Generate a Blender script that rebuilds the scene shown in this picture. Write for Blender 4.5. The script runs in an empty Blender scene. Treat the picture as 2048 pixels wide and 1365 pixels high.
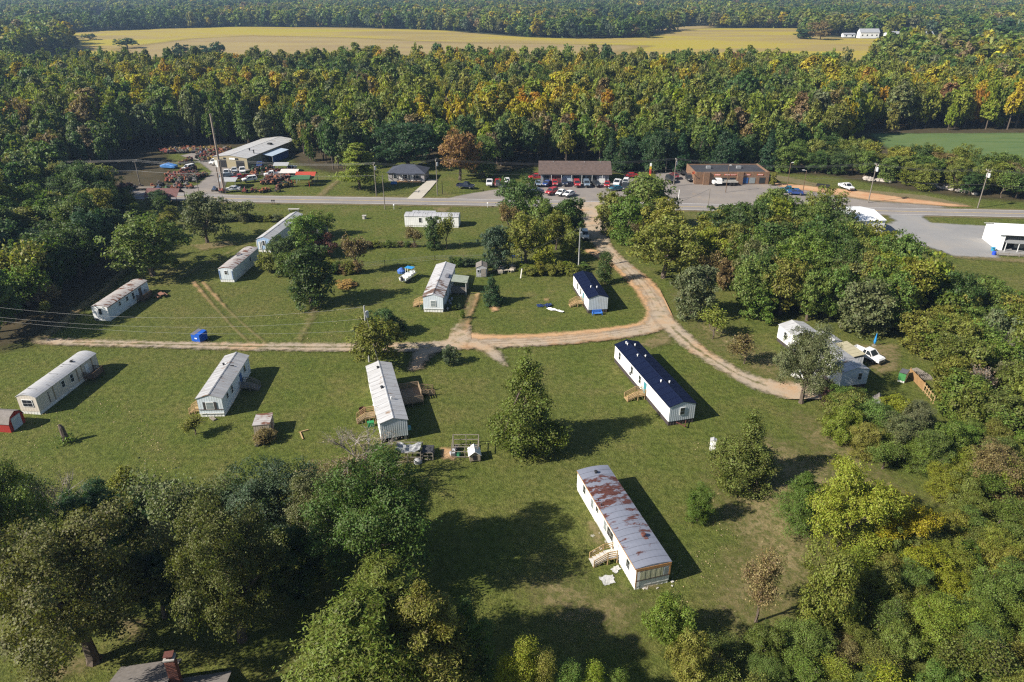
import bpy, math, random
import numpy as np
from mathutils import Vector, Matrix
random.seed(7)
R = math.radians
scene = bpy.context.scene
C = scene.collection

# ------------------------------------------------------------------ camera
CF, CP, CH = 1440.0, R(26.6), 60.0           # focal length in photo pixels, pitch below the horizon, height
cam_d = bpy.data.cameras.new('camera'); cam = bpy.data.objects.new('camera', cam_d); C.objects.link(cam)
cam_d.sensor_width = 36.0; cam_d.lens = 36.0 * CF / 2048.0
cam_d.clip_start = 0.5; cam_d.clip_end = 12000
cam.location = (0, 0, CH); cam.rotation_euler = (R(90) - CP, 0, 0)
scene.camera = cam

# ------------------------------------------------------------------ light
SUN_AZ, SUN_EL = R(202), R(35.5)             # direction towards the sun, counter-clockwise from +X
world = bpy.data.worlds.new('World'); scene.world = world; world.use_nodes = True
wn = world.node_tree; wn.nodes.clear()
sky = wn.nodes.new('ShaderNodeTexSky'); sky.sky_type = 'NISHITA'; sky.sun_disc = False
sky.sun_elevation = SUN_EL; sky.sun_rotation = R(90) - SUN_AZ
sky.air_density = 1.0; sky.dust_density = 0.6; sky.ozone_density = 1.2
bg = wn.nodes.new('ShaderNodeBackground'); bg.inputs[1].default_value = 0.062
wo = wn.nodes.new('ShaderNodeOutputWorld')
wn.links.new(sky.outputs[0], bg.inputs[0]); wn.links.new(bg.outputs[0], wo.inputs[0])
sun_d = bpy.data.lights.new('sun', 'SUN'); sun_d.energy = 5.0; sun_d.angle = R(0.53); sun_d.color = (1.0, 0.93, 0.82)
sun = bpy.data.objects.new('sun', sun_d); C.objects.link(sun)
sdir = Vector((math.cos(SUN_AZ) * math.cos(SUN_EL), math.sin(SUN_AZ) * math.cos(SUN_EL), math.sin(SUN_EL)))
sun.rotation_euler = sdir.to_track_quat('Z', 'Y').to_euler(); sun.location = (-60, 0, 200)
vs = scene.view_settings
vs.view_transform = 'Standard'; vs.look = 'None'; vs.exposure = 0.88; vs.gamma = 1.0; vs.use_curve_mapping = False
cy = scene.cycles
cy.max_bounces = 8; cy.diffuse_bounces = 3; cy.glossy_bounces = 2; cy.transmission_bounces = 2
cy.volume_bounces = 0; cy.transparent_max_bounces = 10; cy.use_denoising = False; cy.filter_width = 1.25
cy.use_adaptive_sampling = True; cy.adaptive_threshold = 0.01
cy.sample_clamp_indirect = 2.0; cy.caustics_reflective = False; cy.caustics_refractive = False

# ------------------------------------------------------------------ survey helpers: photo pixel -> ground position
def ray(px, py):
    x = px - 1024.0; y = 682.5 - py
    return np.array([x, CF * math.cos(CP) + y * math.sin(CP), -CF * math.sin(CP) + y * math.cos(CP)])
def G(px, py, z=0.0):
    d = ray(px, py); t = (CH - z) / -d[2]
    return (float(d[0] * t), float(d[1] * t))
def hgt(bx, by, ty):
    """height of something standing at pixel (bx,by) whose top shows at row ty"""
    gx, gy = G(bx, by); d = ray(bx, ty)
    return CH + d[2] * gy / d[1]
def mpp(bx, by):
    """metres per photo pixel (across) at a ground pixel"""
    gx, gy = G(bx, by)
    return (gy * math.cos(CP) + CH * math.sin(CP)) / CF
def poly_px(pts): return [G(*p) for p in pts]
def inside(pt, poly):
    x, y = pt; c = False; n = len(poly); j = n - 1
    for i in range(n):
        xi, yi = poly[i]; xj, yj = poly[j]
        if (yi > y) != (yj > y) and x < (xj - xi) * (y - yi) / (yj - yi) + xi: c = not c
        j = i
    return c

# ------------------------------------------------------------------ materials
def lin(r, g, b):
    f = lambda c: (c / 255) / 12.92 if c / 255 <= 0.04045 else ((c / 255 + 0.055) / 1.055) ** 2.4
    return (f(r), f(g), f(b))
def nodes_of(m):
    m.use_nodes = True
    return m.node_tree
class NT:
    def __init__(s, m):
        s.m = m; s.t = nodes_of(m); s.t.nodes.clear()
        s.out = s.t.nodes.new('ShaderNodeOutputMaterial')
    def n(s, kind, **kw):
        nd = s.t.nodes.new(kind)
        for k, v in kw.items(): setattr(nd, k, v)
        return nd
    def l(s, a, b): s.t.links.new(a, b)
    def noise(s, vec, scale, detail=4, rough=0.6):
        n = s.n('ShaderNodeTexNoise'); n.inputs['Scale'].default_value = scale
        n.inputs['Detail'].default_value = detail; n.inputs['Roughness'].default_value = rough
        if vec is not None: s.l(vec, n.inputs['Vector'])
        return n.outputs['Fac']
    def ramp(s, fac, stops, interp='LINEAR'):
        r = s.n('ShaderNodeValToRGB'); e = r.color_ramp.elements; r.color_ramp.interpolation = interp
        while len(e) < len(stops): e.new(0.5)
        for i, (p, c) in enumerate(stops):
            e[i].position = p; e[i].color = (*c, 1) if not isinstance(c, (int, float)) else (c, c, c, 1)
        s.l(fac, r.inputs[0]); return r.outputs[0]
    def mix(s, fac, a, b, blend='MIX'):
        m = s.n('ShaderNodeMix', data_type='RGBA', blend_type=blend)
        if isinstance(fac, (int, float)): m.inputs[0].default_value = fac
        else: s.l(fac, m.inputs[0])
        for sock, v in ((m.inputs[6], a), (m.inputs[7], b)):
            if isinstance(v, tuple): sock.default_value = (*v, 1)
            else: s.l(v, sock)
        return m.outputs[2]
    def math(s, op, a, b=None, clamp=False):
        m = s.n('ShaderNodeMath', operation=op, use_clamp=clamp)
        for sock, v in ((m.inputs[0], a), (m.inputs[1], b)):
            if v is None: continue
            if isinstance(v, (int, float)): sock.default_value = v
            else: s.l(v, sock)
        return m.outputs[0]
    def bsdf(s, col, rough=0.8, metal=0.0, bump=None, bstr=0.3, bdist=0.05, spec=0.3):
        b = s.n('ShaderNodeBsdfPrincipled')
        if isinstance(col, tuple): b.inputs['Base Color'].default_value = (*col, 1)
        else: s.l(col, b.inputs['Base Color'])
        if isinstance(rough, (int, float)): b.inputs['Roughness'].default_value = rough
        else: s.l(rough, b.inputs['Roughness'])
        b.inputs['Metallic'].default_value = metal
        b.inputs['Specular IOR Level'].default_value = spec
        if bump is not None:
            bp = s.n('ShaderNodeBump'); bp.inputs['Strength'].default_value = bstr; bp.inputs['Distance'].default_value = bdist
            s.l(bump, bp.inputs['Height']); s.l(bp.outputs[0], b.inputs['Normal'])
        return b.outputs[0]
    def done(s, sh): s.l(sh, s.out.inputs['Surface']); return s.m
    def objco(s): return s.n('ShaderNodeTexCoord').outputs['Object']
MATS = {}
def mat(name, col, rough=0.7, var=0.12, scale=1.5, metal=0.0, spec=0.3, dirt=None, bump=0.0):
    """paint / wood / metal: a base colour broken by two scales of noise and optional dirt"""
    if name in MATS: return MATS[name]
    t = NT(bpy.data.materials.new(name)); co = t.objco()
    n1 = t.noise(co, scale, 5); n2 = t.noise(co, scale * 9, 3)
    a = tuple(max(0, c * (1 - var)) for c in col); b = tuple(min(0.95, c * (1 + var)) for c in col)
    c = t.ramp(n1, [(0.3, a), (0.7, b)])
    c = t.mix(t.math('MULTIPLY', n2, 0.25), c, tuple(x * 0.6 for x in col))
    if dirt:
        f = t.ramp(t.noise(co, scale * 0.6, 6, 0.7), [(0.52, 0.0), (0.68, 1.0)])
        c = t.mix(t.math('MULTIPLY', f, dirt[1]), c, dirt[0])
    MATS[name] = t.done(t.bsdf(c, rough, metal, n2 if bump else None, bump, 0.02, spec))
    return MATS[name]
def tinted(name, rough=0.35, metal=0.0, var=0.08, spec=0.5):
    """takes the colour of the object that wears it (paint of cars, tractors)"""
    if name in MATS: return MATS[name]
    t = NT(bpy.data.materials.new(name)); oi = t.n('ShaderNodeObjectInfo')
    n = t.noise(t.objco(), 2.0, 4)
    c = t.mix(t.math('MULTIPLY', n, var * 3), oi.outputs['Color'], (0.12, 0.1, 0.08))
    MATS[name] = t.done(t.bsdf(c, rough, metal, spec=spec)); return MATS[name]

def grass_colour(t, co):
    big = t.noise(co, 0.018, 4, 0.55); mid = t.noise(co, 0.13, 6, 0.72); fine = t.noise(co, 1.15, 5, 0.7); tiny = t.noise(co, 4.5, 3, 0.7)
    c = t.ramp(mid, [(0.30, (0.092, 0.128, 0.024)), (0.47, (0.140, 0.162, 0.036)), (0.57, (0.165, 0.168, 0.045)), (0.70, (0.215, 0.185, 0.068))])
    mp = t.n('ShaderNodeMapping'); mp.inputs['Rotation'].default_value[2] = 0.35; mp.inputs['Scale'].default_value = (0.05, 0.75, 1); t.l(co, mp.inputs[0])
    c = t.mix(t.math('MULTIPLY', t.noise(mp.outputs[0], 1.0, 3, 0.5), 0.30), c, (0.062, 0.088, 0.018))
    dry = t.ramp(big, [(0.46, 0.0), (0.72, 1.0)])
    c = t.mix(t.math('MULTIPLY', dry, 0.42), c, (0.185, 0.155, 0.066))
    tuft = t.ramp(fine, [(0.36, 0.0), (0.60, 1.0)])
    c = t.mix(tuft, t.mix(0.72, c, (0.034, 0.048, 0.008)), c)
    pale = t.ramp(t.noise(co, 0.85, 6, 0.85), [(0.58, 0.0), (0.70, 1.0)])
    c = t.mix(t.math('MULTIPLY', pale, 0.5), c, (0.29, 0.235, 0.125))
    worn = t.ramp(t.noise(co, 0.055, 6, 0.72), [(0.58, 0.0), (0.70, 1.0)])
    c = t.mix(t.math('MULTIPLY', worn, 0.5), c, (0.215, 0.17, 0.08))
    c = t.mix(t.math('MULTIPLY', t.ramp(tiny, [(0.42, 0.0), (0.6, 1.0)]), 0.6), c, (0.040, 0.052, 0.010))
    return c, t.math('ADD', t.math('MULTIPLY', fine, 0.7), t.math('MULTIPLY', tiny, 0.4))
def m_grass():
    t = NT(bpy.data.materials.new('lawn')); co = t.objco()
    c, h = grass_colour(t, co)
    return t.done(t.bsdf(c, 0.95, bump=h, bstr=0.8, bdist=0.5, spec=0.08))
def sheet_mat(name, stops, scale=0.15, fine=2.2, soft=(-0.4, 0.5), amp=1.2, ascale=0.6, rough=0.95, bstr=0.3, bdist=0.08, speck=None, stretch=None, cover=1.0):
    """ground sheet: colour from noise; its rim frays out over what lies below (attribute 'edge' = metres inside the rim)"""
    t = NT(bpy.data.materials.new(name)); co = t.objco(); cc = co
    if stretch:
        mp = t.n('ShaderNodeMapping'); mp.inputs['Rotation'].default_value[2] = stretch[0]; mp.inputs['Scale'].default_value = (stretch[1], stretch[2], 1)
        t.l(co, mp.inputs[0]); cc = mp.outputs[0]
    n1 = t.noise(cc, scale, 6, 0.62); n2 = t.noise(co, fine, 4, 0.7)
    c = t.ramp(t.math('ADD', t.math('MULTIPLY', n1, 0.75), t.math('MULTIPLY', n2, 0.25)), stops)
    c = t.mix(t.math('MULTIPLY', n2, 0.35), c, tuple(x * 0.55 for x in stops[0][1]))
    if speck:
        f = t.ramp(t.noise(co, speck[1], 5, 0.7), [(speck[2], 0.0), (speck[2] + 0.1, 1.0)])
        c = t.mix(t.math('MULTIPLY', f, speck[3]), c, speck[0])
    sh = t.bsdf(c, rough, bump=n2, bstr=bstr, bdist=bdist, spec=0.12)
    at = t.n('ShaderNodeAttribute', attribute_name='edge')
    e = t.math('ADD', at.outputs['Fac'], t.math('MULTIPLY', t.math('SUBTRACT', t.noise(co, ascale, 6, 0.75), 0.5), amp * 2))
    mr = t.n('ShaderNodeMapRange', interpolation_type='SMOOTHSTEP')
    mr.inputs['From Min'].default_value = soft[0]; mr.inputs['From Max'].default_value = soft[1]
    mr.inputs['To Max'].default_value = cover
    t.l(e, mr.inputs['Value'])
    mx = t.n('ShaderNodeMixShader'); tr = t.n('ShaderNodeBsdfTransparent')
    t.l(mr.outputs[0], mx.inputs[0]); t.l(tr.outputs[0], mx.inputs[1]); t.l(sh, mx.inputs[2])
    return t.done(mx.outputs[0])

def leaf_mat(name, instanced=False, trans=0.48):
    t = NT(bpy.data.materials.new(name))
    if instanced:
        at = t.n('ShaderNodeAttribute', attribute_name='tint', attribute_type='INSTANCER'); base = at.outputs['Color']
    else:
        base = t.n('ShaderNodeObjectInfo').outputs['Color']
    g = t.n('ShaderNodeNewGeometry'); rnd = g.outputs['Random Per Island']
    hs = t.n('ShaderNodeHueSaturation')
    t.l(base, hs.inputs['Color'])
    t.l(t.math('ADD', t.math('MULTIPLY', rnd, 0.05), 0.475), hs.inputs['Hue'])
    t.l(t.math('ADD', t.math('MULTIPLY', rnd, 0.95), 0.52), hs.inputs['Value'])
    hs.inputs['Saturation'].default_value = 1.10
    nz = t.noise(t.objco(), 0.45, 3)
    warm = t.ramp(nz, [(0.52, 0.0), (0.75, 1.0)])
    c = t.mix(t.math('MULTIPLY', warm, 0.28), hs.outputs[0], t.mix(1.0, hs.outputs[0], (1.5, 1.2, 0.7), 'MULTIPLY'))
    d = t.bsdf(c, 0.6, spec=0.25)
    tl = t.n('ShaderNodeBsdfTranslucent'); t.l(t.mix(1.0, c, (0.74, 0.80, 0.40), 'MULTIPLY'), tl.inputs[0])
    mx = t.n('ShaderNodeAddShader')          # a leaf reflects about as much as it lets through
    t.l(d, mx.inputs[0]); t.l(tl.outputs[0], mx.inputs[1])
    return t.done(mx.outputs[0])
LEAF = leaf_mat('leaves'); LEAF_FAR = leaf_mat('leaves_far', True)
BARK = mat('bark', (0.11, 0.085, 0.065), 0.95, 0.35, 3.0, bump=0.4)
BARK_PALE = mat('bark_pale', (0.26, 0.235, 0.21), 0.95, 0.3, 3.0)

# ------------------------------------------------------------------ mesh helpers
class MB:
    def __init__(s): s.v = []; s.f = []; s.m = []
    def add(s, vs_, fs, mi=0):
        o = len(s.v); s.v += [tuple(v) for v in vs_]; s.f += [tuple(o + i for i in f) for f in fs]; s.m += [mi] * len(fs); return s
    def box(s, c, d, rz=0.0, mi=0, taper=1.0):
        cx, cy_, cz = c; hx, hy, hz = d[0] / 2, d[1] / 2, d[2] / 2; ca, sa = math.cos(rz), math.sin(rz); vs_ = []
        for z, k in ((-hz, 1.0), (hz, taper)):
            for x, y in ((-hx, -hy), (hx, -hy), (hx, hy), (-hx, hy)):
                x *= k; y *= k; vs_.append((cx + x * ca - y * sa, cy_ + x * sa + y * ca, cz + z))
        return s.add(vs_, [(3, 2, 1, 0), (4, 5, 6, 7), (0, 1, 5, 4), (1, 2, 6, 5), (2, 3, 7, 6), (3, 0, 4, 7)], mi)
    def beam(s, p, q, w, h=None, mi=0):
        h = h or w; p = Vector(p); q = Vector(q); d = (q - p).normalized()
        u = d.cross(Vector((0, 0, 1)));
        if u.length < 1e-4: u = Vector((1, 0, 0))
        u.normalize(); n = u.cross(d); vs_ = []
        for c in (p, q):
            for a, b in ((-1, -1), (1, -1), (1, 1), (-1, 1)): vs_.append(c + u * a * w / 2 + n * b * h / 2)
        return s.add(vs_, [(3, 2, 1, 0), (4, 5, 6, 7), (0, 1, 5, 4), (1, 2, 6, 5), (2, 3, 7, 6), (3, 0, 4, 7)], mi)
    def tube(s, pts, rad, n=6, mi=0, cap=True):
        pts = [Vector(p) for p in pts]; rings = []; o = []
        for i, p in enumerate(pts):
            d = (pts[min(i + 1, len(pts) - 1)] - pts[max(i - 1, 0)]).normalized()
            u = d.cross(Vector((0, 0, 1)))
            if u.length < 0.05: u = d.cross(Vector((0, 1, 0)))
            u.normalize(); w = d.cross(u)
            r = rad[i] if isinstance(rad, (list, tuple)) else rad
            for k in range(n):
                a = 2 * math.pi * k / n; o.append(p + (u * math.cos(a) + w * math.sin(a)) * r)
        fs = []
        for i in range(len(pts) - 1):
            for k in range(n):
                a = i * n + k; b = i * n + (k + 1) % n; fs.append((a, a + n, b + n, b))
        if cap: fs += [tuple(range(n)), tuple(range((len(pts) - 1) * n, len(pts) * n))[::-1]]
        return s.add(o, fs, mi)
    def wheel(s, c, r, w, axis='x', n=14, mi=0):
        d = Vector((w / 2, 0, 0)) if axis == 'x' else Vector((0, w / 2, 0)); c = Vector(c)
        return s.tube([c - d, c - d * 0.8, c + d * 0.8, c + d], [r * 0.86, r, r, r * 0.86], n, mi)
    def prism(s, prof, x0, x1, mi=0, inset=0.0):
        """profile in (y,z), extruded along x; inset pulls the two end caps in for a rounded side"""
        n = len(prof); cy_ = sum(p[0] for p in prof) / n; cz = sum(p[1] for p in prof) / n; rows = []
        xs = [(x0, 1 - inset), (x0 + inset * 0.7, 1.0), (x1 - inset * 0.7, 1.0), (x1, 1 - inset)] if inset else [(x0, 1), (x1, 1)]
        for x, k in xs: rows += [(x, cy_ + (y - cy_) * k, cz + (z - cz) * k) for y, z in prof]
        fs = [tuple(range(n))[::-1], tuple(range((len(xs) - 1) * n, len(xs) * n))]
        for i in range(len(xs) - 1):
            for k in range(n):
                a = i * n + k; b = i * n + (k + 1) % n; fs.append((a, b, b + n, a + n))
        return s.add(rows, fs, mi)
    def mesh(s, name, mats):
        me = bpy.data.meshes.new(name); me.from_pydata(s.v, [], s.f)
        for m in (mats if isinstance(mats, (list, tuple)) else [mats]): me.materials.append(m)
        if any(s.m): me.polygons.foreach_set('material_index', s.m)
        me.update(); return me
def link(name, me, parent=None, loc=None, rz=0.0, color=None):
    o = bpy.data.objects.new(name, me); C.objects.link(o)
    if parent: o.parent = parent
    if loc: o.location = loc
    if rz: o.rotation_euler = (0, 0, rz)
    if color: o.color = (*color, 1)
    return o
def part(name, mb, m, parent, **kw): return link(name, mb.mesh(name, m), parent, **kw)
def tag(o, label, cat, group=None, kind=None):
    if label: o['label'] = label
    if cat: o['category'] = cat
    if group: o['group'] = group
    if kind: o['kind'] = kind
    return o
def thing(name, label, cat, loc=(0, 0, 0), rz=0.0, group=None):
    o = bpy.data.objects.new(name, None); C.objects.link(o); o.empty_display_size = 0.5
    o.location = loc; o.rotation_euler = (0, 0, rz); return tag(o, label, cat, group)
def solo(name, mb, m, label, cat, loc=(0, 0, 0), rz=0.0, group=None, color=None):
    return tag(link(name, mb.mesh(name, m), None, loc, rz, color), label, cat, group)
def struct(o, kind='structure'): o['kind'] = kind; return o
def numpy_quads(name, V, m):
    """V: (n,4,3) array -> mesh of n separate quads"""
    n = len(V); me = bpy.data.meshes.new(name)
    me.vertices.add(n * 4); me.vertices.foreach_set('co', V.reshape(-1).astype(np.float32))
    me.loops.add(n * 4); me.loops.foreach_set('vertex_index', np.arange(n * 4, dtype=np.int32))
    me.polygons.add(n); me.polygons.foreach_set('loop_start', np.arange(0, n * 4, 4, dtype=np.int32))
    me.polygons.foreach_set('loop_total', np.full(n, 4, dtype=np.int32))
    me.materials.append(m); me.update(calc_edges=True); return me

# ------------------------------------------------------------------ ground
LAWN = m_grass()
gm = MB(); gm.add([(-5000, -200, 0), (5000, -200, 0), (5000, 5200, 0), (-5000, 5200, 0)], [(0, 1, 2, 3)])
ground = struct(link('ground', gm.mesh('ground', LAWN)))

def seg_dist(P, pts, widths=None):
    """distance from grid points P (n,2) to a polyline minus its half width"""
    best = np.full(len(P), 1e9)
    for i in range(len(pts) - 1):
        a = np.array(pts[i]); b = np.array(pts[i + 1]); d = b - a; L2 = max(float(d @ d), 1e-9)
        t = np.clip(((P - a) @ d) / L2, 0, 1); q = a + t[:, None] * d
        w = widths[i] + (widths[i + 1] - widths[i]) * t if widths else 0
        best = np.minimum(best, np.hypot(*(P - q).T) - w)
    return best
def poly_dist(P, poly):
    d = seg_dist(P, list(poly) + [poly[0]]); x, y = P.T; ins = np.zeros(len(P), bool); n = len(poly); j = n - 1
    for i in range(n):
        xi, yi = poly[i]; xj, yj = poly[j]
        if yi != yj: ins ^= ((yi > y) != (yj > y)) & (x < (xj - xi) * (y - yi) / (yj - yi) + xi)
        j = i
    return np.where(ins, -d, d)
LAYER = [0]
def sheet(name, m, fn, pts, res, margin=1.5, label=None):
    LAYER[0] += 1; z = 0.006 * LAYER[0]
    xs = [p[0] for p in pts]; ys = [p[1] for p in pts]
    x0, x1, y0, y1 = min(xs) - margin - res, max(xs) + margin + res, min(ys) - margin - res, max(ys) + margin + res
    nx = int((x1 - x0) / res) + 2; ny = int((y1 - y0) / res) + 2
    gx, gy = np.meshgrid(x0 + np.arange(nx) * res, y0 + np.arange(ny) * res, indexing='ij')
    P = np.stack([gx.ravel(), gy.ravel()], 1); sd = fn(P)
    idx = np.arange(nx * ny).reshape(nx, ny); keep = (sd < margin).reshape(nx, ny)
    q = keep[:-1, :-1] | keep[1:, :-1] | keep[1:, 1:] | keep[:-1, 1:]
    F = np.stack([idx[:-1, :-1][q], idx[1:, :-1][q], idx[1:, 1:][q], idx[:-1, 1:][q]], 1)
    used, inv = np.unique(F, return_inverse=True); F = inv.reshape(-1, 4)
    me = bpy.data.meshes.new(name)
    me.from_pydata(np.column_stack([P[used], np.full(len(used), z)]).tolist(), [], F.tolist())
    at = me.attributes.new('edge', 'FLOAT', 'POINT'); at.data.foreach_set('value', (-sd[used]).astype(np.float32))
    me.materials.append(m); me.update(); o = link(name, me); struct(o)
    if label: o['label'] = label
    return o
def area(name, m, px, res=1.0, margin=1.5, world_pts=None):
    pts = world_pts or poly_px(px); return sheet(name, m, lambda P: poly_dist(P, pts), pts, res, margin)
def track(name, m, px, w, res=0.6, margin=1.2):
    pts = poly_px(px); ws = w if isinstance(w, (list, tuple)) else [w] * len(pts)
    # round the corners
    for _ in range(2):
        q = [pts[0]]; qw = [ws[0]]
        for i in range(len(pts) - 1):
            a, b = pts[i], pts[i + 1]
            for k in (0.25, 0.75): q.append((a[0] + (b[0] - a[0]) * k, a[1] + (b[1] - a[1]) * k)); qw.append(ws[i] + (ws[i + 1] - ws[i]) * k)
        q.append(pts[-1]); qw.append(ws[-1]); pts, ws = q, qw
    return sheet(name, m, lambda P: seg_dist(P, pts, [x / 2 for x in ws]), pts, res, margin)

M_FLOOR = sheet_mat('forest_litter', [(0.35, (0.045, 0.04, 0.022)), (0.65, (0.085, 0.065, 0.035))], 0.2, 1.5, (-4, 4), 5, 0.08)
M_DRY = sheet_mat('dry_grass', [(0.3, (0.18, 0.155, 0.065)), (0.5, (0.27, 0.215, 0.105)), (0.7, (0.34, 0.27, 0.15))], 0.6, 2.4, (-3, 6), 7.0, 0.2, cover=0.8, speck=((0.105, 0.115, 0.032), 1.1, 0.46, 0.85), bstr=.6, bdist=.3)
M_LUSH = sheet_mat('green_grass', [(0.3, (0.070, 0.108, 0.022)), (0.7, (0.108, 0.138, 0.033))], 0.3, 1.3, (-4, 6), 6.0, 0.12, cover=0.45)
M_GRAVEL = sheet_mat('gravel', [(0.3, (0.30, 0.26, 0.215)), (0.5, (0.40, 0.315, 0.225)), (0.66, (0.45, 0.275, 0.145))], 0.16, 3.0, (-0.5, 1.0), 1.7, 0.8, speck=((0.15, 0.13, 0.06), 0.45, 0.53, 0.6))
M_DIRT = sheet_mat('orange_dirt', [(0.3, (0.44, 0.25, 0.12)), (0.6, (0.50, 0.33, 0.19))], 0.3, 3.0, (-0.4, 0.9), 1.3, 0.55)
M_FAINT = sheet_mat('worn_track', [(0.3, (0.22, 0.17, 0.085)), (0.7, (0.34, 0.26, 0.145))], 0.4, 2.5, (-0.4, 1.4), 1.7, 0.7, cover=0.6, speck=((0.10, 0.11, 0.03), 1.2, 0.5, 0.8))
M_LONG = sheet_mat('faint_rut', [(0.3, (0.27, 0.20, 0.10)), (0.7, (0.40, 0.29, 0.16))], 0.5, 2.5, (-0.25, 0.35), 0.5, 0.4, cover=0.36)
M_STRIP = sheet_mat('grass_strip', [(0.3, (0.10, 0.11, 0.03)), (0.7, (0.17, 0.155, 0.06))], 0.6, 2.5, (-0.15, 0.5), 0.8, 0.9, cover=0.75)
M_RUT = sheet_mat('wheel_rut', [(0.3, (0.24, 0.19, 0.14)), (0.7, (0.34, 0.25, 0.17))], 0.5, 2.5, (-0.1, 0.4), 0.5, 0.7, cover=0.5)
M_ASPH = sheet_mat('asphalt', [(0.3, (0.215, 0.20, 0.195)), (0.7, (0.275, 0.255, 0.245))], 0.12, 2.5, (-0.15, 0.1), 0.15, 0.8, speck=((0.12, 0.11, 0.11), 0.25, 0.6, 0.35))
M_LOT = sheet_mat('old_asphalt', [(0.3, (0.17, 0.155, 0.145)), (0.5, (0.24, 0.215, 0.195)), (0.7, (0.31, 0.27, 0.225))], 0.1, 1.5, (-0.6, 0.6), 0.9, 0.3, speck=((0.34, 0.25, 0.16), 0.15, 0.6, 0.5))
M_GREYLOT = sheet_mat('grey_gravel', [(0.3, (0.21, 0.21, 0.215)), (0.5, (0.265, 0.26, 0.255)), (0.7, (0.32, 0.29, 0.255))], 0.1, 2.0, (-0.8, 0.8), 1.2, 0.4)
M_CONC = sheet_mat('concrete', [(0.3, (0.40, 0.37, 0.31)), (0.7, (0.50, 0.46, 0.40))], 0.3, 2.0, (-0.1, 0.15), 0.2, 0.8)
M_RED = sheet_mat('red_dirt', [(0.3, (0.46, 0.22, 0.11)), (0.6, (0.50, 0.34, 0.20))], 0.25, 2.0, (-1.0, 1.2), 1.5, 0.35)
M_PAINT_W = sheet_mat('road_white', [(0.3, (0.62, 0.6, 0.57)), (0.7, (0.72, 0.7, 0.66))], 0.5, 2, (-0.02, 0.02), 0.05, 2)
M_PAINT_Y = sheet_mat('road_yellow', [(0.3, (0.5, 0.36, 0.12)), (0.7, (0.6, 0.42, 0.15))], 0.5, 2, (-0.02, 0.02), 0.05, 2)
M_FIELD = sheet_mat('crop_field', [(0.36, (0.24, 0.19, 0.06)), (0.46, (0.30, 0.225, 0.085)), (0.53, (0.36, 0.29, 0.035)), (0.68, (0.28, 0.265, 0.03))], 0.0045, 0.25, (-4, 4), 5, 0.05, stretch=(0.03, 0.7, 2.6), bstr=0.1)
M_TAN = sheet_mat('stubble_field', [(0.36, (0.26, 0.19, 0.095)), (0.62, (0.33, 0.26, 0.095))], 0.006, 0.3, (-14, 14), 12, 0.05, stretch=(0.03, 1, 5), bstr=0.1)
M_GREEN = sheet_mat('green_field', [(0.36, (0.075, 0.125, 0.045)), (0.5, (0.105, 0.155, 0.055)), (0.62, (0.125, 0.165, 0.06))], 0.05, 0.5, (-2, 2), 3, 0.1, stretch=(0.2, 1, 5), bstr=0.1)

# far fields and the litter below the woods
FIELD = poly_px([(105, 67), (300, 58.5), (480, 54), (700, 56), (880, 61), (960, 68), (1050, 75), (1150, 78), (1260, 76.5), (1310, 69), (1390, 57), (1600, 57), (1600, 72), (1710, 77), (1860, 80), (1845, 100), (1700, 125), (1000, 128), (450, 125), (330, 150), (200, 128), (140, 90)])
FIELD2 = poly_px([(148, 47), (215, 36), (310, 31), (330, 36), (220, 44), (230, 54), (190, 57)])
FIELD3 = poly_px([(1200, 50), (1265, 47), (1262, 66), (1235, 70), (1190, 60)])
CLEAR = poly_px([(368, 124), (440, 124), (436, 150), (400, 158)])
FIELD5 = poly_px([(300, 21), (440, 17), (450, 20), (320, 25)])
FIELD6 = poly_px([(560, 13.5), (760, 11), (770, 13), (600, 16)])
FIELD7 = poly_px([(1500, 33), (1580, 31), (1590, 35), (1510, 38)])
GFIELD = poly_px([(1735, 268), (2200, 266), (2250, 350), (2080, 350), (1830, 318), (1780, 300)])
FIELD4 = poly_px([(1230, 56), (1420, 52), (1420, 57), (1300, 62)])
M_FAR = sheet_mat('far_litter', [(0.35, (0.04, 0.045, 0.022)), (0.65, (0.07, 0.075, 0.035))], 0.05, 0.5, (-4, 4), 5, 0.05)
WOODS_FRONT = poly_px([(0, 700), (60, 690), (130, 640), (190, 590), (250, 540), (235, 480), (225, 400), (238, 384), (330, 378), (345, 330), (315, 300), (420, 296), (560, 296), (600, 330), (690, 350), (780, 318), (880, 322), (1000, 345), (1080, 330), (1220, 345), (1390, 343), (1540, 343), (1660, 352), (1720, 362), (1800, 378), (1900, 390), (2048, 404)])
woods = WOODS_FRONT + [(330, 235), (440, 560), (-620, 560), (-420, 250), (-190, 100)]
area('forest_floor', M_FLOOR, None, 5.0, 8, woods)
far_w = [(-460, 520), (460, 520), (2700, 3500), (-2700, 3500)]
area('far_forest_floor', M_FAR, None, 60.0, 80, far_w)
area('crop_field', M_FIELD, None, 12.0, 14, FIELD)
area('mown_strip', M_TAN, [(235, 98), (380, 78), (500, 72), (700, 76), (900, 86), (1100, 88), (1300, 92), (1100, 128), (450, 125), (330, 150)], 12.0, 20)
area('stubble_field', M_TAN, None, 12.0, 14, FIELD2)
area('pasture', M_GREEN, None, 8.0, 10, FIELD3)
area('far_field', M_TAN, None, 8.0, 10, FIELD4)
for f_ in (FIELD5, FIELD6, FIELD7): area('far_field', M_TAN, None, 14.0, 16, f_)
area('clearing', M_GREEN, None, 6.0, 8, CLEAR)
area('green_field', M_GREEN, None, 5.0, 7, GFIELD)
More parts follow.
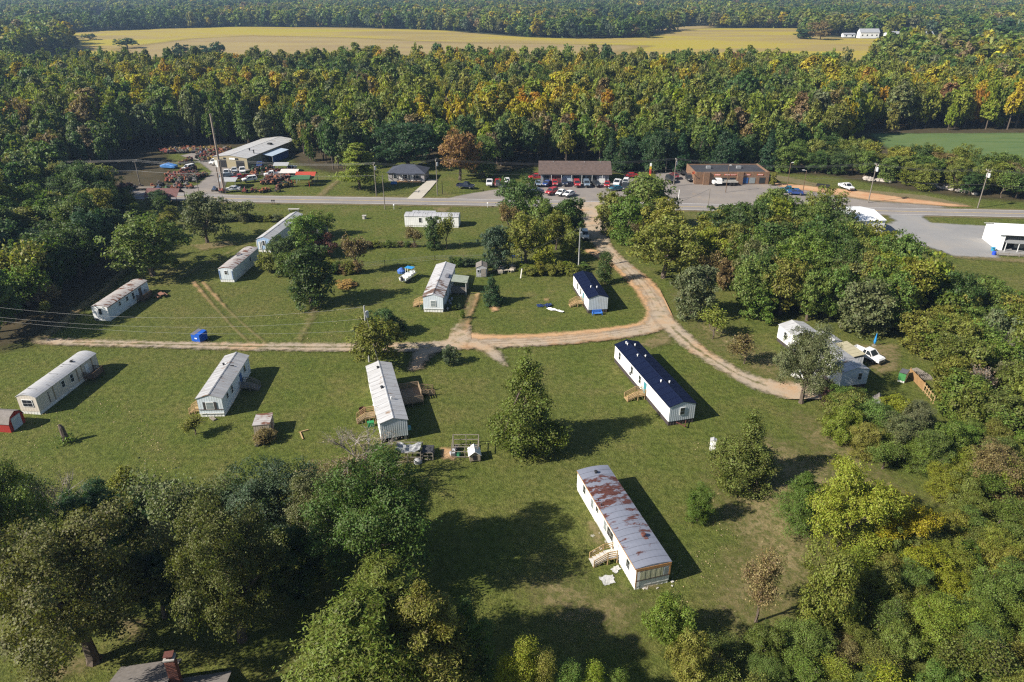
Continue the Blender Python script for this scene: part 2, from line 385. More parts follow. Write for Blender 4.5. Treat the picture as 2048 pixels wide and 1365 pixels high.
# grass variation around the homes
area('dry_grass', M_DRY, [(1480, 870), (1640, 900), (1720, 960), (1650, 1100), (1600, 1220), (1480, 1260), (1400, 1200), (1480, 1110), (1440, 1010), (1420, 930)], 1.0, 5)
area('dry_grass', M_DRY, [(1100, 1130), (1180, 1180), (1290, 1200), (1260, 1290), (1120, 1260), (1040, 1180)], 1.0, 5)
area('dry_grass', M_DRY, [(1590, 820), (1700, 860), (1780, 960), (1830, 990), (1800, 1010), (1700, 960), (1600, 870)], 1.0, 4)
area('dry_grass', M_DRY, [(1370, 560), (1420, 640), (1600, 740), (1560, 770), (1400, 680), (1340, 590)], 1.0, 4)
area('dry_grass', M_DRY, [(1380, 430), (1450, 430), (1440, 500), (1390, 520), (1370, 470)], 1.0, 4)
# highway
ROAD_PX = [(-260, 379), (0, 386), (236, 391.5), (479, 398.8), (740, 402.5), (1000, 406.5), (1250, 412), (1500, 417.5), (1750, 423), (2048, 429), (2400, 437)]
rp = poly_px(ROAD_PX)
def offset_line(pts, d):
    out = []
    for i, p in enumerate(pts):
        a = pts[max(i - 1, 0)]; b = pts[min(i + 1, len(pts) - 1)]; n = np.array([-(b[1] - a[1]), b[0] - a[0]]); n = n / np.hypot(*n)
        out.append((p[0] + n[0] * d, p[1] + n[1] * d))
    return out
M_VERGE = sheet_mat('verge', [(0.3, (0.20, 0.165, 0.09)), (0.7, (0.30, 0.24, 0.14))], 0.3, 2.0, (-0.8, 1.0), 1.2, 0.3, cover=0.6)
sheet('road_verge', M_VERGE, lambda P: seg_dist(P, rp, [5.0] * len(rp)), rp, 1.2, 2)
area('store_parking_lot', M_LOT, [(890, 399), (930, 390), (985, 381), (1040, 373), (1062, 366), (1215, 369), (1268, 352), (1300, 356), (1300, 378), (1268, 388), (1215, 406), (1100, 409)], 0.8, 2)
area('brick_store_lot', M_LOT, [(1318, 412), (1312, 346), (1392, 344), (1400, 369), (1540, 368), (1575, 372), (1645, 383), (1724, 395), (1820, 407), (1900, 416), (1800, 420), (1600, 416)], 0.8, 2)
area('tractor_yard', M_LOT, [(228, 391), (240, 381), (330, 377), (395, 372), (425, 345), (395, 322), (360, 312), (400, 304), (440, 312), (500, 340), (470, 352), (452, 365), (440, 388), (520, 396), (380, 396)], 0.8, 2)
area('dirt_lot', M_VERGE, [(1640, 378), (1720, 380), (1850, 392), (1940, 412), (1900, 414), (1750, 405), (1660, 392)], 0.8, 2)
area('red_dirt', M_RED, [(1540, 366), (1600, 371), (1700, 381), (1820, 398), (1945, 414), (1900, 414), (1740, 401), (1640, 386), (1560, 375)], 0.8, 2)
area('dirt_path', M_VERGE, [(1535, 350), (1560, 352), (1650, 371), (1630, 375), (1550, 362)], 0.8, 2)
area('gravel_lot', M_GREYLOT, [(1772, 428), (1850, 429), (1844, 436), (1862, 447), (1967, 453), (2100, 455), (2100, 512), (1992, 512), (2000, 519), (1910, 514), (1860, 496), (1800, 482), (1700, 480), (1700, 455), (1770, 452), (1793, 443), (1780, 436)], 0.8, 2)
area('gravel_edge', M_FAINT, [(1905, 512), (2100, 520), (2100, 532), (1905, 518)], 0.8, 2)
sheet('highway', M_ASPH, lambda P: seg_dist(P, rp, [3.7] * len(rp)), rp, 1.0, 0.4)
for d, m_, w_, nm in ((3.2, M_PAINT_W, 0.09, 'edge_line'), (-3.2, M_PAINT_W, 0.09, 'edge_line'), (0.14, M_PAINT_Y, 0.07, 'centre_line'), (-0.14, M_PAINT_Y, 0.07, 'centre_line')):
    ln = offset_line(rp, d); b = MB(); z = 0.006 * (LAYER[0] + 2)
    L1, L2 = offset_line(ln, w_), offset_line(ln, -w_)
    vs_ = [(p[0], p[1], z) for p in L1] + [(p[0], p[1], z) for p in L2]; n = len(L1)
    b.add(vs_, [(i, n + i, n + i + 1, i + 1) for i in range(n - 1)])
    b_m = mat('line_white', (0.62, 0.60, 0.56), 0.8, 0.2, 0.6) if m_ is M_PAINT_W else mat('line_yellow', (0.55, 0.40, 0.13), 0.8, 0.2, 0.6)
    struct(link(nm, b.mesh(nm, b_m)))
LAYER[0] += 3
area('concrete_drive', M_CONC, [(813, 399.5), (842, 399.5), (862, 378), (876, 361), (857, 360), (836, 378)], 0.6, 1)
area('field_drive', M_FAINT, [(628, 394), (650, 394), (672, 372), (695, 352), (685, 351), (660, 368)], 0.6, 1)
area('dirt_patch', M_FAINT, [(862, 416), (905, 416), (893, 428), (872, 424)], 0.6, 1)
area('dirt_patch', M_FAINT, [(380, 492), (460, 482), (480, 490), (400, 505)], 0.6, 1)
area('dirt_patch', M_FAINT, [(478, 484), (520, 478), (510, 486)], 0.6, 1)
area('dirt_patch', M_DIRT, [(980, 612), (997, 611), (996, 622), (982, 627)], 0.4, 1)
area('dirt_patch', M_DIRT, [(1087, 600), (1096, 598), (1094, 607), (1088, 606)], 0.3, 1)
area('dirt_patch', M_FAINT, [(1165, 1050), (1200, 1040), (1225, 1090), (1190, 1100)], 0.4, 1)
area('dirt_patch', M_FAINT, [(1280, 1165), (1330, 1160), (1320, 1180), (1290, 1186)], 0.4, 1)
area('dirt_patch', M_FAINT, [(795, 912), (838, 912), (832, 926), (800, 928)], 0.4, 1)
area('dirt_patch', M_DIRT, [(885, 899), (907, 899), (910, 921), (888, 921)], 0.4, 0.6)
area('dirt_patch', M_FAINT, [(745, 838), (760, 836), (762, 850), (748, 856)], 0.4, 0.8)
area('dirt_patch', M_FAINT, [(1270, 690), (1330, 660), (1350, 690), (1300, 700)], 0.6, 1)
area('dirt_patch', M_FAINT, [(1690, 690), (1800, 690), (1800, 740), (1760, 760), (1700, 700)], 0.8, 1.5)
area('leaf_litter', M_FAINT, [(70, 1325), (160, 1310), (180, 1345), (100, 1375)], 0.5, 1.5)
area('leaf_litter', M_FAINT, [(240, 1235), (300, 1240), (290, 1290), (230, 1290)], 0.5, 1.5)
track('dirt_drive', M_DIRT, [(1182, 505), (1225, 522), (1262, 548), (1295, 582), (1316, 615), (1322, 636), (1300, 656), (1240, 668), (1100, 682), (985, 686), (930, 680)], [3.5, 4.5, 5.5, 5.8, 5.8, 5.5, 5, 5.2, 5.2, 5.5, 5.0])
track('gravel_drive', M_GRAVEL, [(1176, 411), (1184, 440), (1193, 470), (1206, 497), (1240, 528), (1272, 555), (1298, 586), (1318, 618), (1322, 640), (1306, 657), (1260, 668), (1180, 677), (1080, 686), (985, 690), (920, 691), (850, 697), (760, 698), (640, 697), (500, 696), (380, 693), (250, 690), (150, 688), (80, 684)], [9, 6.5, 5.5, 4.5, 4, 3.6, 3.6, 4.2, 4.6, 4.2, 3.8, 3.6, 3.6, 4, 4.6, 4.0, 3.6, 3.4, 3.0, 2.8, 2.6, 2.6, 2.4])
track('gravel_drive', M_GRAVEL, [(1318, 632), (1345, 660), (1390, 700), (1432, 727), (1484, 757), (1540, 778), (1610, 790)], [4.5, 4, 3.6, 3.4, 3.4, 5, 7])
track('grass_strip', M_STRIP, [(860, 697.5), (760, 698.3), (640, 697.3), (500, 696.3), (380, 693.2), (250, 690.2), (150, 688.2)], 0.7, 0.3, 0.5)
track('grass_strip', M_STRIP, [(1345, 660), (1390, 700), (1432, 727), (1484, 757), (1530, 774)], 0.6, 0.3, 0.5)
for dy in (-2.2, 2.4): track('wheel_rut', M_RUT, [(1300, 655 + dy), (1180, 676 + dy), (1080, 685 + dy), (985, 689 + dy), (900, 693 + dy)], 0.5, 0.3, 0.4)
for dx in (-5, 5): track('wheel_rut', M_RUT, [(1206 + dx, 497), (1240 + dx, 528), (1272 + dx * 1.2, 555), (1298 + dx * 1.4, 586), (1316 + dx * 1.5, 618)], 0.5, 0.3, 0.4)
track('gravel_drive', M_GRAVEL, [(915, 690), (922, 670), (926, 655)], [6, 4, 3])
for dx in (-6, 7): track('wheel_track', M_DIRT if dx > 0 else M_FAINT, [(924 + dx, 662), (930 + dx, 640), (938 + dx, 618), (950 + dx * .9, 590)], 0.8, 0.3, 0.6)
track('worn_track', M_FAINT, [(926, 660), (934, 630), (946, 598)], 2.4)
track('gravel_spur', M_GRAVEL, [(862, 698), (842, 715), (832, 738)], [4.5, 3.5, 2.5])
track('gravel_spur', M_GRAVEL, [(950, 692), (985, 705), (1010, 735)], [3.5, 3.0, 0.8])
for dx in (0, 19): track('wheel_track', M_LONG, [(390 + dx, 570), (415 + dx, 600), (440 + dx * 1.2, 630), (470 + dx * 1.5, 662), (500 + dx * 1.7, 690)], [.8, .6, .5, .45, .45], 0.2, 0.5)
for dx in (0, 19): track('wheel_track', M_DIRT, [(388 + dx, 568), (400 + dx, 583), (414 + dx * 1.1, 600), (428 + dx * 1.15, 618)], [.7, .6, .4, .2], 0.25, 0.6)
track('dirt_track', M_FAINT, [(80, 684), (120, 655), (165, 615), (205, 588), (250, 543), (262, 520)], [3, 2.6, 2.4, 2.4, 2.2, 2])
track('worn_track', M_FAINT, [(630, 610), (622, 640), (600, 680)], [2, 1.6, 1.6])
track('worn_track', M_FAINT, [(360, 560), (430, 520), (500, 490)], [1.6, 1.6, 1.2])

# ------------------------------------------------------------------ building kit
WHITE = mat('white_siding', (0.76, 0.76, 0.74), 0.55, 0.06, 0.5, dirt=((0.5, 0.47, 0.4), 0.35))
WHITE_NEW = mat('new_white_siding', (0.80, 0.80, 0.79), 0.5, 0.03, 0.5)
BLUEGREY = mat('blue_grey_siding', (0.50, 0.55, 0.60), 0.5, 0.08, 0.6, dirt=((0.42, 0.38, 0.3), 0.3))
PALEBLUE = mat('pale_blue_siding', (0.58, 0.64, 0.69), 0.5, 0.07, 0.6, dirt=((0.45, 0.42, 0.36), 0.3))
CREAM = mat('cream_siding', (0.56, 0.51, 0.44), 0.6, 0.08, 0.5, dirt=((0.4, 0.34, 0.26), 0.4))
TRIM_BROWN = mat('bare_wood_trim', (0.36, 0.19, 0.07), 0.8, 0.3, 2.5)
BAND = mat('dark_trim', (0.09, 0.07, 0.06), 0.7, 0.2, 2)
SKIRT_DARK = mat('dark_skirting', (0.055, 0.045, 0.045), 0.8, 0.2, 2)
SKIRT_WHITE = mat('white_skirting', (0.66, 0.66, 0.64), 0.6, 0.12, 1.5, dirt=((0.3, 0.26, 0.2), 0.5))
GLASS = mat('window_glass', (0.025, 0.03, 0.035), 0.12, 0.2, 1, spec=0.6)
GLASS_PALE = mat('curtained_glass', (0.22, 0.25, 0.26), 0.2, 0.2, 1, spec=0.6)
FRAME = mat('window_frame', (0.74, 0.74, 0.72), 0.5, 0.05)
SHUTTER = mat('dark_shutter', (0.05, 0.045, 0.04), 0.7)
DOOR_W = mat('white_door', (0.66, 0.67, 0.66), 0.5, 0.05)
DOOR_T = mat('teal_door', (0.05, 0.22, 0.26), 0.5, 0.05)
METALG = mat('galvanised_metal', (0.42, 0.43, 0.44), 0.45, 0.1, 3, metal=0.5)
WOOD = mat('weathered_timber', (0.27, 0.20, 0.13), 0.9, 0.25, 3)
WOOD_NEW = mat('new_timber', (0.42, 0.29, 0.145), 0.85, 0.2, 3)
WOOD_GREY = mat('grey_timber', (0.24, 0.21, 0.175), 0.9, 0.25, 3)
WOOD_DARK = mat('brown_timber', (0.13, 0.085, 0.055), 0.9, 0.25, 3)
CONCRETE = mat('concrete_block', (0.38, 0.36, 0.33), 0.9, 0.15, 3)
BLACK = mat('black_plastic', (0.02, 0.02, 0.022), 0.6, 0.1)
RUBBER = mat('tyre_rubber', (0.022, 0.022, 0.023), 0.9, 0.1)
BLUE = mat('blue_paint', (0.012, 0.085, 0.42), 0.45, 0.12, 1.5, dirt=((0.05, 0.09, 0.2), 0.4))
DARKSOIL = mat('bare_soil', (0.10, 0.065, 0.04), 0.95, 0.3, 2)
def roof_mat(name, base, dark, rust=None, ramt=0.0, streak=0.5, rough=0.5, metal=0.15, yfrom=None):
    """metal roofing: weather streaks across the panels, rust blotches; yfrom limits rust to a stretch along the roof"""
    t = NT(bpy.data.materials.new(name)); co = t.objco()
    mp = t.n('ShaderNodeMapping'); mp.inputs['Scale'].default_value = (0.35, 2.2, 0.35); t.l(co, mp.inputs[0])
    st = t.noise(mp.outputs[0], 0.9, 5, 0.7); fine = t.noise(co, 3.0, 5, 0.75)
    c = t.mix(t.ramp(st, [(0.35, 0.0), (0.7, streak)]), base, dark)
    c = t.mix(t.math('MULTIPLY', fine, 0.35), c, tuple(x * 0.72 for x in base))
    if rust:
        mp2 = t.n('ShaderNodeMapping'); mp2.inputs['Scale'].default_value = (0.55, 1.25, 0.5); t.l(co, mp2.inputs[0])
        rn = t.noise(mp2.outputs[0], 0.75, 7, 0.68)
        amt = t.math('ADD', rn, ramt)
        if yfrom:
            sep = t.n('ShaderNodeSeparateXYZ'); t.l(co, sep.inputs[0])
            mr = t.n('ShaderNodeMapRange'); mr.inputs['From Min'].default_value = yfrom[0]; mr.inputs['From Max'].default_value = yfrom[1]
            mr.inputs['To Min'].default_value = yfrom[2]; mr.inputs['To Max'].default_value = yfrom[3]
            t.l(sep.outputs[1], mr.inputs[0])
            if len(yfrom) > 4:
                mr2 = t.n('ShaderNodeMapRange'); mr2.inputs['From Min'].default_value = yfrom[4]; mr2.inputs['From Max'].default_value = yfrom[5]
                mr2.inputs['To Min'].default_value = 0; mr2.inputs['To Max'].default_value = -0.3; t.l(sep.outputs[1], mr2.inputs[0])
                amt = t.math('ADD', amt, mr2.outputs[0])
            amt = t.math('ADD', amt, mr.outputs[0])
        f = t.ramp(amt, [(0.555, 0.0), (0.61, 1.0)])
        rc = t.ramp(fine, [(0.35, tuple(x * 0.6 for x in rust)), (0.65, rust)])
        c = t.mix(f, c, rc)
    return t.done(t.bsdf(c, rough, metal, fine, 0.15, 0.02, 0.15 if rough > 0.6 else 0.3))

def frame_of(px4, z):
    """centre, rotation, half width, half length of a rectangle seen at height z: front-left, front-right, back-right, back-left"""
    P = [np.array(G(p[0], p[1], z)) for p in px4]; fl, fr, br, bl = P
    v = (bl - fl) + (br - fr); L = np.hypot(*v) / 2; v = v / np.hypot(*v)
    u = np.array([v[1], -v[0]]); W = abs(((fr - fl) + (br - bl)) @ u) / 2
    c = sum(P) / 4; return c, math.atan2(v[1], v[0]) - math.pi / 2, W / 2, L / 2
def corrugated(mb, a, b, z0, ztop, pitch=0.42, depth=0.045, out=(0, -1), mi=0):
    """one continuous ribbed sheet from a to b; ztop(s) gives the top height"""
    a = np.array(a, float); b = np.array(b, float); L = np.hypot(*(b - a)); n = max(2, int(L / pitch)); o = np.array(out); pts = []
    for i in range(n):
        for s, k in ((0.0, 0), (0.62, 0), (0.70, 1), (0.92, 1)): pts.append(((i + s) / n, k))
    pts.append((1.0, 0)); vs_ = []
    for s, k in pts:
        p = a + (b - a) * s + o * depth * k
        vs_ += [(p[0], p[1], z0), (p[0], p[1], ztop(s))]
    return mb.add(vs_, [(2 * i, 2 * i + 2, 2 * i + 3, 2 * i + 1) for i in range(len(pts) - 1)], mi)
class Home:
    def __init__(s, name, label, cat, px4, he, rise, kind='gable', wall=WHITE, front=None, roof=None, z0=0.75, over=0.22, panel=1.1, skirt=SKIRT_WHITE, pitch=0.42, group='mobile homes on the lawns', skirt_front=True, ridge=True, size=None):
        if size: c, rz, hw, hl = size
        else: c, rz, hw, hl = frame_of(px4, he)
        hw -= over; hl -= over * 0.5
        s.t = thing(name, label, cat, (c[0], c[1], 0), rz, group); s.hw, s.hl, s.he, s.rise, s.kind, s.z0 = hw, hl, he, rise, kind, z0
        s.rz = rz; s.c = c
        flat = lambda q: he - 0.03
        if kind == 'gable': gab = lambda q: he - 0.04 + rise * (1 - abs(2 * q - 1)) * 0.98
        elif kind == 'arch': gab = lambda q: he - 0.04 + rise * (1 - (2 * q - 1) ** 2)
        else: gab = flat
        front = front or wall
        for nm, a, b, zt, out, m in (('front_wall', (-hw, -hl), (hw, -hl), gab, (0, -1), front), ('back_wall', (hw, hl), (-hw, hl), gab, (0, 1), wall), ('side_wall', (-hw, hl), (-hw, -hl), flat, (-1, 0), wall), ('side_wall', (hw, -hl), (hw, hl), flat, (1, 0), wall)):
            mb = MB(); corrugated(mb, a, b, z0, zt, pitch, 0.008, out); part(nm, mb, m, s.t)
        mb = MB(); mb.box((0, 0, z0 + 0.03), (2 * hw - 0.1, 2 * hl - 0.1, 0.06)); part('floor', mb, BLACK, s.t)
        if z0 > 0.05:
            i = 0.05
            for (a, b, o) in (((-hw + i, -hl + i), (hw - i, -hl + i), (0, -1)), ((hw - i, hl - i), (-hw + i, hl - i), (0, 1)), ((-hw + i, hl - i), (-hw + i, -hl + i), (-1, 0)), ((hw - i, -hl + i), (hw - i, hl - i), (1, 0))):
                if o == (0, -1) and not skirt_front: continue
                mb = MB(); corrugated(mb, a, b, 0.0, lambda q: z0 - 0.01, 0.5, 0.02, o); part('skirting', mb, skirt, s.t)
        # roof panels, each with a raised seam
        n = max(3, int(2 * (hl + over * 0.5) / panel)); y0 = -hl - over * 0.5; dy = 2 * (hl + over * 0.5) / n; hwo = hw + over
        rnd = random.Random(sum(map(ord, label)))
        if kind == 'gable':
            sl = rise / hw; prof = [[(-hwo, he - sl * over), (0.0, he + rise)], [(0.0, he + rise), (hwo, he - sl * over)]]
        elif kind == 'arch':
            xs = np.linspace(-hwo, hwo, 9); prof = [[(float(x), he + rise * (1 - min(1.3, (x / hw) ** 2))) for x in xs]]
        else: prof = [[(-hwo, he), (hwo, he + rise)]]
        for pr in prof:
            for k in range(n):
                ya, yb = y0 + k * dy, y0 + (k + 1) * dy; j = rnd.uniform(-0.008, 0.008); mb = MB(); m = len(pr); vs_ = []
                rows = [(ya, 0.0, 0), (ya, 0.085, 1), (ya + 0.06, 0.085, 1), (ya + 0.06, 0.045, 1), (yb - 0.004, 0.045, 1), (yb - 0.004, 0.0, 0)]
                for y, dz, _ in rows: vs_ += [(x, y, z + dz + j) for x, z in pr]
                fs = []
                for r in range(len(rows)):
                    r2 = (r + 1) % len(rows)
                    for q in range(m - 1): fs.append((r * m + q, r * m + q + 1, r2 * m + q + 1, r2 * m + q))
                fs += [tuple(r * m for r in range(len(rows)))[::-1], tuple(r * m + m - 1 for r in range(len(rows)))]
                mb.add(vs_, fs); part('roof_panel', mb, roof, s.t)
        if kind == 'gable' and ridge:
            mb = MB(); w = 0.16; z = he + rise + 0.09
            mb.add([(-w, y0, z - w * rise / hw), (0, y0, z + 0.015), (w, y0, z - w * rise / hw), (-w, -y0, z - w * rise / hw), (0, -y0, z + 0.015), (w, -y0, z - w * rise / hw)], [(0, 1, 4, 3), (1, 2, 5, 4), (0, 2, 1), (3, 4, 5)])
            part('ridge_cap', mb, roof, s.t)
    def pos(s, side, t):
        """point on a wall: sides run 0 at the back to 1 at the front; front/back run 0 left to 1 right"""
        if side == 'L': return (-s.hw, s.hl - 2 * s.hl * t), (-1, 0)
        if side == 'R': return (s.hw, s.hl - 2 * s.hl * t), (1, 0)
        if side == 'F': return (-s.hw + 2 * s.hw * t, -s.hl), (0, -1)
        return (-s.hw + 2 * s.hw * t, s.hl), (0, 1)
    def slab(s, nm, side, t, w, z0, z1, m, off=0.06, th=0.05, parent=None, label=None):
        p, o = s.pos(side, t); mb = MB(); c = (p[0] + o[0] * off, p[1] + o[1] * off, (z0 + z1) / 2)
        d = (th, w, z1 - z0) if o[0] else (w, th, z1 - z0); mb.box(c, d); q = part(nm, mb, m, parent or s.t)
        if label: q['label'] = label
        return q
    def window(s, side, t, w=0.8, h=1.0, z=None, cols=1, rows=2, glass=GLASS, frame=FRAME, shutters=None):
        z = z if z is not None else s.he - 0.42 - h
        fr = s.slab('window', side, t, w + 0.14, z - 0.07, z + h + 0.07, frame, 0.055, 0.06)
        p, o = s.pos(side, t); ux, uy = (-o[1], o[0])
        for i in range(cols):
            for j in range(rows):
                pw = w / cols - 0.05; ph = h / rows - 0.05; a = (i - (cols - 1) / 2) * w / cols; zz = z + (j + 0.5) * h / rows
                mb = MB(); c = (p[0] + o[0] * 0.09 + ux * a, p[1] + o[1] * 0.09 + uy * a, zz)
                mb.box(c, (0.02, pw, ph) if o[0] else (pw, 0.02, ph)); part('pane', mb, glass, fr)
        if shutters:
            for q in (-1, 1):
                a = q * (w / 2 + 0.28); mb = MB(); c = (p[0] + o[0] * 0.07 + ux * a, p[1] + o[1] * 0.07 + uy * a, z + h / 2)
                mb.box(c, (0.05, 0.32, h + 0.1) if o[0] else (0.32, 0.05, h + 0.1)); part('shutter', mb, shutters, s.t)
    def door(s, side, t, w=0.86, h=1.95, m=DOOR_W):
        d = s.slab('door', side, t, w, s.z0 + 0.08, s.z0 + 0.08 + h, m, 0.065, 0.05)
        p, o = s.pos(side, t); mb = MB(); mb.box((p[0] + o[0] * 0.13 + -o[1] * w * .38, p[1] + o[1] * 0.13 + o[0] * w * .38, s.z0 + 1.05), (0.08, 0.08, 0.08)); part('handle', mb, METALG, d)
    def roof_z(s, x):
        if s.kind == 'gable': return s.he + s.rise * (1 - abs(x) / s.hw)
        if s.kind == 'arch': return s.he + s.rise * (1 - (x / s.hw) ** 2)
        return s.he + s.rise * 0.5
    def vent(s, x, y, r=0.1, h=0.35, m=None, cap=True):
        z = s.roof_z(x); mb = MB(); mb.tube([(x, y, z - 0.05), (x, y, z + h)], r, 8)
        if cap: mb.tube([(x, y, z + h), (x, y, z + h + 0.1)], [r * 1.6, r * 1.2], 8)
        part('roof_vent', mb, m or METALG, s.t)
    def hatch(s, x, y, w, l, h, m):
        z = s.roof_z(x); mb = MB(); mb.box((x, y, z + h / 2 + 0.02), (w, l, h), taper=0.85); part('roof_hatch', mb, m, s.t)
    def world(s, x, y, z=0.0):
        ca, sa = math.cos(s.rz), math.sin(s.rz); return (s.c[0] + x * ca - y * sa, s.c[1] + x * sa + y * ca, z)
def steps(home, side, t, label, m=WOOD_NEW, tread=None, zf=0.85, w=1.3, run=1.5, land=1.3, group='timber porch steps', turn=None):
    """landing with posts and rails, flight of treads leading away from the wall"""
    p, o = home.pos(side, t); wx, wy, _ = home.world(p[0] + o[0] * 0.12, p[1] + o[1] * 0.12)
    ang = home.rz + math.atan2(o[1], o[0]) - math.pi / 2                  # local +Y points away from the wall
    k = thing('porch_steps', label, 'steps', (wx, wy, 0), ang, group); tread = tread or m; h = w / 2
    nb = 6
    for i in range(nb):
        mb = MB(); mb.box((0, land * (i + 0.5) / nb, zf - 0.02), (w, land / nb - 0.02, 0.04)); part('board', mb, tread, k)
    for x in (-h, h):
        mb = MB(); mb.box((x, land / 2, zf - 0.13), (0.05, land, 0.16)); part('joist', mb, m, k)
    n = 4
    for i in range(n):
        y = land + run * (i + 0.5) / n; z = zf * (1 - (i + 1) / (n + 1)); mb = MB(); mb.box((0, y, z), (w, run / n + 0.04, 0.05)); part('tread', mb, tread, k)
    for x in (-h + 0.05, h - 0.05):
        mb = MB(); mb.beam((x, land, zf - 0.1), (x, land + run, 0.05), 0.05, 0.22); part('stringer', mb, m, k)
    for x in (-h, h):
        for y, z in ((0.08, zf), (land - 0.05, zf), (land + run - 0.1, 0.12)):
            mb = MB(); mb.box((x, y, (z + 0.95) / 2), (0.1, 0.1, z + 0.95)); part('post', mb, m, k)
        for dz in (0.92, 0.62, 0.32):
            mb = MB(); mb.beam((x, 0.05, zf + dz), (x, land - 0.05, zf + dz), 0.05, 0.12); part('rail', mb, m, k)
            mb = MB(); mb.beam((x, land - 0.05, zf + dz), (x, land + run - 0.1, 0.1 + dz), 0.05, 0.12); part('rail', mb, m, k)
    return k
def deck(home, side, t, label, w, d, zf=0.75, m=WOOD, rails=('l', 'r', 'f'), gap=None, group='timber decks', roof=None):
    p, o = home.pos(side, t); wx, wy, _ = home.world(p[0] + o[0] * 0.12, p[1] + o[1] * 0.12); ang = home.rz + math.atan2(o[1], o[0]) - math.pi / 2
    k = thing('deck', label, 'deck', (wx, wy, 0), ang, group); n = int(d / 0.3); h = w / 2
    for i in range(n):
        mb = MB(); mb.box((0, d * (i + 0.5) / n, zf - 0.02), (w, d / n - 0.025, 0.045)); part('board', mb, m, k)
    for x in np.linspace(-h + 0.05, h - 0.05, 4):
        mb = MB(); mb.box((x, d / 2, zf - 0.13), (0.06, d, 0.16)); part('joist', mb, m, k)
    top = zf + 0.95 if not roof else None
    def run(a, b):
        L = math.hypot(b[0] - a[0], b[1] - a[1]); q = max(1, int(L / 1.5))
        for i in range(q + 1):
            s_ = i / q; mb = MB(); mb.box((a[0] + (b[0] - a[0]) * s_, a[1] + (b[1] - a[1]) * s_, (zf + 0.98) / 2), (0.1, 0.1, zf + 0.98)); part('post', mb, m, k)
        for dz in (0.95, 0.68, 0.40, 0.14):
            mb = MB(); mb.beam((*a, zf + dz), (*b, zf + dz), 0.06, 0.14); part('rail', mb, m, k)
    if 'l' in rails: run((-h, 0.1), (-h, d))
    if 'r' in rails: run((h, 0.1), (h, d))
    if 'f' in rails: run((-h, d), (h if gap is None else h - gap, d))
    if roof:
        rz_, rm = roof
        for x in (-h, h):
            for y in (0.1, d): mb = MB(); mb.box((x, y, rz_ / 2), (0.12, 0.12, rz_)); part('roof_post', mb, DOOR_W, k)
        q = 4
        for i in range(q):
            mb = MB(); x = -h - 0.2 + (w + 0.4) * (i + 0.5) / q
            vs_ = []; ww = (w + 0.4) / q / 2 - 0.01
            for xx in (x - ww, x + ww):
                for y, z in ((-0.1, rz_ + 0.35), (d + 0.3, rz_)): vs_ += [(xx, y, z), (xx, y, z + 0.07)]
            mb.add(vs_, [(0, 2, 3, 1), (4, 5, 7, 6), (1, 3, 7, 5), (0, 4, 6, 2), (0, 1, 5, 4), (2, 6, 7, 3)]); part('roof_panel', mb, rm, k)
    return k

# ------------------------------------------------------------------ the mobile homes
RUST = (0.115, 0.044, 0.034)
R_RUST = roof_mat('rusty_silver_roof', (0.215, 0.23, 0.285), (0.155, 0.17, 0.215), RUST, 0.0, 0.6, 0.55, 0.1, (-9.5, 7, -0.05, 0.13, 6.2, 8.2))
R_WHITE = roof_mat('white_metal_roof', (0.52, 0.52, 0.525), (0.30, 0.29, 0.28), (0.30, 0.20, 0.13), -0.05, 0.75)
R_WHITE2 = roof_mat('pale_metal_roof', (0.47, 0.47, 0.475), (0.25, 0.24, 0.235), (0.27, 0.16, 0.10), -0.04, 0.85)
R_GREY = roof_mat('grey_coated_roof', (0.47, 0.47, 0.48), (0.28, 0.28, 0.29), (0.14, 0.13, 0.12), -0.05, 0.6)
R_RUSTW = roof_mat('rust_streaked_white_roof', (0.46, 0.435, 0.42), (0.32, 0.275, 0.25), (0.19, 0.085, 0.05), 0.03, 0.7)
R_PORCH = roof_mat('patched_metal_roof', (0.54, 0.54, 0.55), (0.28, 0.25, 0.235), (0.20, 0.125, 0.09), 0.0, 0.6, 0.5, 0.15, (-7, 3, 0.12, -0.08))
R_NAVY = roof_mat('navy_metal_roof', (0.003, 0.007, 0.028), (0.005, 0.010, 0.036), None, 0, 0.5, 0.7, 0.0)
R_BROWNSH = mat('brown_shingles', (0.105, 0.076, 0.066), 0.95, 0.25, 1.2)
R_GREYSH = mat('grey_shingles', (0.20, 0.18, 0.165), 0.95, 0.2, 3.0, bump=0.3)
R_BLUESH = mat('slate_blue_shingles', (0.055, 0.062, 0.085), 0.9, 0.2, 1.5)
R_MAROON = mat('maroon_metal', (0.12, 0.055, 0.05), 0.6, 0.2, 1.5)

h = Home('mobile_home', 'long white mobile home with rust-patched silver roof and brown trim, nearest the camera', 'mobile home', [(1271, 1140), (1345, 1124), (1216, 932), (1153, 940)], 3.1, 0.2, 'arch', WHITE_NEW, None, R_RUST, 0.45, 0.12, 1.0, SKIRT_WHITE, 0.9)
for t_, w_, hh, g_, c_ in ((.15, .8, 1.15, GLASS, 1), (.30, .75, 1.3, GLASS_PALE, 1), (.385, .8, .7, GLASS, 1), (.53, .85, 1.35, GLASS_PALE, 1), (.615, 1.7, 1.25, GLASS, 2), (.895, .85, 1.2, GLASS, 1)): h.window('L', t_, w_, hh, None, c_, 2, g_)
h.door('L', .72)
h.slab('fascia', 'L', .5, 2 * h.hl, 2.92, 3.12, TRIM_BROWN, 0.09, 0.06, label='orange-brown timber fascia')
for k in range(9): h.slab('board', 'F', .15 + .075 * k, .27, 1.45, 2.62, mat('yellow_board', (0.46, 0.45, 0.30), 0.8, 0.12, 2), 0.075 + 0.012 * (k % 2), 0.03)
h.slab('window', 'F', .86, .5, 1.45, 2.62, FRAME, 0.06, 0.04); h.slab('pane', 'F', .86, .4, 1.52, 2.55, GLASS_PALE, 0.09, 0.02)
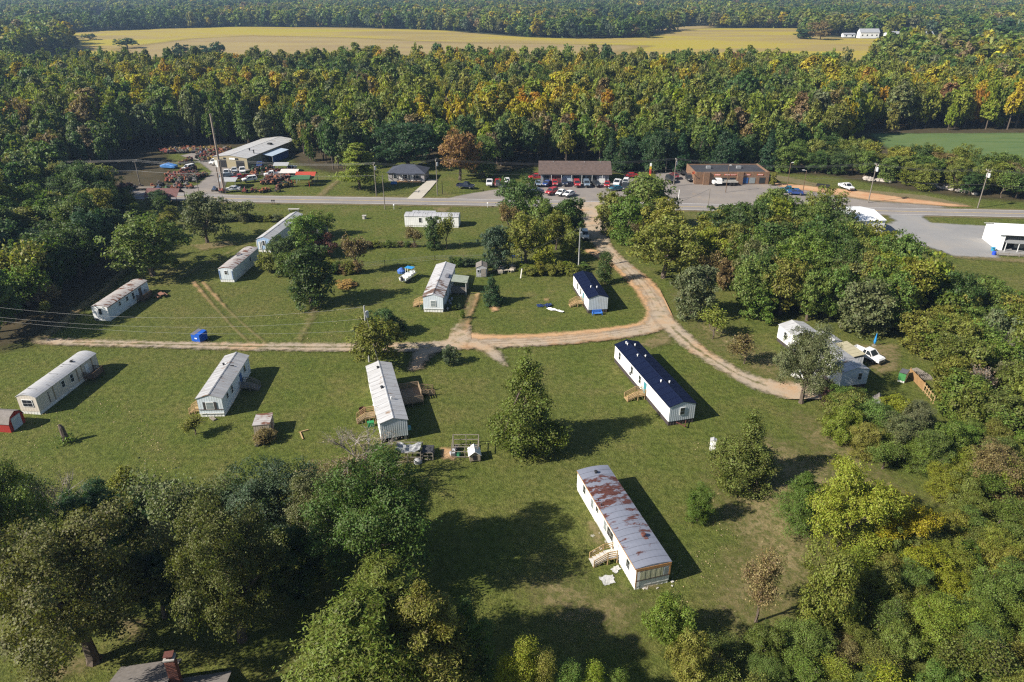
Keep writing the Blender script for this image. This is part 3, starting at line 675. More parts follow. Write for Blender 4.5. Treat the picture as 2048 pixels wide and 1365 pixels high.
h.slab('fascia', 'F', .5, 2 * h.hw + .1, 2.72, 3.1, TRIM_BROWN, 0.08, 0.05); h.slab('corner_trim', 'F', .012, .14, 0.5, 2.72, TRIM_BROWN, 0.08, 0.05); h.slab('corner_trim', 'F', .985, .16, 1.3, 2.72, TRIM_BROWN, 0.08, 0.05)
h.slab('sill_band', 'F', .5, 2 * h.hw, 1.30, 1.40, BAND, 0.08, 0.05); h.slab('sill_band', 'L', .5, 2 * h.hl, 0.95, 1.0, mat('grey_trim', (0.45, .45, .45)), 0.06, 0.03)
h.vent(-.1, h.hl - 1.4, .16, .3, BLACK); h.vent(.75, -h.hl * .52, .2, .35, mat('rusty_metal', RUST, .8, .3, 4)); h.hatch(.9, -h.hl * .56, .5, .5, .05, mat('rusty_metal', RUST))
for z in (.5, .4): h.vent(-h.hw + .25, h.hl * (z - .22), .05, .25, BLACK)
steps(h, 'L', .72, 'timber porch steps with pale treads beside the rust-roofed home', WOOD_NEW, mat('grey_treads', (0.52, 0.50, 0.47), .9, .15, 3), 0.9, 1.4, 1.7)
HR = h

h = Home('mobile_home', 'long white mobile home with dark navy gable roof below the drive junction', 'mobile home', [(1340, 816), (1393, 807), (1277, 682), (1228, 690)], 3.35, 0.62, 'gable', WHITE_NEW, BLUEGREY, R_NAVY, 0.75, 0.18, 1.6, SKIRT_DARK, 0.32)
for t_ in (.11, .355, .505): h.window('L', t_, .8, 1.35)
h.window('F', .5, .75, 1.15); h.door('L', .6, .86, 1.95, DOOR_T); h.slab('meter_box', 'L', .33, .35, 1.1, 1.6, BLACK, .1, .12)
for q in (.82, .42, -.42): 
    h.vent(-.55, h.hl * q + .3, .1, .3, FRAME); h.vent(.6, h.hl * q - .3, .1, .3, FRAME)
h.vent(-.55, h.hl * .9, .1, .3, FRAME)
mb = MB(); mb.beam((-.8, -h.hl, .5), (0, -h.hl - 1.2, .45), .1); mb.beam((.8, -h.hl, .5), (0, -h.hl - 1.2, .45), .1); mb.box((0, -h.hl - 1.25, .45), (.2, .3, .15)); part('tow_hitch', mb, mat('rusty_metal', RUST), h.t)
steps(h, 'L', .595, 'timber porch steps to the teal door of the long navy-roofed home', WOOD_NEW, None, .9, 1.3, 1.8)

h = Home('mobile_home', 'white mobile home with ribbed white metal roof, big timber deck on its right', 'mobile home', [(758, 848), (816, 841), (784, 725), (730, 733)], 3.4, 0.62, 'gable', WHITE, BLUEGREY, R_WHITE, 0.75, 0.18, 1.15, SKIRT_WHITE, 0.3, skirt_front=False)
h.door('L', .6); h.window('L', .2, .8, 1.1); h.window('L', .42, .8, 1.1); h.window('L', .8, .9, 1.1); h.window('R', .25, .8, 1.1); h.window('R', .75, .8, 1.1); h.door('R', .38)
for q in (-1, 0, 1):
    for y in (.4, 3, 6): mb = MB(); mb.box((q * h.hw * .8, -h.hl + y, .37), (.4, .4, .74)); part('block_pier', mb, CONCRETE, h.t)
h.slab('meter_box', 'L', .56, .4, 1.2, 1.9, FRAME, .12, .2)
mb = MB(); p_ = h.pos('R', .96)[0]; mb.box((p_[0] + .28, p_[1], 1.5), (.5, .6, .5)); part('air_conditioner', mb, mat('teal_box', (.1, .3, .36)), h.t)
h.vent(-.35, h.hl * .75, .15, .3, BLACK); h.vent(-.5, h.hl * .02, .17, .35, BLACK); h.vent(.45, -h.hl * .38, .1, .3, FRAME)
steps(h, 'L', .62, 'timber porch steps with a green bin below, left of the ribbed white-roofed home', WOOD_NEW, WOOD, .95, 1.5, 1.3, 1.5)
deck(h, 'R', .38, 'large timber deck with rails on the shaded side of the ribbed white-roofed home', 4.6, 3.6, .8, WOOD, ('l', 'r', 'f'), 1.4)
p = h.world(h.hw + 3.9, h.hl * .28 + .6); k = thing('deck', 'lower railed timber ramp at the outer end of the large deck', 'deck', (p[0], p[1], 0), h.rz, 'timber decks')
for i in range(7): mb = MB(); mb.box((i * .3, 0, .7 - i * .09), (.28, 1.7, .05)); part('board', mb, WOOD, k)
for y in (-.85, .85):
    for x in (0.1, 1.2, 2.1): mb = MB(); mb.box((x, y, .8 - x * .15), (.1, .1, 1.6 - x * .3)); part('post', mb, WOOD, k)
    for dz in (1.5, 1.15, .85): mb = MB(); mb.beam((0, y, dz), (2.2, y, dz - .55), .06, .14); part('rail', mb, WOOD_NEW, k)
HM = h

h = Home('mobile_home', 'white mobile home with pale streaked gable roof and dark-shuttered front window', 'mobile home', [(390, 797.5), (444.5, 798), (498.5, 711), (449.7, 711)], 3.3, 0.6, 'gable', PALEBLUE, PALEBLUE, R_WHITE2, 0.6, 0.2, 1.0, SKIRT_WHITE, 0.35)
h.window('F', .48, 1.1, 1.15, 1.45, 1, 2, GLASS_PALE, FRAME, SHUTTER); h.slab('sill_band', 'F', .5, 2 * h.hw, 1.28, 1.38, BAND, .07, .04); h.slab('base_trim', 'F', .5, 2 * h.hw, .6, .72, FRAME, .08, .05)
for t_ in (.2, .68): h.window('R', t_, .7, 1.2)
h.door('R', .36, .86, 1.95, mat('blue_door', (.05, .12, .3))); h.window('R', .84, .6, .9); h.door('L', .9)
h.vent(-.85, h.hl * .42, .13, .3, BLACK); h.vent(-.4, h.hl * .42, .07, .2, FRAME); h.hatch(.55, h.hl * .36, .8, .2, .1, BLACK)
mb = MB(); mb.beam((-.2, -h.hl - .3, .12), (.7, -h.hl - 1.1, .12), .5, .2); part('front_step', mb, WOOD_GREY, h.t)
steps(h, 'L', .9, 'pale new timber steps at the near left corner of the dark-shuttered home', WOOD_NEW, None, .75, 1.2, .9, 1.0)
steps(h, 'R', .4, 'weathered timber steps on the shaded right side of the dark-shuttered home', WOOD_GREY, None, .75, 1.5, 1.3, 1.6)

h = Home('mobile_home', 'cream mobile home with grey coated roof and four-pane front window at the left edge', 'mobile home', [(29.7, 794), (71.4, 796), (193.4, 706.6), (155, 705)], 3.1, 0.35, 'arch', CREAM, CREAM, R_GREY, 0.55, 0.12, 1.4, SKIRT_WHITE, 0.45)
h.window('F', .5, 1.6, 1.15, 1.45, 2, 2); h.window('R', .60, .7, 1.1); h.window('R', .455, .7, 1.3); h.door('R', .2); h.slab('door', 'R', .83, .12, .8, 2.6, BAND)
for t_ in (.1, .28, .36, .75): h.slab('trim_strip', 'R', t_, .16, .6, 3.0, mat('tan_strip', (.34, .26, .17)), .06, .04)
h.hatch(.1, h.hl * .45, .35, .35, .3, BLACK)
for q in (.33, -.1, -.75): h.hatch(-.2, h.hl * q, 1.6, .1, .03, mat('tar_patch', (.12, .12, .13)))
k = deck(h, 'R', .2, 'brown timber porch on the shaded side of the cream home at the left edge', 2.6, 1.8, .7, WOOD_DARK, ('l', 'r', 'f'))

h = Home('mobile_home', 'small white mobile home with rust-blotched roof beside the woods track at left', 'mobile home', [(180.5, 614.3), (214.3, 615.4), (295, 561.4), (263.5, 560)], 2.95, 0.28, 'arch', PALEBLUE, WHITE_NEW, R_RUSTW, 0.5, 0.1, 1.0, SKIRT_WHITE, 0.6)
h.window('F', .52, .62, 1.3, 1.35, 1, 2); h.window('R', .73, .6, .8); h.window('R', .55, .7, .9); h.window('R', .4, .7, 1.4); h.door('R', .22, .86, 1.95, mat('brown_door', (.1, .07, .05)))
h.slab('fascia', 'R', .5, 2 * h.hl, 2.8, 2.93, mat('rusty_trim', (.22, .11, .07)), .08, .05); h.slab('open_gap', 'F', .15, .6, .08, .4, BLACK, .02, .05)
deck(h, 'R', .24, 'brown timber porch with rails beside the small rust-blotched home', 3.0, 1.6, .65, WOOD_DARK, ('l', 'r', 'f'))

h = Home('mobile_home', 'grey mobile home with rust-streaked white roof half hidden by dark trees', 'mobile home', [(435.4, 537.8), (465, 539.5), (516.4, 496.4), (488.7, 494.7)], 3.1, 0.3, 'arch', PALEBLUE, PALEBLUE, R_RUSTW, 0.6, 0.12, 1.1, SKIRT_WHITE, 0.5)
h.window('F', .5, .6, .8); h.window('R', .35, .6, 1.1); h.slab('corner_trim', 'F', .04, .22, .7, 2.7, mat('blue_trim', (.16, .24, .42)), .06, .04); h.slab('corner_trim', 'F', .93, .16, .7, 2.7, mat('blue_trim', (.16, .24, .42)), .06, .04)
h.hatch(.5, h.hl * .8, .5, .4, .1, mat('rusty_metal', RUST))

h = Home('mobile_home', 'long white-roofed mobile home with small blue front porch near the road, trees on its right', 'mobile home', [(511.3, 478.3), (541, 479.6), (603, 430.8), (583, 425)], 3.3, 0.6, 'gable', PALEBLUE, mat('sky_blue_siding', (.3, .42, .6)), R_WHITE, 0.6, 0.18, 1.2, SKIRT_WHITE, 0.4)
h.window('F', .5, .7, 1.1, None, 1, 2, GLASS, FRAME); h.door('F', .2, .8, 1.95)
for t_ in (.03, .36, .66, .97): h.slab('porch_post', 'F', t_, .14, .05, 3.1, DOOR_W, .5, .14)

h = Home('mobile_home', 'pale mobile home with patched white and brown gable roof and roofed side porch', 'mobile home', [(844.5, 594.5), (886.4, 595.8), (912.3, 529.8), (871.7, 528.5)], 3.3, 0.62, 'gable', PALEBLUE, PALEBLUE, R_PORCH, 0.7, 0.2, 1.0, SKIRT_WHITE, 0.35)
h.window('F', .5, .95, 1.2, 1.35, 2, 2, GLASS_PALE); h.slab('sill_band', 'F', .5, 2 * h.hw, .7, .85, FRAME, .07, .05); h.door('L', .83); h.window('L', .4, .8, 1.1); h.window('R', .75, .8, 1.1); h.door('R', .35)
h.hatch(.95, h.hl * .2, 1.6, 2.2, .03, mat('dark_patch', (.16, .16, .18))); h.vent(-.3, h.hl * .1, .08, .25)
steps(h, 'L', .84, 'timber steps on the left side of the patched-roof home', WOOD_NEW, None, .8, 1.5, 1.3, 1.2)
deck(h, 'R', .4, 'porch deck under a grey-green metal roof beside the patched-roof home', 3.6, 3.4, .6, WOOD_GREY, ('r', 'f'), 1.5, 'timber decks', (2.75, mat('grey_green_roof', (.30, .33, .27), .6, .1)))
for i in range(5):
    q = h.world(h.hw + random.uniform(.5, 1.2), -h.hl + 1.0 + i * 1.3); b = MB(); b.tube([(0, 0, 0), (0, 0, .45)], [.16, .22], 8); b.tube([(0, 0, .45), (0, 0, .75)], [.3, .1], 6)
    solo('plant_pot', b, [mat('pot_mix', (.3, .3, .32))], 'small potted clutter along the shaded wall of the patched-roof home', 'pot', q, 0, 'pots by the patched-roof home')
HP = h

h = Home('mobile_home', 'short white mobile home with navy gable roof and blue bench in front', 'mobile home', [(1176, 598), (1218.6, 594.5), (1184, 546), (1145.8, 548.8)], 3.35, 0.62, 'gable', WHITE_NEW, BLUEGREY, R_NAVY, 0.75, 0.18, 1.6, SKIRT_DARK, 0.32)
h.window('L', .32, .75, 1.35); h.window('L', .53, .8, 1.35); h.door('L', .68, .86, 1.95, DOOR_T)
h.vent(-.5, -h.hl * .35, .1, .3, FRAME); h.vent(.7, -h.hl * .4, .1, .35, FRAME)
steps(h, 'L', .69, 'timber porch steps beside the short navy-roofed home', WOOD_NEW, None, .9, 1.3, 1.5)
p = h.world(-.35, -h.hl - .9); k = thing('garden_bench', 'blue garden bench in front of the short navy-roofed home', 'bench', p, h.rz)
BB = mat('bright_blue_paint', (.05, .2, .62))
for i in range(3): mb = MB(); mb.box((0, -.25 + i * .2, .45), (2.0, .17, .05)); part('seat_slat', mb, BB, k)
for i in range(3): mb = MB(); mb.box((0, .36, .6 + i * .18), (2.0, .05, .14)); part('back_slat', mb, BB, k)
for x in (-.95, .95):
    for y in (-.3, .36): mb = MB(); mb.box((x, y, .45 if y > 0 else .3), (.08, .08, .9 if y > 0 else .6)); part('leg', mb, BB, k)
    mb = MB(); mb.box((x, 0, .64), (.1, .7, .05)); part('armrest', mb, BB, k)
HB2 = h

h = Home('mobile_home', 'white mobile home with pale gable roof behind the spreading oak at right', 'mobile home', [(1684, 746), (1742, 741), (1608, 643), (1556, 650)], 3.3, 0.6, 'gable', WHITE_NEW, PALEBLUE, R_WHITE, 0.7, 0.18, 1.2, SKIRT_DARK, 0.35)
h.window('L', .13, .8, 1.2); h.window('L', .45, .8, 1.2); h.window('F', .68, .7, 1.2); h.door('L', .55); h.hatch(-.2, -h.hl * .35, 1.0, .6, .08, mat('dark_patch', (.16, .16, .18))); h.vent(.7, -h.hl * .8, .12, .25, FRAME)
HW = h
# lean-to room and flat-roofed annex built against it
q = h.world(h.hw + 1.7, -h.hl * .15); a = Home('lean_to_shed', 'beige lean-to room with olive roof against the right side of the home behind the oak', 'shed', None, 2.5, .45, 'flat', WHITE_NEW, None, mat('olive_roof', (.34, .31, .21), .8), .05, .15, 1.0, SKIRT_WHITE, .5, 'sheds on the lawns', size=(np.array(q[:2]), h.rz, 1.7, 2.6))
q = h.world(h.hw + 1.5, h.hl * .42); a = Home('lean_to_shed', 'white flat-topped annex behind the home by the spreading oak', 'shed', None, 2.7, .35, 'gable', WHITE_NEW, None, R_WHITE, .05, .15, 1.0, SKIRT_WHITE, .5, 'sheds on the lawns', size=(np.array(q[:2]), h.rz, 1.5, 2.2))

# roadside home, its long side to the camera
c0 = G(809.5, 454); c1 = G(918, 456); rz = math.atan2(c1[1] - c0[1], c1[0] - c0[0]) + math.pi / 2; L_ = math.hypot(c1[0] - c0[0], c1[1] - c0[1]) / 2
v = (math.cos(rz), math.sin(rz)); cc = np.array([(c0[0] + c1[0]) / 2, (c0[1] + c1[1]) / 2]) + np.array([-math.sin(rz - math.pi / 2), math.cos(rz - math.pi / 2)]) * 2.0
h = Home('mobile_home', 'white mobile home standing side-on near the road with grey flat-arched roof', 'mobile home', None, 3.0, .4, 'arch', WHITE, None, R_GREY, .45, .12, 1.2, SKIRT_WHITE, .5, size=(cc, rz, 2.1, L_))
fs = 'R' if abs(((rz) % (2 * math.pi)) - math.pi / 2) < 1 and h.world(h.hw, 0)[1] < h.world(-h.hw, 0)[1] else 'L'
tt = (lambda x: 1 - x) if h.world(0, h.hl)[0] > h.world(0, -h.hl)[0] else (lambda x: x)
h.window(fs, tt(.29), .75, 1.2, None, 1, 2, GLASS); h.window(fs, tt(.5), 1.3, 1.2, None, 2, 1, GLASS_PALE); h.door(fs, tt(.44)); h.window(fs, tt(.75), .7, 1.0)
mb = MB(); mb.box((h.hw * (-1 if fs == 'R' else 1) * 1.45, 0 + (h.hl * .38 if tt(0) == 0 else -h.hl * .38), 2.9), (1.6, 6.5, .12)); part('porch_roof', mb, R_GREY, h.t)

# ------------------------------------------------------------------ sheds and small structures on the lawns
def shed(name, label, px4, he, rise, wall, roof, cat='shed', kind='gable', **kw):
    return Home(name, label, cat, px4, he, rise, kind, wall, kw.pop('front', None), roof, kw.pop('z0', .1), kw.pop('over', .12), kw.pop('panel', .9), SKIRT_WHITE, kw.pop('pitch', .3), 'sheds on the lawns', **kw)
s_ = shed('storage_shed', 'grey weathered storage shed with flat rusty-white roof on the lower lawn', [(504, 851), (539, 852), (546, 828), (513, 827.5)], 2.1, .08, mat('weathered_plank', (.36, .31, .23), .85, .25, 2, dirt=((.15, .12, .08), .6)), R_RUSTW, kind='flat', pitch=.3)
s_.door('R', .5, .8, 1.8, mat('weathered_door', (.25, .17, .13)))
# barn-roofed red shed at the frame edge
p = G(8, 861); bz = R(-6); k = thing('barn_shed', 'small red barn-style shed with dark gambrel roof at the left edge', 'shed', (p[0], p[1] + 1.0, 0), bz, 'sheds on the lawns')
RED = mat('barn_red', (.30, .028, .02), .8, .15, 1.5); GAM = [(-1.5, 0), (1.5, 0), (1.5, 1.5), (1.0, 2.35), (0, 2.75), (-1.0, 2.35), (-1.5, 1.5)]
for x0, x1, nm in ((-1.7, -1.64, 'end_wall'), (1.64, 1.7, 'end_wall')): mb = MB(); mb.prism(GAM, x0, x1); part(nm, mb, RED, k)
for y in (-1.47, 1.47): mb = MB(); mb.box((0, y, .75), (3.3, .06, 1.5)); part('side_wall', mb, RED, k)
gp = [(-1.62, 1.42), (-1.05, 2.38), (0, 2.82), (1.05, 2.38), (1.62, 1.42)]
for (a, b) in zip(gp[:-1], gp[1:]):
    mb = MB(); mb.add([(-1.85, a[0], a[1]), (1.85, a[0], a[1]), (1.85, b[0], b[1]), (-1.85, b[0], b[1]), (-1.85, a[0], a[1] + .06), (1.85, a[0], a[1] + .06), (1.85, b[0], b[1] + .06), (-1.85, b[0], b[1] + .06)], [(0, 3, 2, 1), (4, 5, 6, 7), (0, 1, 5, 4), (1, 2, 6, 5), (2, 3, 7, 6), (3, 0, 4, 7)]); part('roof_panel', mb, R_GREYSH, k)
mb = MB(); mb.box((1.73, 0, 1.0), (.05, 1.8, 2.0)); part('door', mb, mat('pale_shed_door', (.45, .50, .55)), k)
s_ = shed('garden_shed', 'small grey garden shed with dark shingle roof beside the tall round tree', [(951, 536), (975, 536), (974, 526), (952, 526)], 2.3, .5, mat('shed_grey', (.44, .44, .46), .8, .15, 1.5), R_GREYSH)
s_.window('F', .2, .5, .6, 1.2, 1, 1); s_.door('F', .68, 1.1, 1.9, mat('shed_door', (.28, .25, .22)))
s_ = shed('garden_shed', 'grey gabled shed half hidden beside the trees by the road', [(628, 464), (642, 468), (655, 449), (640, 446)], 2.6, .6, mat('pale_weathered', (.42, .44, .43), .8, .2, 1.5), mat('grey_tin', (.34, .35, .36), .6))
s_ = shed('dog_kennel', 'little white kennel by a large shrub at the edge of the lawn at right', [(1420, 884), (1434, 884), (1434, 877), (1421, 877)], 1.6, .15, WHITE_NEW, R_WHITE, 'kennel', over=.06)
s_ = shed('chicken_coop', 'weathered little pale hut with grey roof hidden in the shrubs at right', [(1744, 806), (1770, 806), (1768, 794), (1746, 794)], 1.9, .7, mat('pale_weathered', (.42, .44, .43)), R_GREYSH, 'hut')
# white-and-green trailer with timber pen
s_ = shed('small_trailer', 'white and green box trailer with dark top by the timber fence at right', [(1800, 745), (1812, 750), (1821, 742), (1803, 737)], 1.7, .1, WHITE_NEW, mat('dark_top', (.1, .1, .11)), 'trailer', kind='flat', over=.04, z0=.35, front=mat('green_panel', (.05, .2, .06)))
# dog houses
def dog_house(label, px, w, d, hw_, roofm, wallm, rz=0.0):
    p = G(*px); k = thing('dog_house', label, 'dog house', (p[0], p[1], 0), rz, 'dog houses')
    mb = MB(); mb.prism([(-d / 2, .25), (d / 2, .25), (d / 2, hw_), (0, hw_ + .5), (-d / 2, hw_)], -w / 2, w / 2); b = part('body', mb, wallm, k); b.rotation_euler = (0, 0, R(90))
    for q in (-1, 1):
        mb = MB(); e = d / 2 + .15; zz = hw_ - .13
        mb.add([(q * e, -w / 2 - .15, zz), (q * e, w / 2 + .15, zz), (0, w / 2 + .15, hw_ + .56), (0, -w / 2 - .15, hw_ + .56), (q * e, -w / 2 - .15, zz + .06), (q * e, w / 2 + .15, zz + .06), (0, w / 2 + .15, hw_ + .62), (0, -w / 2 - .15, hw_ + .62)], [(0, 1, 2, 3), (7, 6, 5, 4), (0, 4, 5, 1), (1, 5, 6, 2), (2, 6, 7, 3), (3, 7, 4, 0)]); part('roof_panel', mb, roofm, k)
    for x in (-d / 2 + .1, d / 2 - .1):
        for y in (-w / 2 + .1, w / 2 - .1): mb = MB(); mb.box((x, y, .14), (.1, .1, .28)); part('leg', mb, WOOD_GREY, k)
    mb = MB(); mb.box((0, -w / 2 - .02, .75), (.5, .04, .7)); part('doorway', mb, BLACK, k)
dog_house('white-roofed dog house on legs at the right end of the pens', (949, 918), 1.7, 1.5, 1.25, WHITE_NEW, mat('tan_panel', (.33, .27, .2)), R(8))
dog_house('small timber dog house left of the pallets behind the lawn', (972, 548), .9, .9, .8, WOOD_NEW, WOOD_NEW)
# dog pens: posts, rails and sagging tarp
def pen(label, x0, x1, y, d, hh, mpost=WOOD_GREY, tarp=None, mesh=True):
    a = G(x0, y); b = G(x1, y); w = b[0] - a[0]; k = thing('animal_pen', label, 'pen', ((a[0] + b[0]) / 2, a[1] + d / 2, 0), 0, 'animal pens')
    cs = [(-w / 2, -d / 2), (w / 2, -d / 2), (w / 2, d / 2), (-w / 2, d / 2)]
    for x, yy in cs + [(0, d / 2), (0, -d / 2)]: mb = MB(); mb.box((x, yy, hh / 2), (.1, .1, hh)); part('post', mb, mpost, k)
    for i in range(4):
        p, q = cs[i], cs[(i + 1) % 4]
        for z in (.15, hh * .55, hh - .05): mb = MB(); mb.beam((*p, z), (*q, z), .06, .1); part('rail', mb, mpost, k)
    return k, w
k, w = pen('low animal pen with a sagging grey tarp under the bare tree', 791, 842, 926, 2.6, 1.7)
def tarp(label, m, k0, w, d, z, seed, amp=.25):
    r = np.random.RandomState(seed); n = 9; mb = MB(); g = r.rand(n, n) * amp; vs_ = [(w * (i / (n - 1) - .5), d * (j / (n - 1) - .5), z - .5 * math.sin(math.pi * i / (n - 1)) + g[i, j]) for i in range(n) for j in range(n)]
    mb.add(vs_, [(i * n + j, (i + 1) * n + j, (i + 1) * n + j + 1, i * n + j + 1) for i in range(n - 1) for j in range(n - 1)]); return solo('tarp', mb, m, label, 'tarp', k0.location)
tarp('torn grey tarp sagging over the low animal pen', mat('grey_tarp', (.23, .24, .25), .6, .5, 2.5, dirt=((.5, .5, .52), .8)), k, w * .95, 2.2, 1.75, 3, .5)
k, w = pen('small black-meshed pen beside the tarp-covered pen', 845, 866, 921, 1.8, 1.3)
mb = MB(); mb.box((0, 0, 1.3), (w, 1.8, .05)); part('lid', mb, mat('black_mesh', (.05, .05, .055), .8), k)
k, w = pen('timber-framed kennel run with open top left of the white dog house', 904, 956, 916, 3.0, 1.9)
for i in range(5):
    q = (k.location.x + random.uniform(-2, 1), k.location.y + random.uniform(-1.2, 1.1), 0); b = MB(); b.box((0, 0, .3), (random.uniform(.5, 1), random.uniform(.4, .8), .6), random.uniform(0, 3), taper=.9)
    solo('crate', b, mat(('crate_green', 'crate_grey', 'crate_dark')[i % 3], ((.03, .16, .08), (.4, .4, .42), (.08, .07, .07))[i % 3]), ('green crate', 'pale grey box', 'dark box')[i % 3] + ' lying inside the open timber kennel run', 'crate', q, 0, 'boxes in the kennel run')
p = G(836, 925); b = MB(); b.tube([(0, 0, 0), (0, 0, .45), (0, 0, .75)], [.6, .55, .2], 12); solo('dog_igloo', b, mat('igloo_white', (.36, .36, .36)), 'pale domed dog shelter at the front of the tarp-covered pen', 'dog house', (p[0], p[1], 0))
# timber pen and fence on the right
def timber_fence(label, px, hh, m, slat=True, step=2.0):
    pts = poly_px(px); k = thing('timber_fence', label, 'fence', (*pts[0], 0), 0, 'timber fences'); o = np.array(pts[0])
    for a, b in zip(pts[:-1], pts[1:]):
        a = np.array(a) - o; b = np.array(b) - o; L = np.hypot(*(b - a)); n = max(1, int(L / step)); u = (b - a) / L; rz = math.atan2(u[1], u[0])
        for i in range(n + 1): q = a + u * L * i / n; mb = MB(); mb.box((q[0], q[1], hh / 2 + .05), (.12, .12, hh + .1), rz); part('post', mb, m, k)
        for z in (.3, hh - .2): mb = MB(); mb.beam((*a, z), (*b, z), .05, .12); part('rail', mb, m, k)
        if slat:
            n = int(L / .25); nv = np.array([u[1], -u[0]]) * .06
            for i in range(n): q = a + u * (L * (i + .5) / n) + nv; mb = MB(); mb.box((q[0], q[1], hh / 2), (.22, .03, hh - random.uniform(0, .06)), rz); part('board', mb, m, k)
timber_fence('orange-brown board fence of the pen in the thicket at right', [(1818, 752), (1846, 782)], 1.5, mat('orange_board', (.30, .18, .08), .85, .2, 2))
timber_fence('open slatted timber fence continuing to the right of the board fence', [(1846, 783), (1866, 808)], 1.4, WOOD_NEW, False, .7)
for i, (x, y) in enumerate([(1832, 745), (1842, 752), (1850, 757), (1837, 757)]):
    p = G(x, y); b = MB()
    for j in range(7): b.box(((j - 3) * .3, 0, .32), (.2, 1.6, .04), 0); 
    b.box((0, -.7, .18), (2.0, .1, .2)); b.box((0, .7, .18), (2.0, .1, .2)); o = solo('pallet', b, WOOD_GREY, 'grey pallet piled inside the timber pen at right', 'pallet', (*p, 0), random.uniform(-.4, .4), 'pallets in the timber pen')

# ------------------------------------------------------------------ buildings along the highway
def box_frame(p0, p1, depth):
    """front-left and front-right ground pixels -> centre, rotation, half width, half depth"""
    a = np.array(G(*p0)); b = np.array(G(*p1)); u = (b - a) / np.hypot(*(b - a)); v = np.array([-u[1], u[0]])
    return (a + b) / 2 + v * depth / 2, math.atan2(u[1], u[0]), np.hypot(*(b - a)) / 2, depth / 2
TAN = mat('tan_metal_siding', (.33, .285, .185), .6, .08, .5); STONE = mat('grey_brick', (.33, .31, .31), .85, .2, 1.5); BRICK = mat('brown_brick', (.20, .12, .075), .85, .2, 2.0)
# workshop with long white metal roof
a = np.array(G(431, 335)); b = np.array(G(497, 339)); u = (b - a) / np.hypot(*(b - a)); w_ = np.hypot(*(b - a)); v = np.array([-u[1], u[0]])
w = Home('workshop', 'tan metal workshop with long white roof behind the tractor yard', 'workshop', None, 3.9, 0.7, 'gable', TAN, None, R_WHITE, 0.02, .35, 3.0, SKIRT_WHITE, .5, 'buildings along the highway', size=((a + b) / 2 + v * 17.5, math.atan2(v[1], v[0]) - math.pi / 2, w_ / 2 + .35, 17.7))
for t_, ww in ((.24, 3.2), (.78, 3.2)): w.slab('open_bay', 'F', t_, ww, .1, 2.9, BLACK, .06, .05)
for t_ in (.33, .52, .70): w.slab('window', 'F', t_, 1.0, 3.15, 3.7, GLASS, .08, .05)
w.slab('sign_board', 'F', .56, 2.2, 3.1, 3.75, WHITE_NEW, .12, .06); w.slab('white_door', 'F', .05, 1.2, .1, 2.6, DOOR_W, .08, .05)
w.slab('side_door', 'R', .55, 3.5, .1, 3.0, mat('blue_tarp', (.03, .09, .32), .6, .3, 1.0), .08, .05)
w.vent(w.hw * .3, -w.hl * .45, .25, .7, BLACK); w.hatch(w.hw * .45, w.hl * .25, 1.6, 1.6, .5, BLACK); w.vent(w.hw * .8, -w.hl * .6, .2, 1.2, BLACK)
q = w.world(w.hw + 2.2, -w.hl * .1); k = thing('lean_to_canopy', 'blue and white lean-to canopy on the right side of the workshop', 'canopy', q, w.rz, 'canopies in the tractor yard')
mb = MB(); mb.add([(-2, -6, 3.2), (2, -6, 2.7), (2, 6, 2.7), (-2, 6, 3.2), (-2, -6, 3.3), (2, -6, 2.8), (2, 6, 2.8), (-2, 6, 3.3)], [(3, 2, 1, 0), (4, 5, 6, 7), (0, 1, 5, 4), (1, 2, 6, 5), (2, 3, 7, 6), (3, 0, 4, 7)]); part('roof', mb, mat('pale_blue_tin', (.42, .5, .6), .5, .15), k)
for x in (-1.8, 1.8):
    for y in (-5.8, 0, 5.8): mb = MB(); mb.box((x, y, 1.35), (.15, .15, 2.7)); part('post', mb, METALG, k)
mb = MB(); mb.box((1.9, 0, 1.3), (.05, 11, 2.4)); part('side_sheet', mb, mat('blue_tarp', (.03, .09, .32)), k)
# open canopies
def canopy(label, px, w, d, hz, rm, name='canopy', rise=.7, cat='canopy', rz=0.0, group='canopies in the tractor yard', side=None):
    p = G(*px); k = thing(name, label, cat, (p[0], p[1] + d / 2, 0), rz, group)
    for q in (-1, 1):
        mb = MB(); mb.add([(-w / 2 - .3, q * (d / 2 + .3), hz), (w / 2 + .3, q * (d / 2 + .3), hz), (w / 2 + .3, 0, hz + rise), (-w / 2 - .3, 0, hz + rise), (-w / 2 - .3, q * (d / 2 + .3), hz + .08), (w / 2 + .3, q * (d / 2 + .3), hz + .08), (w / 2 + .3, 0, hz + rise + .08), (-w / 2 - .3, 0, hz + rise + .08)], [(0, 1, 2, 3), (7, 6, 5, 4), (0, 4, 5, 1), (1, 5, 6, 2), (2, 6, 7, 3), (3, 7, 4, 0)]); part('roof', mb, rm, k)
    for x in (-w / 2, w / 2):
        for y in (-d / 2, d / 2): mb = MB(); mb.box((x, y, hz / 2), (.14, .14, hz + .05)); part('post', mb, side or METALG, k)
    return k
canopy('grey metal carport near the road in the tractor yard', (456, 379), 5.2, 5.0, 2.5, mat('grey_tin', (.34, .35, .36), .6))
canopy('white tent-like carport behind the red-roofed shelter', (579, 362), 5.4, 5.0, 2.6, mat('carport_white', (.55, .53, .50), .6))
canopy('red-roofed open shelter at the right of the tractor yard', (612, 368), 6.0, 3.6, 2.6, mat('red_tin', (.38, .06, .035), .55, .12), rise=.9)
canopy('green-roofed open shelter in front of the red-roofed one', (602, 375), 5.6, 3.4, 2.6, mat('green_tin', (.05, .12, .055), .55, .12), rise=.9, side=mat('red_post', (.3, .04, .03)))
canopy('grey carport beside the blue lean-to of the workshop', (563, 347), 4.6, 4.0, 2.6, mat('grey_tin', (.34, .35, .36)))
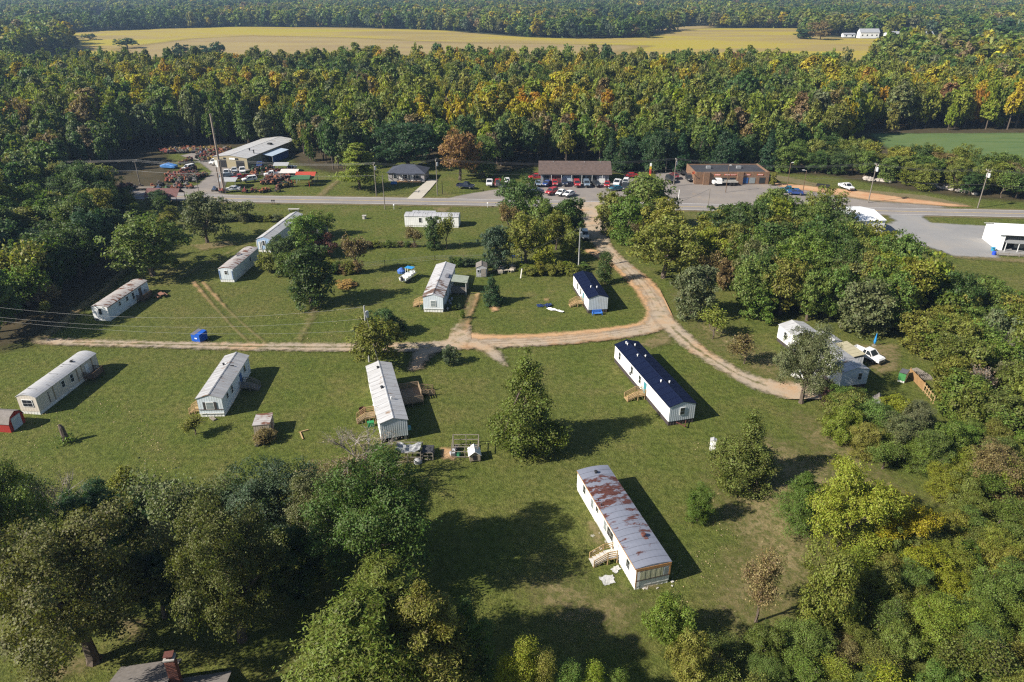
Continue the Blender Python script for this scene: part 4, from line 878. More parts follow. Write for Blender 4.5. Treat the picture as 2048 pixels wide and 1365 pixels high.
canopy('far pale tin roof standing among the trees behind the yard', (306, 279), 5.5, 5, 3.0, mat('carport_white', (.55, .53, .50)))
k = canopy('roadside picnic shelter with maroon metal roof at left', (326, 412), 9.5, 5.0, 2.7, R_MAROON, 'picnic_shelter', 1.9, 'shelter', R(-4), 'shelters by the road', WOOD_DARK)
for x in (-1.6, 1.6): mb = MB(); mb.box((x, -2.5, 1.35), (.14, .14, 2.7)); part('post', mb, WOOD_DARK, k)
mb = MB(); mb.box((0, 1.6, 1.1), (1.6, .1, 1.4)); part('notice_board', mb, FRAME, k)
# boat under blue tarp, left of the yard
p = G(338, 337); b = MB(); prof = [(-3.2, .6), (-2.6, .3), (2.4, .3), (2.9, .6), (2.9, 1.1), (.5, 1.9), (-3.2, 1.2)]; b.prism(prof, -1.1, 1.1, inset=.25)
solo('covered_boat', b, mat('blue_boat_tarp', (.05, .17, .42), .6, .3, 1), 'boat under a blue tarp at the left edge of the tractor yard', 'boat', (*p, 0), R(75))

def hip_house(name, label, c, rz, hw, hd, he, rise, wall, roofm, hip=True, group='buildings along the highway', over=.5):
    t = thing(name, label, 'house', (c[0], c[1], 0), rz, group)
    for nm, cc, d in (('front_wall', (0, -hd, he / 2), (2 * hw, .15, he)), ('back_wall', (0, hd, he / 2), (2 * hw, .15, he)), ('side_wall', (-hw, 0, he / 2), (.15, 2 * hd - .16, he)), ('side_wall', (hw, 0, he / 2), (.15, 2 * hd - .16, he))):
        mb = MB(); mb.box(cc, d); part(nm, mb, wall, t)
    X, Y = hw + over, hd + over; r = X - Y if hip else X
    for f in ([(-X, -Y, he), (X, -Y, he), (r, 0, he + rise), (-r, 0, he + rise)], [(X, Y, he), (-X, Y, he), (-r, 0, he + rise), (r, 0, he + rise)]) + (([(X, -Y, he), (X, Y, he), (r, 0, he + rise)], [(-X, Y, he), (-X, -Y, he), (-r, 0, he + rise)]) if hip else ()):
        n = len(f); mb = MB(); mb.add(f + [(x, y, z + .12) for x, y, z in f], [tuple(range(n))[::-1], tuple(range(n, 2 * n))] + [(i, (i + 1) % n, n + (i + 1) % n, n + i) for i in range(n)]); part('roof', mb, roofm, t)
    if not hip:
        for q in (-1, 1): mb = MB(); mb.prism([(-hd, he - .02), (hd, he - .02), (0, he + rise - .05)], q * hw - .06, q * hw + .06); part('gable', mb, wall, t)
    return t
def fwin(t, x, y, z, w, h, gm=GLASS, shutter=None, nm='window'):
    mb = MB(); mb.box((x, y, z), (w + .16, .06, h + .16)); f = part(nm, mb, FRAME, t)
    for q in (-.25, .25): mb = MB(); mb.box((x + q * w, y - .04, z), (w / 2 - .04, .03, h)); part('pane', mb, gm, f)
    if shutter:
        for q in (-1, 1): mb = MB(); mb.box((x + q * (w / 2 + .3), y - .02, z), (.36, .05, h + .1)); part('shutter', mb, shutter, t)
c, rz, hw, hd = box_frame((777.5, 362.5), (849, 364), 8.0)
t = hip_house('brick_house', 'grey brick cottage with slate-blue hip roof and concrete drive', c, rz, hw, hd, 2.7, 2.0, STONE, R_BLUESH)
for x in (-.62, .0, .62): fwin(t, x * hw, -hd - .1, 1.6, 1.1, 1.2, GLASS, SHUTTER)
for x in (-.3, .28): mb = MB(); mb.box((x * hw, -hd - .12, 1.15), (.95, .06, 2.1)); part('door', mb, DOOR_W, t)
for x in (-.42, -.14, .14, .42): mb = MB(); mb.box((x * hw, -hd - 1.3, 1.4), (.14, .14, 2.6)); part('porch_post', mb, DOOR_W, t)
mb = MB(); mb.box((0, -hd - .75, 2.66), (hw * 1.1, 1.4, .1)); part('porch_roof', mb, R_BLUESH, t)
mb = MB(); mb.box((.15 * hw, -hd - 1.0, .12), (hw * 1.35, 1.8, .24)); part('porch_floor', mb, mat('orange_planks', (.48, .28, .12), .8, .15, 3), t)
p = G(788, 370); b = MB(); b.box((0, 0, .65), (2.0, .9, .7)); 
for x in (-.8, .8): b.wheel((x, 0, .3), .3, .15, 'x')
solo('utility_cart', b, mat('cart_blue', (.04, .16, .42)), 'small blue cart on the lawn in front of the brick cottage', 'cart', (*p, 0))
# long store with brown roof
c, rz, hw, hd = box_frame((1082, 367), (1217, 368), 11.0)
t = hip_house('store', 'long store with brown shingle roof behind the crowded car park', c, rz, hw, hd, 3.1, 3.0, mat('store_wall', (.22, .235, .26), .8, .15, 1), R_BROWNSH, False, over=.9)
for x, w2, m_ in ((-.85, 1.8, GLASS), (-.55, 4.2, mat('maroon_panel', (.12, .05, .05))), (-.25, 3.0, mat('blue_white_panel', (.36, .45, .55))), (.12, 3.8, GLASS), (.5, 3.0, GLASS), (.8, 2.0, DOOR_W)): mb = MB(); mb.box((x * hw, -hd - .12, 1.45), (w2, .08, 2.3)); part('shopfront', mb, m_, t)
for x in (-.7, -.4, -.1, .2, .5, .8): mb = MB(); mb.box((x * hw, -hd - .75, 1.5), (.14, .14, 3.0)); part('porch_post', mb, DOOR_W, t)
for i in range(8):
    if i % 2: mb = MB(); mb.tube([(-hw + 1.5 + i * 2.6, -hd * .1, 5.6), (-hw + 1.5 + i * 2.6, -hd * .1, 6.2)], .12, 7); part('roof_vent', mb, METALG, t)
# flat-roofed brick store
c, rz, hw, hd = box_frame((1390, 370), (1535.5, 369.5), 13.0)
t = thing('brick_store', 'flat-roofed brown brick store with small red shop signs', 'store', (c[0], c[1], 0), rz, 'buildings along the highway')
for nm, cc, d in (('front_wall', (0, -hd, 2.1), (2 * hw, .3, 4.2)), ('back_wall', (0, hd, 1.9), (2 * hw, .3, 3.8)), ('side_wall', (-hw, 0, 2.0), (.3, 2 * hd - .32, 4.0)), ('side_wall', (hw, 0, 2.0), (.3, 2 * hd - .32, 4.0))): mb = MB(); mb.box(cc, d); part(nm, mb, BRICK, t)
mb = MB(); mb.box((0, 0, 3.45), (2 * hw - .35, 2 * hd - .35, .12)); part('flat_roof', mb, mat('tar_roof', (.045, .047, .055), .8, .2, .6), t)
for x in (-.72, .2): mb = MB(); mb.box((x * hw, -hd - .45, 2.1), (1.9, .6, 4.3)); part('brick_pier', mb, BRICK, t)
ORS = mat('orange_sign', (.55, .13, .06), .6, .1)
for x in (-.42, -.15, .02, .4, .75): mb = MB(); mb.box((x * hw, -hd - .2, 3.3), (2.0, .1, .42)); s1 = part('shop_sign', mb, ORS, t); mb = MB(); [mb.box((x * hw - .7 + .35 * i, -hd - .262, 3.3), (.2, .02, .2)) for i in range(5)]; part('lettering', mb, FRAME, s1)
for x, m_ in ((-.45, GLASS), (-.2, GLASS), (.0, GLASS), (.36, mat('blue_window', (.03, .09, .25))), (.55, GLASS_PALE), (.82, GLASS)): mb = MB(); mb.box((x * hw, -hd - .18, 1.4), (1.9, .08, 1.9)); part('shop_window', mb, m_, t)
mb = MB(); mb.box((-hw - .5, -hd * .8, 3.6), (1.0, .1, .9)); part('hanging_sign', mb, ORS, t)
for x in (-.5, .35): mb = MB(); mb.box((x * hw, 1.5, 3.9), (1.4, 1.2, .8)); part('roof_unit', mb, METALG, t)
# white metal buildings at right
b0 = np.array(G(1992.5, 501.6)); b1 = np.array(G(1963.5, 478.5)); v = (b1 - b0) / np.hypot(*(b1 - b0)); u = np.array([v[1], -v[0]]); dp = np.hypot(*(b1 - b0))
t = thing('metal_building', 'white metal building with inset lean-to porch at the right edge', 'building', (*b0, 0), math.atan2(u[1], u[0]), 'white metal buildings'); Lb = 26.0
mb = MB(); mb.add([(0, 0, 0), (0, dp, 0), (0, dp, 4.3), (0, dp / 2, 5.6), (0, 0, 4.3)], [(0, 4, 3, 2, 1)]); part('gable_wall', mb, WHITE_NEW, t)
mb = MB(); corrugated(mb, (0, 0), (1.2, 0), 0, lambda q: 4.3, .4, .04, (0, -1)); part('front_wall', mb, WHITE_NEW, t)
mb = MB(); corrugated(mb, (7.4, 0), (Lb, 0), 0, lambda q: 4.3, .4, .04, (0, -1)); part('front_wall', mb, CREAM, t)
mb = MB(); mb.box((4.3, 2.6, 2.1), (6.2, .1, 4.2)); part('recess_wall', mb, CREAM, t)
mb = MB(); mb.box((Lb / 2, dp, 2.1), (Lb, .1, 4.3)); part('back_wall', mb, WHITE_NEW, t)
for i in range(14):
    for y0, y1, z0, z1 in ((-.4, dp / 2, 4.15, 5.65), (dp / 2, dp + .4, 5.65, 4.15)):
        xa = -.4 + i * 1.9; mb = MB(); mb.add([(xa, y0, z0), (xa + 1.88, y0, z0), (xa + 1.88, y1, z1), (xa, y1, z1), (xa, y0, z0 + .08), (xa + 1.88, y0, z0 + .08), (xa + 1.88, y1, z1 + .08), (xa, y1, z1 + .08)], [(3, 2, 1, 0), (4, 5, 6, 7), (0, 1, 5, 4), (1, 2, 6, 5), (2, 3, 7, 6), (3, 0, 4, 7)]); part('roof_panel', mb, mat('bright_roof', (.74, .75, .76), .45, .04, .4), t)
mb = MB(); mb.add([(1.3, -.9, 2.3), (7.3, -.9, 2.3), (7.3, 2.5, 3.1), (1.3, 2.5, 3.1), (1.3, -.9, 2.38), (7.3, -.9, 2.38), (7.3, 2.5, 3.18), (1.3, 2.5, 3.18)], [(3, 2, 1, 0), (4, 5, 6, 7), (0, 1, 5, 4), (1, 2, 6, 5), (2, 3, 7, 6), (3, 0, 4, 7)]); part('lean_to_roof', mb, METALG, t)
for x in (1.4, 4.3, 7.2): mb = MB(); mb.box((x, -.8, 1.15), (.14, .14, 2.3)); part('post', mb, DOOR_W, t)
mb = MB(); mb.box((3.6, 2.5, 1.3), (2.4, .1, 2.4)); part('open_bay', mb, BLACK, t)
for i, (x, y, m_, hz) in enumerate([(1985, 503, mat('barrel_teal', (.03, .25, .42)), .9), (1987, 511, mat('barrel_blue', (.02, .07, .5)), 1.0)]):
    p = G(x, y); b = MB(); b.tube([(0, 0, 0), (0, 0, .1), (0, 0, hz - .1), (0, 0, hz)], [.4, .44, .44, .38], 12); b.box((0, 0, hz + .05), (1.0, .9, .1)) if i == 0 else None
    solo('barrel', b, m_, ('teal drum with a lid', 'bright blue plastic drum')[i] + ' on the gravel beside the white metal building', 'barrel', (*p, 0), 0, 'drums by the white metal building')
timber_fence('low grey rail fence in front of the white metal building', [(1994, 512), (2060, 516)], .9, WOOD_GREY, False, 2.4)
wq = G(1738, 478); w2 = Home('metal_building', 'bright white gabled metal building mostly hidden behind the big grove', 'building', None, 4.6, 1.0, 'gable', WHITE_NEW, None, mat('bright_roof', (.74, .75, .76)), .02, .3, 2.0, SKIRT_WHITE, .5, 'white metal buildings', size=(np.array([wq[0] - 2.5, wq[1] + 7]), R(-84), 6.5, 6.0))
# nearest house: only its roof and chimney reach into the frame
a = np.array(G(245, 1336, 3.0)); b = np.array(G(364, 1319, 3.0)); u = (b - a) / np.hypot(*(b - a)); v = np.array([-u[1], u[0]]); L1 = np.hypot(*(b - a))
rz = math.atan2(u[1], u[0]); t = thing('house', 'house with grey shingle roof and red brick chimney at the bottom edge', 'house', (*a, 0), rz)
def slab_roof(x0, x1, ye, ze, zr, dp_):
    """two slopes; ye is the far eave, the ridge lies dp_ nearer"""
    for y0, y1 in ((ye, ye - dp_), (ye - 2 * dp_, ye - dp_)):
        f = [(x0, y0, ze), (x1, y0, ze), (x1, y1, zr), (x0, y1, zr)]
        mb = MB(); mb.add(f + [(x, y, z + .14) for x, y, z in f], [(0, 1, 2, 3), (7, 6, 5, 4), (0, 4, 5, 1), (1, 5, 6, 2), (2, 6, 7, 3), (3, 7, 4, 0)]); part('roof', mb, R_GREYSH, t)
q = np.array(G(464, 1344, 3.0)) - a; x2, y2 = float(q @ u), float(q @ v)
q = np.array(G(350, 1353, 4.4)) - a; chx, chy = float(q @ u), float(q @ v)
slab_roof(-.1, L1, 0.0, 3.0, 4.75, 3.9); slab_roof(L1 + .02, x2, y2, 3.0, 4.4, 3.4)
WB = mat('house_brick', (.26, .12, .08), .85, .2, 3)
for x0, x1, ye, d, zr in ((.3, L1 - .4, -.5, 3.4, 4.6), (L1 - .3, x2 - .4, y2 - .5, 2.9, 4.25)):
    for yy in (ye, ye - 2 * d): mb = MB(); mb.box(((x0 + x1) / 2, yy, 1.45), (x1 - x0, .2, 2.9)); part('wall', mb, WB, t)
    for xx in (x0, x1): mb = MB(); mb.prism([(ye - .12, 0), (ye - 2 * d + .12, 0), (ye - 2 * d + .12, 2.9), (ye - d, zr), (ye - .12, 2.9)], xx - .1, xx + .1); part('wall', mb, WB, t)
CB = mat('chimney_brick', (.21, .085, .06), .9, .3, 5)
mb = MB(); mb.box((chx, chy, 4.7), (.80, .65, 4.0)); ch = part('chimney', mb, CB, t)
for i in range(26):
    for q in range(3):
        mb = MB(); mb.box((chx - .26 + q * .26 + (.05 if i % 2 else -.05), chy - .335, 3.0 + i * .145), (.24, .03, .11)); part('brick', mb, CB, ch)
        if q < 2: mb = MB(); mb.box((chx + .41, chy - .15 + q * .3 + (.05 if i % 2 else -.05), 3.0 + i * .145), (.03, .26, .11)); part('brick', mb, CB, ch)
mb = MB(); mb.box((chx, chy, 6.78), (.95, .8, .14)); part('chimney_crown', mb, CONCRETE, t)
mb = MB(); mb.box((chx, chy, 7.0), (.45, .4, .3)); mb.box((chx, chy, 7.2), (.8, .7, .07)); part('chimney_cap', mb, mat('rusty_metal', RUST), t)
# far houses beyond the crop field
def far_house(label, px, w, d, hh, rise, wall, roofm, rz=0):
    p = G(*px); t = hip_house('far_house', label, (p[0], p[1] + d / 2), rz, w / 2, d / 2, hh, rise, wall, roofm, False, 'far houses')
    n = max(2, int(w / 5))
    for i in range(n): fwin(t, -w / 2 + w * (i + .5) / n, -d / 2 - .12, hh * .55, 1.6, 1.5)
    return t
far_house('white farmhouse with grey roof beyond the crop field', (1738, 77), 22, 9, 6, 4, WHITE_NEW, mat('far_roof', (.3, .31, .33)))
far_house('long low house with grey roof right of the white farmhouse', (1826, 78), 46, 11, 4, 3.5, mat('far_brick', (.3, .18, .14)), mat('far_roof', (.3, .31, .33)))
far_house('small white shed between the two far houses', (1781, 77.5), 12, 6, 4.5, 1.5, WHITE_NEW, WHITE_NEW)
far_house('pale low shed left of the white farmhouse', (1698, 75), 14, 6, 3, 1.5, WHITE_NEW, mat('far_roof', (.3, .31, .33)))
far_house('long white shed beyond the stubble field', (262, 30), 38, 12, 6, 3, WHITE_NEW, WHITE_NEW)
far_house('tan barn with reddish roof beyond the stubble field', (362, 27), 40, 12, 8, 4, WHITE_NEW, mat('far_rust', (.3, .16, .12)))
far_house('white house among the farthest woods left of centre', (878, 9), 60, 16, 26, 6, WHITE_NEW, mat('far_roof', (.3, .31, .33)))
far_house('white house with wide roof among the farthest woods', (968, 9), 60, 16, 26, 8, WHITE_NEW, WHITE_NEW)
far_house('grey-roofed barn at the far left edge', (10, 60), 40, 10, 5, 3, mat('far_brick', (.3, .18, .14)), WHITE_NEW)

# ------------------------------------------------------------------ vehicles
PAINT = tinted('car_paint', 0.28, 0.0, .05, .55); CHROME = mat('bumper', (.30, .30, .31), .35, .1, 2, metal=.6); LAMP = mat('headlamp', (.7, .7, .68), .15, .05); TAIL = mat('tail_lamp', (.4, .015, .012), .25, .05)
def car_meshes(kind):
    S = {}
    def put(nm, mb, m): S.setdefault(nm, []).append(mb.mesh(nm, m))
    if kind == 'sedan': L, W, zr, prof, cab = 4.7, 1.8, 1.45, [(-2.35, .35), (-2.3, .72), (-2.2, .92), (-1.5, 1.0), (-1.0, 1.0), (1.0, .98), (1.3, .95), (2.2, .75), (2.35, .55), (2.33, .3), (-2.2, .25)], [(-1.75, .97), (-1.05, 1.40), (.35, 1.42), (1.25, .95)]
    elif kind == 'suv': L, W, zr, prof, cab = 4.8, 1.9, 1.8, [(-2.4, .4), (-2.4, 1.0), (-2.3, 1.1), (1.0, 1.08), (1.2, 1.08), (2.2, .98), (2.4, .75), (2.38, .35), (-2.3, .32)], [(-2.3, 1.08), (-2.05, 1.72), (.35, 1.74), (1.15, 1.07)]
    else: L, W, zr, prof, cab = 5.7, 2.0, 1.85, [(-2.8, .5), (-2.8, .75), (-.55, .75), (-.5, 1.1), (1.3, 1.12), (1.5, 1.1), (2.65, 1.02), (2.85, .8), (2.83, .42), (-2.7, .42)], [(-.5, 1.1), (-.35, 1.80), (.75, 1.82), (1.5, 1.10)]
    mb = MB(); mb.prism(prof, -W / 2, W / 2, inset=.09); put('body', mb, PAINT)
    # glass house, then pillars and roof over it
    mb = MB(); cy_ = sum(p[0] for p in cab) / 4; g = cab; W2 = W / 2 - .14
    n = len(g); vs_ = [(x * k, y, z) for x in (-1, 1) for (y, z), k in zip(g, (W / 2 - .04, W2 - .08, W2 - .08, W / 2 - .04))]
    mb.add(vs_, [(3, 2, 1, 0), (4, 5, 6, 7), (0, 1, 5, 4), (2, 3, 7, 6)]); put('windows', mb, GLASS)
    mb = MB(); mb.box((0, (g[1][0] + g[2][0]) / 2, g[1][1] + .035), (2 * W2 - .06, g[2][0] - g[1][0] + .12, .07), taper=.93); put('roof', mb, PAINT)
    for x in (-1, 1):
        mb = MB(); w0, w1 = x * (W / 2 - .03), x * (W2 - .07)
        mb.beam((w0, g[0][0], g[0][1]), (w1, g[1][0], g[1][1]), .09); mb.beam((w0, g[3][0], g[3][1]), (w1, g[2][0], g[2][1]), .09); m_ = (g[1][0] + g[2][0]) / 2; mb.beam((x * (W / 2 - .02), m_, g[0][1]), (w1, m_, g[1][1]), .09); put('pillar', mb, PAINT)
        mb = MB(); mb.box((x * (W / 2 + .1), g[3][0] - .25, g[3][1] + .08), (.2, .12, .14)); put('mirror', mb, BLACK)
        for y in (-L * .31, L * .31): mb = MB(); mb.wheel((x * (W / 2 - .1), y, .34), .35, .24); put('wheel', mb, RUBBER); mb = MB(); mb.wheel((x * (W / 2 + .03), y, .34), .2, .03); put('hubcap', mb, CHROME)
        mb = MB(); mb.box((x * (W / 2 - .3), L / 2 - .04, prof[-4][1] - .02 if kind == 'sedan' else .82), (.4, .1, .16)); put('headlight', mb, LAMP)
        mb = MB(); mb.box((x * (W / 2 - .2), -L / 2 + .02, .85), (.26, .08, .2)); put('tail_light', mb, TAIL)
    mb = MB(); mb.box((0, L / 2 - .02, .55), (.9, .08, .2)); put('grille', mb, BLACK)
    mb = MB(); mb.box((0, L / 2 + .0, .38), (W - .2, .12, .16)); put('bumper', mb, CHROME if kind == 'pickup' else BLACK)
    if kind == 'pickup':
        for x in (-1, 1): mb = MB(); mb.box((x * (W / 2 - .06), -1.65, .95), (.12, 2.3, .42)); put('bed_side', mb, PAINT)
        mb = MB(); mb.box((0, -2.77, .95), (W - .2, .08, .42)); put('tailgate', mb, PAINT)
    return S
CARS = {k: car_meshes(k) for k in ('sedan', 'suv', 'pickup')}
COL = dict(white=(.72, .72, .72), red=(.36, .02, .025), dark=(.025, .028, .032), blue=(.02, .055, .22), teal=(.01, .12, .19), navy=(.012, .02, .05), silver=(.38, .40, .42), maroon=(.17, .02, .025), greyblue=(.14, .19, .25))
def car(px, kind, col, rz, label, group='cars and pickups by the stores', cat=None, nm=None):
    p = G(*px); k = thing(nm or {'sedan': 'parked_car', 'suv': 'parked_car', 'pickup': 'pickup_truck'}[kind], label, cat or ('pickup' if kind == 'pickup' else 'car'), (*p, .012 + .006 * LAYER[0]), R(rz), group)
    for n, ms in CARS[kind].items():
        for me in ms: link(n, me, k, color=COL[col])
    return k
# heading 180: nose towards the camera
for px, kd, cl, rz, lb in (
    ((979, 372), 'pickup', 'white', 180, 'white pickup parked on the grass, leftmost of the store car park row'),
    ((996, 372), 'pickup', 'red', 180, 'red pickup beside the white pickup at the left end of the car park'),
    ((1000, 377), 'sedan', 'dark', 215, 'dark low car just in front of the red pickup at left of the car park'),
    ((1014, 368), 'sedan', 'white', 180, 'white car partly hidden by the roadside tree crown'),
    ((1074, 361), 'pickup', 'red', 100, 'red pickup parked crosswise at the left corner of the brown-roofed store'),
    ((1076, 373), 'sedan', 'greyblue', 180, 'pale blue car below the left corner of the brown-roofed store'),
    ((1094, 373), 'sedan', 'blue', 150, 'blue car parked in front of the store, left of the bright red one'),
    ((1109.5, 372), 'sedan', 'red', 180, 'bright red car nose out in front of the store shopfront'),
    ((1129, 372), 'suv', 'navy', 180, 'dark car between the bright red car and the red station wagon'),
    ((1154, 374), 'suv', 'red', 180, 'red boxy vehicle in the middle of the row before the store'),
    ((1173, 374), 'suv', 'greyblue', 180, 'grey-blue van right of the red boxy vehicle'),
    ((1192, 374), 'sedan', 'dark', 200, 'dark car right of the grey-blue van in front of the store'),
    ((1214, 375), 'sedan', 'red', 170, 'small red car in front of the right corner of the store'),
    ((1234, 372), 'pickup', 'white', 165, 'white pickup at the right end of the store row'),
    ((1251, 371), 'suv', 'white', 165, 'white sport utility car next to the tree at the right end'),
    ((1261, 357), 'sedan', 'red', 100, 'red and blue car parked sideways behind the right end of the store row'),
    ((1231, 383), 'sedan', 'teal', 110, 'turquoise car parked sideways near the road behind the tree tops'),
    ((1250, 381), 'suv', 'dark', 175, 'dark van behind the trees at the right end of the car park'),
    ((1103, 390), 'suv', 'red', 140, 'red sport utility car in the open car park, left of two white cars'),
    ((1122, 391.5), 'sedan', 'white', 150, 'white sedan in the open car park next to the red sport utility car'),
    ((1138, 394), 'sedan', 'white', 140, 'white sedan nearest the road in the open car park'),
    ((1072, 388), 'sedan', 'greyblue', 110, 'grey-blue car half behind the tall roadside tree'),
    ((931, 378), 'pickup', 'navy', 255, 'dark pickup standing alone on the grass left of the car park'),
    ((1378, 363), 'suv', 'dark', 180, 'dark sport utility car at the left side of the brick store'),
    ((1341, 365), 'suv', 'dark', 195, 'dark car behind the tree crowns left of the brick store'),
    ((1349, 358), 'sedan', 'maroon', 195, 'maroon car behind the tree crowns left of the brick store'),
    ((1578, 387), 'pickup', 'teal', 75, 'teal pickup parked by the road in front of the grove'),
    ((1590, 391), 'sedan', 'blue', 75, 'blue car parked alongside the teal pickup'),
    ((1691, 380), 'pickup', 'white', 195, 'white truck standing alone on the red dirt edge at right'),
    ): car(px, kd, cl, rz, lb)
car((1169.5, 478), 'suv', 'white', 180, 'white sport utility car on the shaded gravel drive below the highway', 'cars in the home park')
car((1732, 720), 'pickup', 'white', 212, 'white pickup with sunroof beside the home behind the oak', 'cars in the home park')
car((1610, 762), 'sedan', 'white', 240, 'white car under the spreading oak', 'cars in the home park')
# flatbed truck before the brick store
p = G(1450, 372); k = thing('flatbed_truck', 'black flatbed truck parked before the brick store', 'truck', (*p, .25), R(90), 'trucks')
for nm, c_, d, m_ in (('bed', (0, -1.2, 1.0), (2.2, 5.2, .18), BLACK), ('cab', (0, 2.3, 1.4), (2.1, 1.9, 1.5), WHITE_NEW), ('bonnet', (0, 3.6, 1.0), (1.9, 1.2, .9), WHITE_NEW), ('windscreen', (0, 3.27, 1.75), (1.8, .06, .6), GLASS), ('chassis', (0, .4, .65), (.9, 7.2, .3), BLACK)): mb = MB(); mb.box(c_, d, taper=.94 if nm == 'cab' else 1); part(nm, mb, m_, k)
for x in (-.95, .95):
    for y in (-2.6, -1.5, 3.3): mb = MB(); mb.wheel((x, y, .45), .45, .3); part('wheel', mb, RUBBER, k)
    mb = MB(); mb.box((x * 1.1, -1.2, 1.25), (.08, 5.2, .4)); part('side_board', mb, mat('pale_board', (.5, .48, .44)), k)
def trailer(label, px, rz, m, L=4.0, W=1.8, side=.4, group='trailers'):
    p = G(*px); k = thing('utility_trailer', label, 'trailer', (*p, .22), R(rz), group)
    mb = MB(); mb.box((0, 0, .6), (W, L, .12)); part('bed', mb, m, k)
    for x in (-1, 1):
        mb = MB(); mb.box((x * W / 2, 0, .6 + side / 2), (.06, L, side)); part('side_board', mb, m, k); mb = MB(); mb.wheel((x * (W / 2 + .12), 0, .35), .35, .2); part('wheel', mb, RUBBER, k)
    mb = MB(); mb.beam((0, L / 2, .55), (0, L / 2 + 1.3, .5), .1); part('drawbar', mb, BLACK, k); return k
trailer('dark utility trailer at the edge of the red dirt strip', (1645, 377), 60, BLACK)
for i, x in enumerate((1362, 1373, 1383)): trailer('dark trailer parked in the row behind the brick store lot', (x, 350), 10, BLACK, 4.5, 2.0, .5, 'trailers behind the brick store')
trailer('grey low trailer near the road at the left yard edge', (292, 381), 95, WOOD_GREY, 5, 2, .3)
# boat on trailer by the patched-roof home
p = G(817, 560); k = thing('motor_boat', 'white motor boat with blue canopy on a trailer left of the patched-roof home', 'boat', (*p, 0), R(-22))
hull = MB(); st = [(-2.6, .95, .55), (-1.5, 1.0, .5), (0, 1.0, .5), (1.4, .85, .55), (2.4, .45, .7), (3.0, .05, .95)]; vs_ = []
for y, hw_, zb in st: vs_ += [(-hw_, y, 1.35), (-hw_ * .75, y, zb + .15), (0, y, zb), (hw_ * .75, y, zb + .15), (hw_, y, 1.35)]
hull.add(vs_, [(i * 5 + j, i * 5 + j + 1, i * 5 + j + 6, i * 5 + j + 5) for i in range(5) for j in range(4)] + [(4, 3, 2, 1, 0)]); part('hull', hull, WHITE_NEW, k)
mb = MB(); mb.box((0, -.4, 1.05), (1.6, 3.6, .08)); part('deck', mb, CREAM, k)
for y in (-1.2, .2): mb = MB(); mb.box((0, y, 1.3), (1.3, .5, .4)); part('seat', mb, WHITE_NEW, k)
mb = MB(); mb.box((.4, .9, 1.55), (.7, .4, .7)); part('console', mb, WHITE_NEW, k)
for x in (-.85, .85):
    for y in (.3, 1.3): mb = MB(); mb.beam((x, y, 1.3), (x, y + .1, 2.6), .06); part('canopy_pole', mb, FRAME, k)
mb = MB(); mb.box((0, .85, 2.65), (1.9, 1.4, .07)); part('canopy', mb, mat('canopy_blue', (.03, .25, .55)), k)
mb = MB(); mb.box((0, -2.85, 1.3), (.45, .5, .9), taper=.8); part('outboard_motor', mb, BLACK, k)
for x in (-.9, .9): mb = MB(); mb.wheel((x, -1.0, .33), .33, .2); part('wheel', mb, RUBBER, k)
mb = MB(); mb.beam((-.5, -2.4, .45), (0, 4.0, .45), .1); mb.beam((.5, -2.4, .45), (0, 4.0, .45), .1); part('trailer_frame', mb, METALG, k)
p = G(803, 546); b = MB(); b.tube([(0, 0, 0), (0, 0, .6), (0, 0, 1.2)], [.9, 1.0, .3], 10); solo('covered_heap', b, mat('heap_blue', (.06, .14, .42), .7, .3), 'blue tarp-covered heap behind the motor boat', 'heap', (*p, 0))

# ------------------------------------------------------------------ tractors and yard machines
TPAINT = tinted('tractor_paint', .5, 0, .2, .4)
def tractor_parts():
    out = []
    def put(nm, mb, m): out.append((nm, mb.mesh(nm, m)))
    mb = MB(); mb.box((0, .95, .95), (.62, 1.7, .6), taper=.9); put('hood', mb, TPAINT)
    mb = MB(); mb.box((0, 0, .6), (.45, 2.9, .35)); put('chassis', mb, BLACK)
    for x in (-1, 1):
        mb = MB(); mb.wheel((x * .75, -.75, .72), .72, .4, n=16); put('rear_wheel', mb, RUBBER); mb = MB(); mb.wheel((x * .96, -.75, .72), .38, .04); put('wheel_rim', mb, TPAINT)
        mb = MB(); mb.wheel((x * .65, 1.35, .42), .42, .25); put('front_wheel', mb, RUBBER)
        mb = MB(); mb.box((x * .75, -.75, 1.5), (.42, 1.1, .07)); put('fender', mb, TPAINT)
    mb = MB(); mb.box((0, -.7, 1.2), (.5, .5, .12)); mb.box((0, -.95, 1.5), (.5, .1, .5)); put('seat', mb, BLACK)
    mb = MB(); mb.beam((0, .1, 1.15), (0, -.2, 1.6), .06); mb.tube([(-.2, -.2, 1.6), (0, -.15, 1.68), (.2, -.2, 1.6)], .04, 5); put('steering_wheel', mb, BLACK)
    mb = MB(); mb.tube([(.2, 1.0, 1.2), (.2, 1.0, 1.95)], .05, 6); put('exhaust', mb, BLACK)
    return out
TR = tractor_parts(); TCOL = [(.24, .035, .02), (.30, .085, .025), (.20, .025, .022), (.03, .11, .04), (.05, .10, .2), (.22, .07, .035), (.32, .22, .04), (.16, .075, .05), (.22, .21, .20), (.10, .08, .065)]
TNAME = ['red', 'orange', 'red', 'green', 'blue', 'orange-red', 'yellow', 'rusty brown', 'grey', 'dark brown']
def tractor(px, ci, rz, where):
    p = G(*px); k = thing('tractor', f'{TNAME[ci]} tractor {where}', 'tractor', (*p, .09), R(rz), f'{TNAME[ci]} tractors {where}')
    for nm, me in TR: link(nm, me, k, color=TCOL[ci])
rt = random.Random(11); n_ = 0
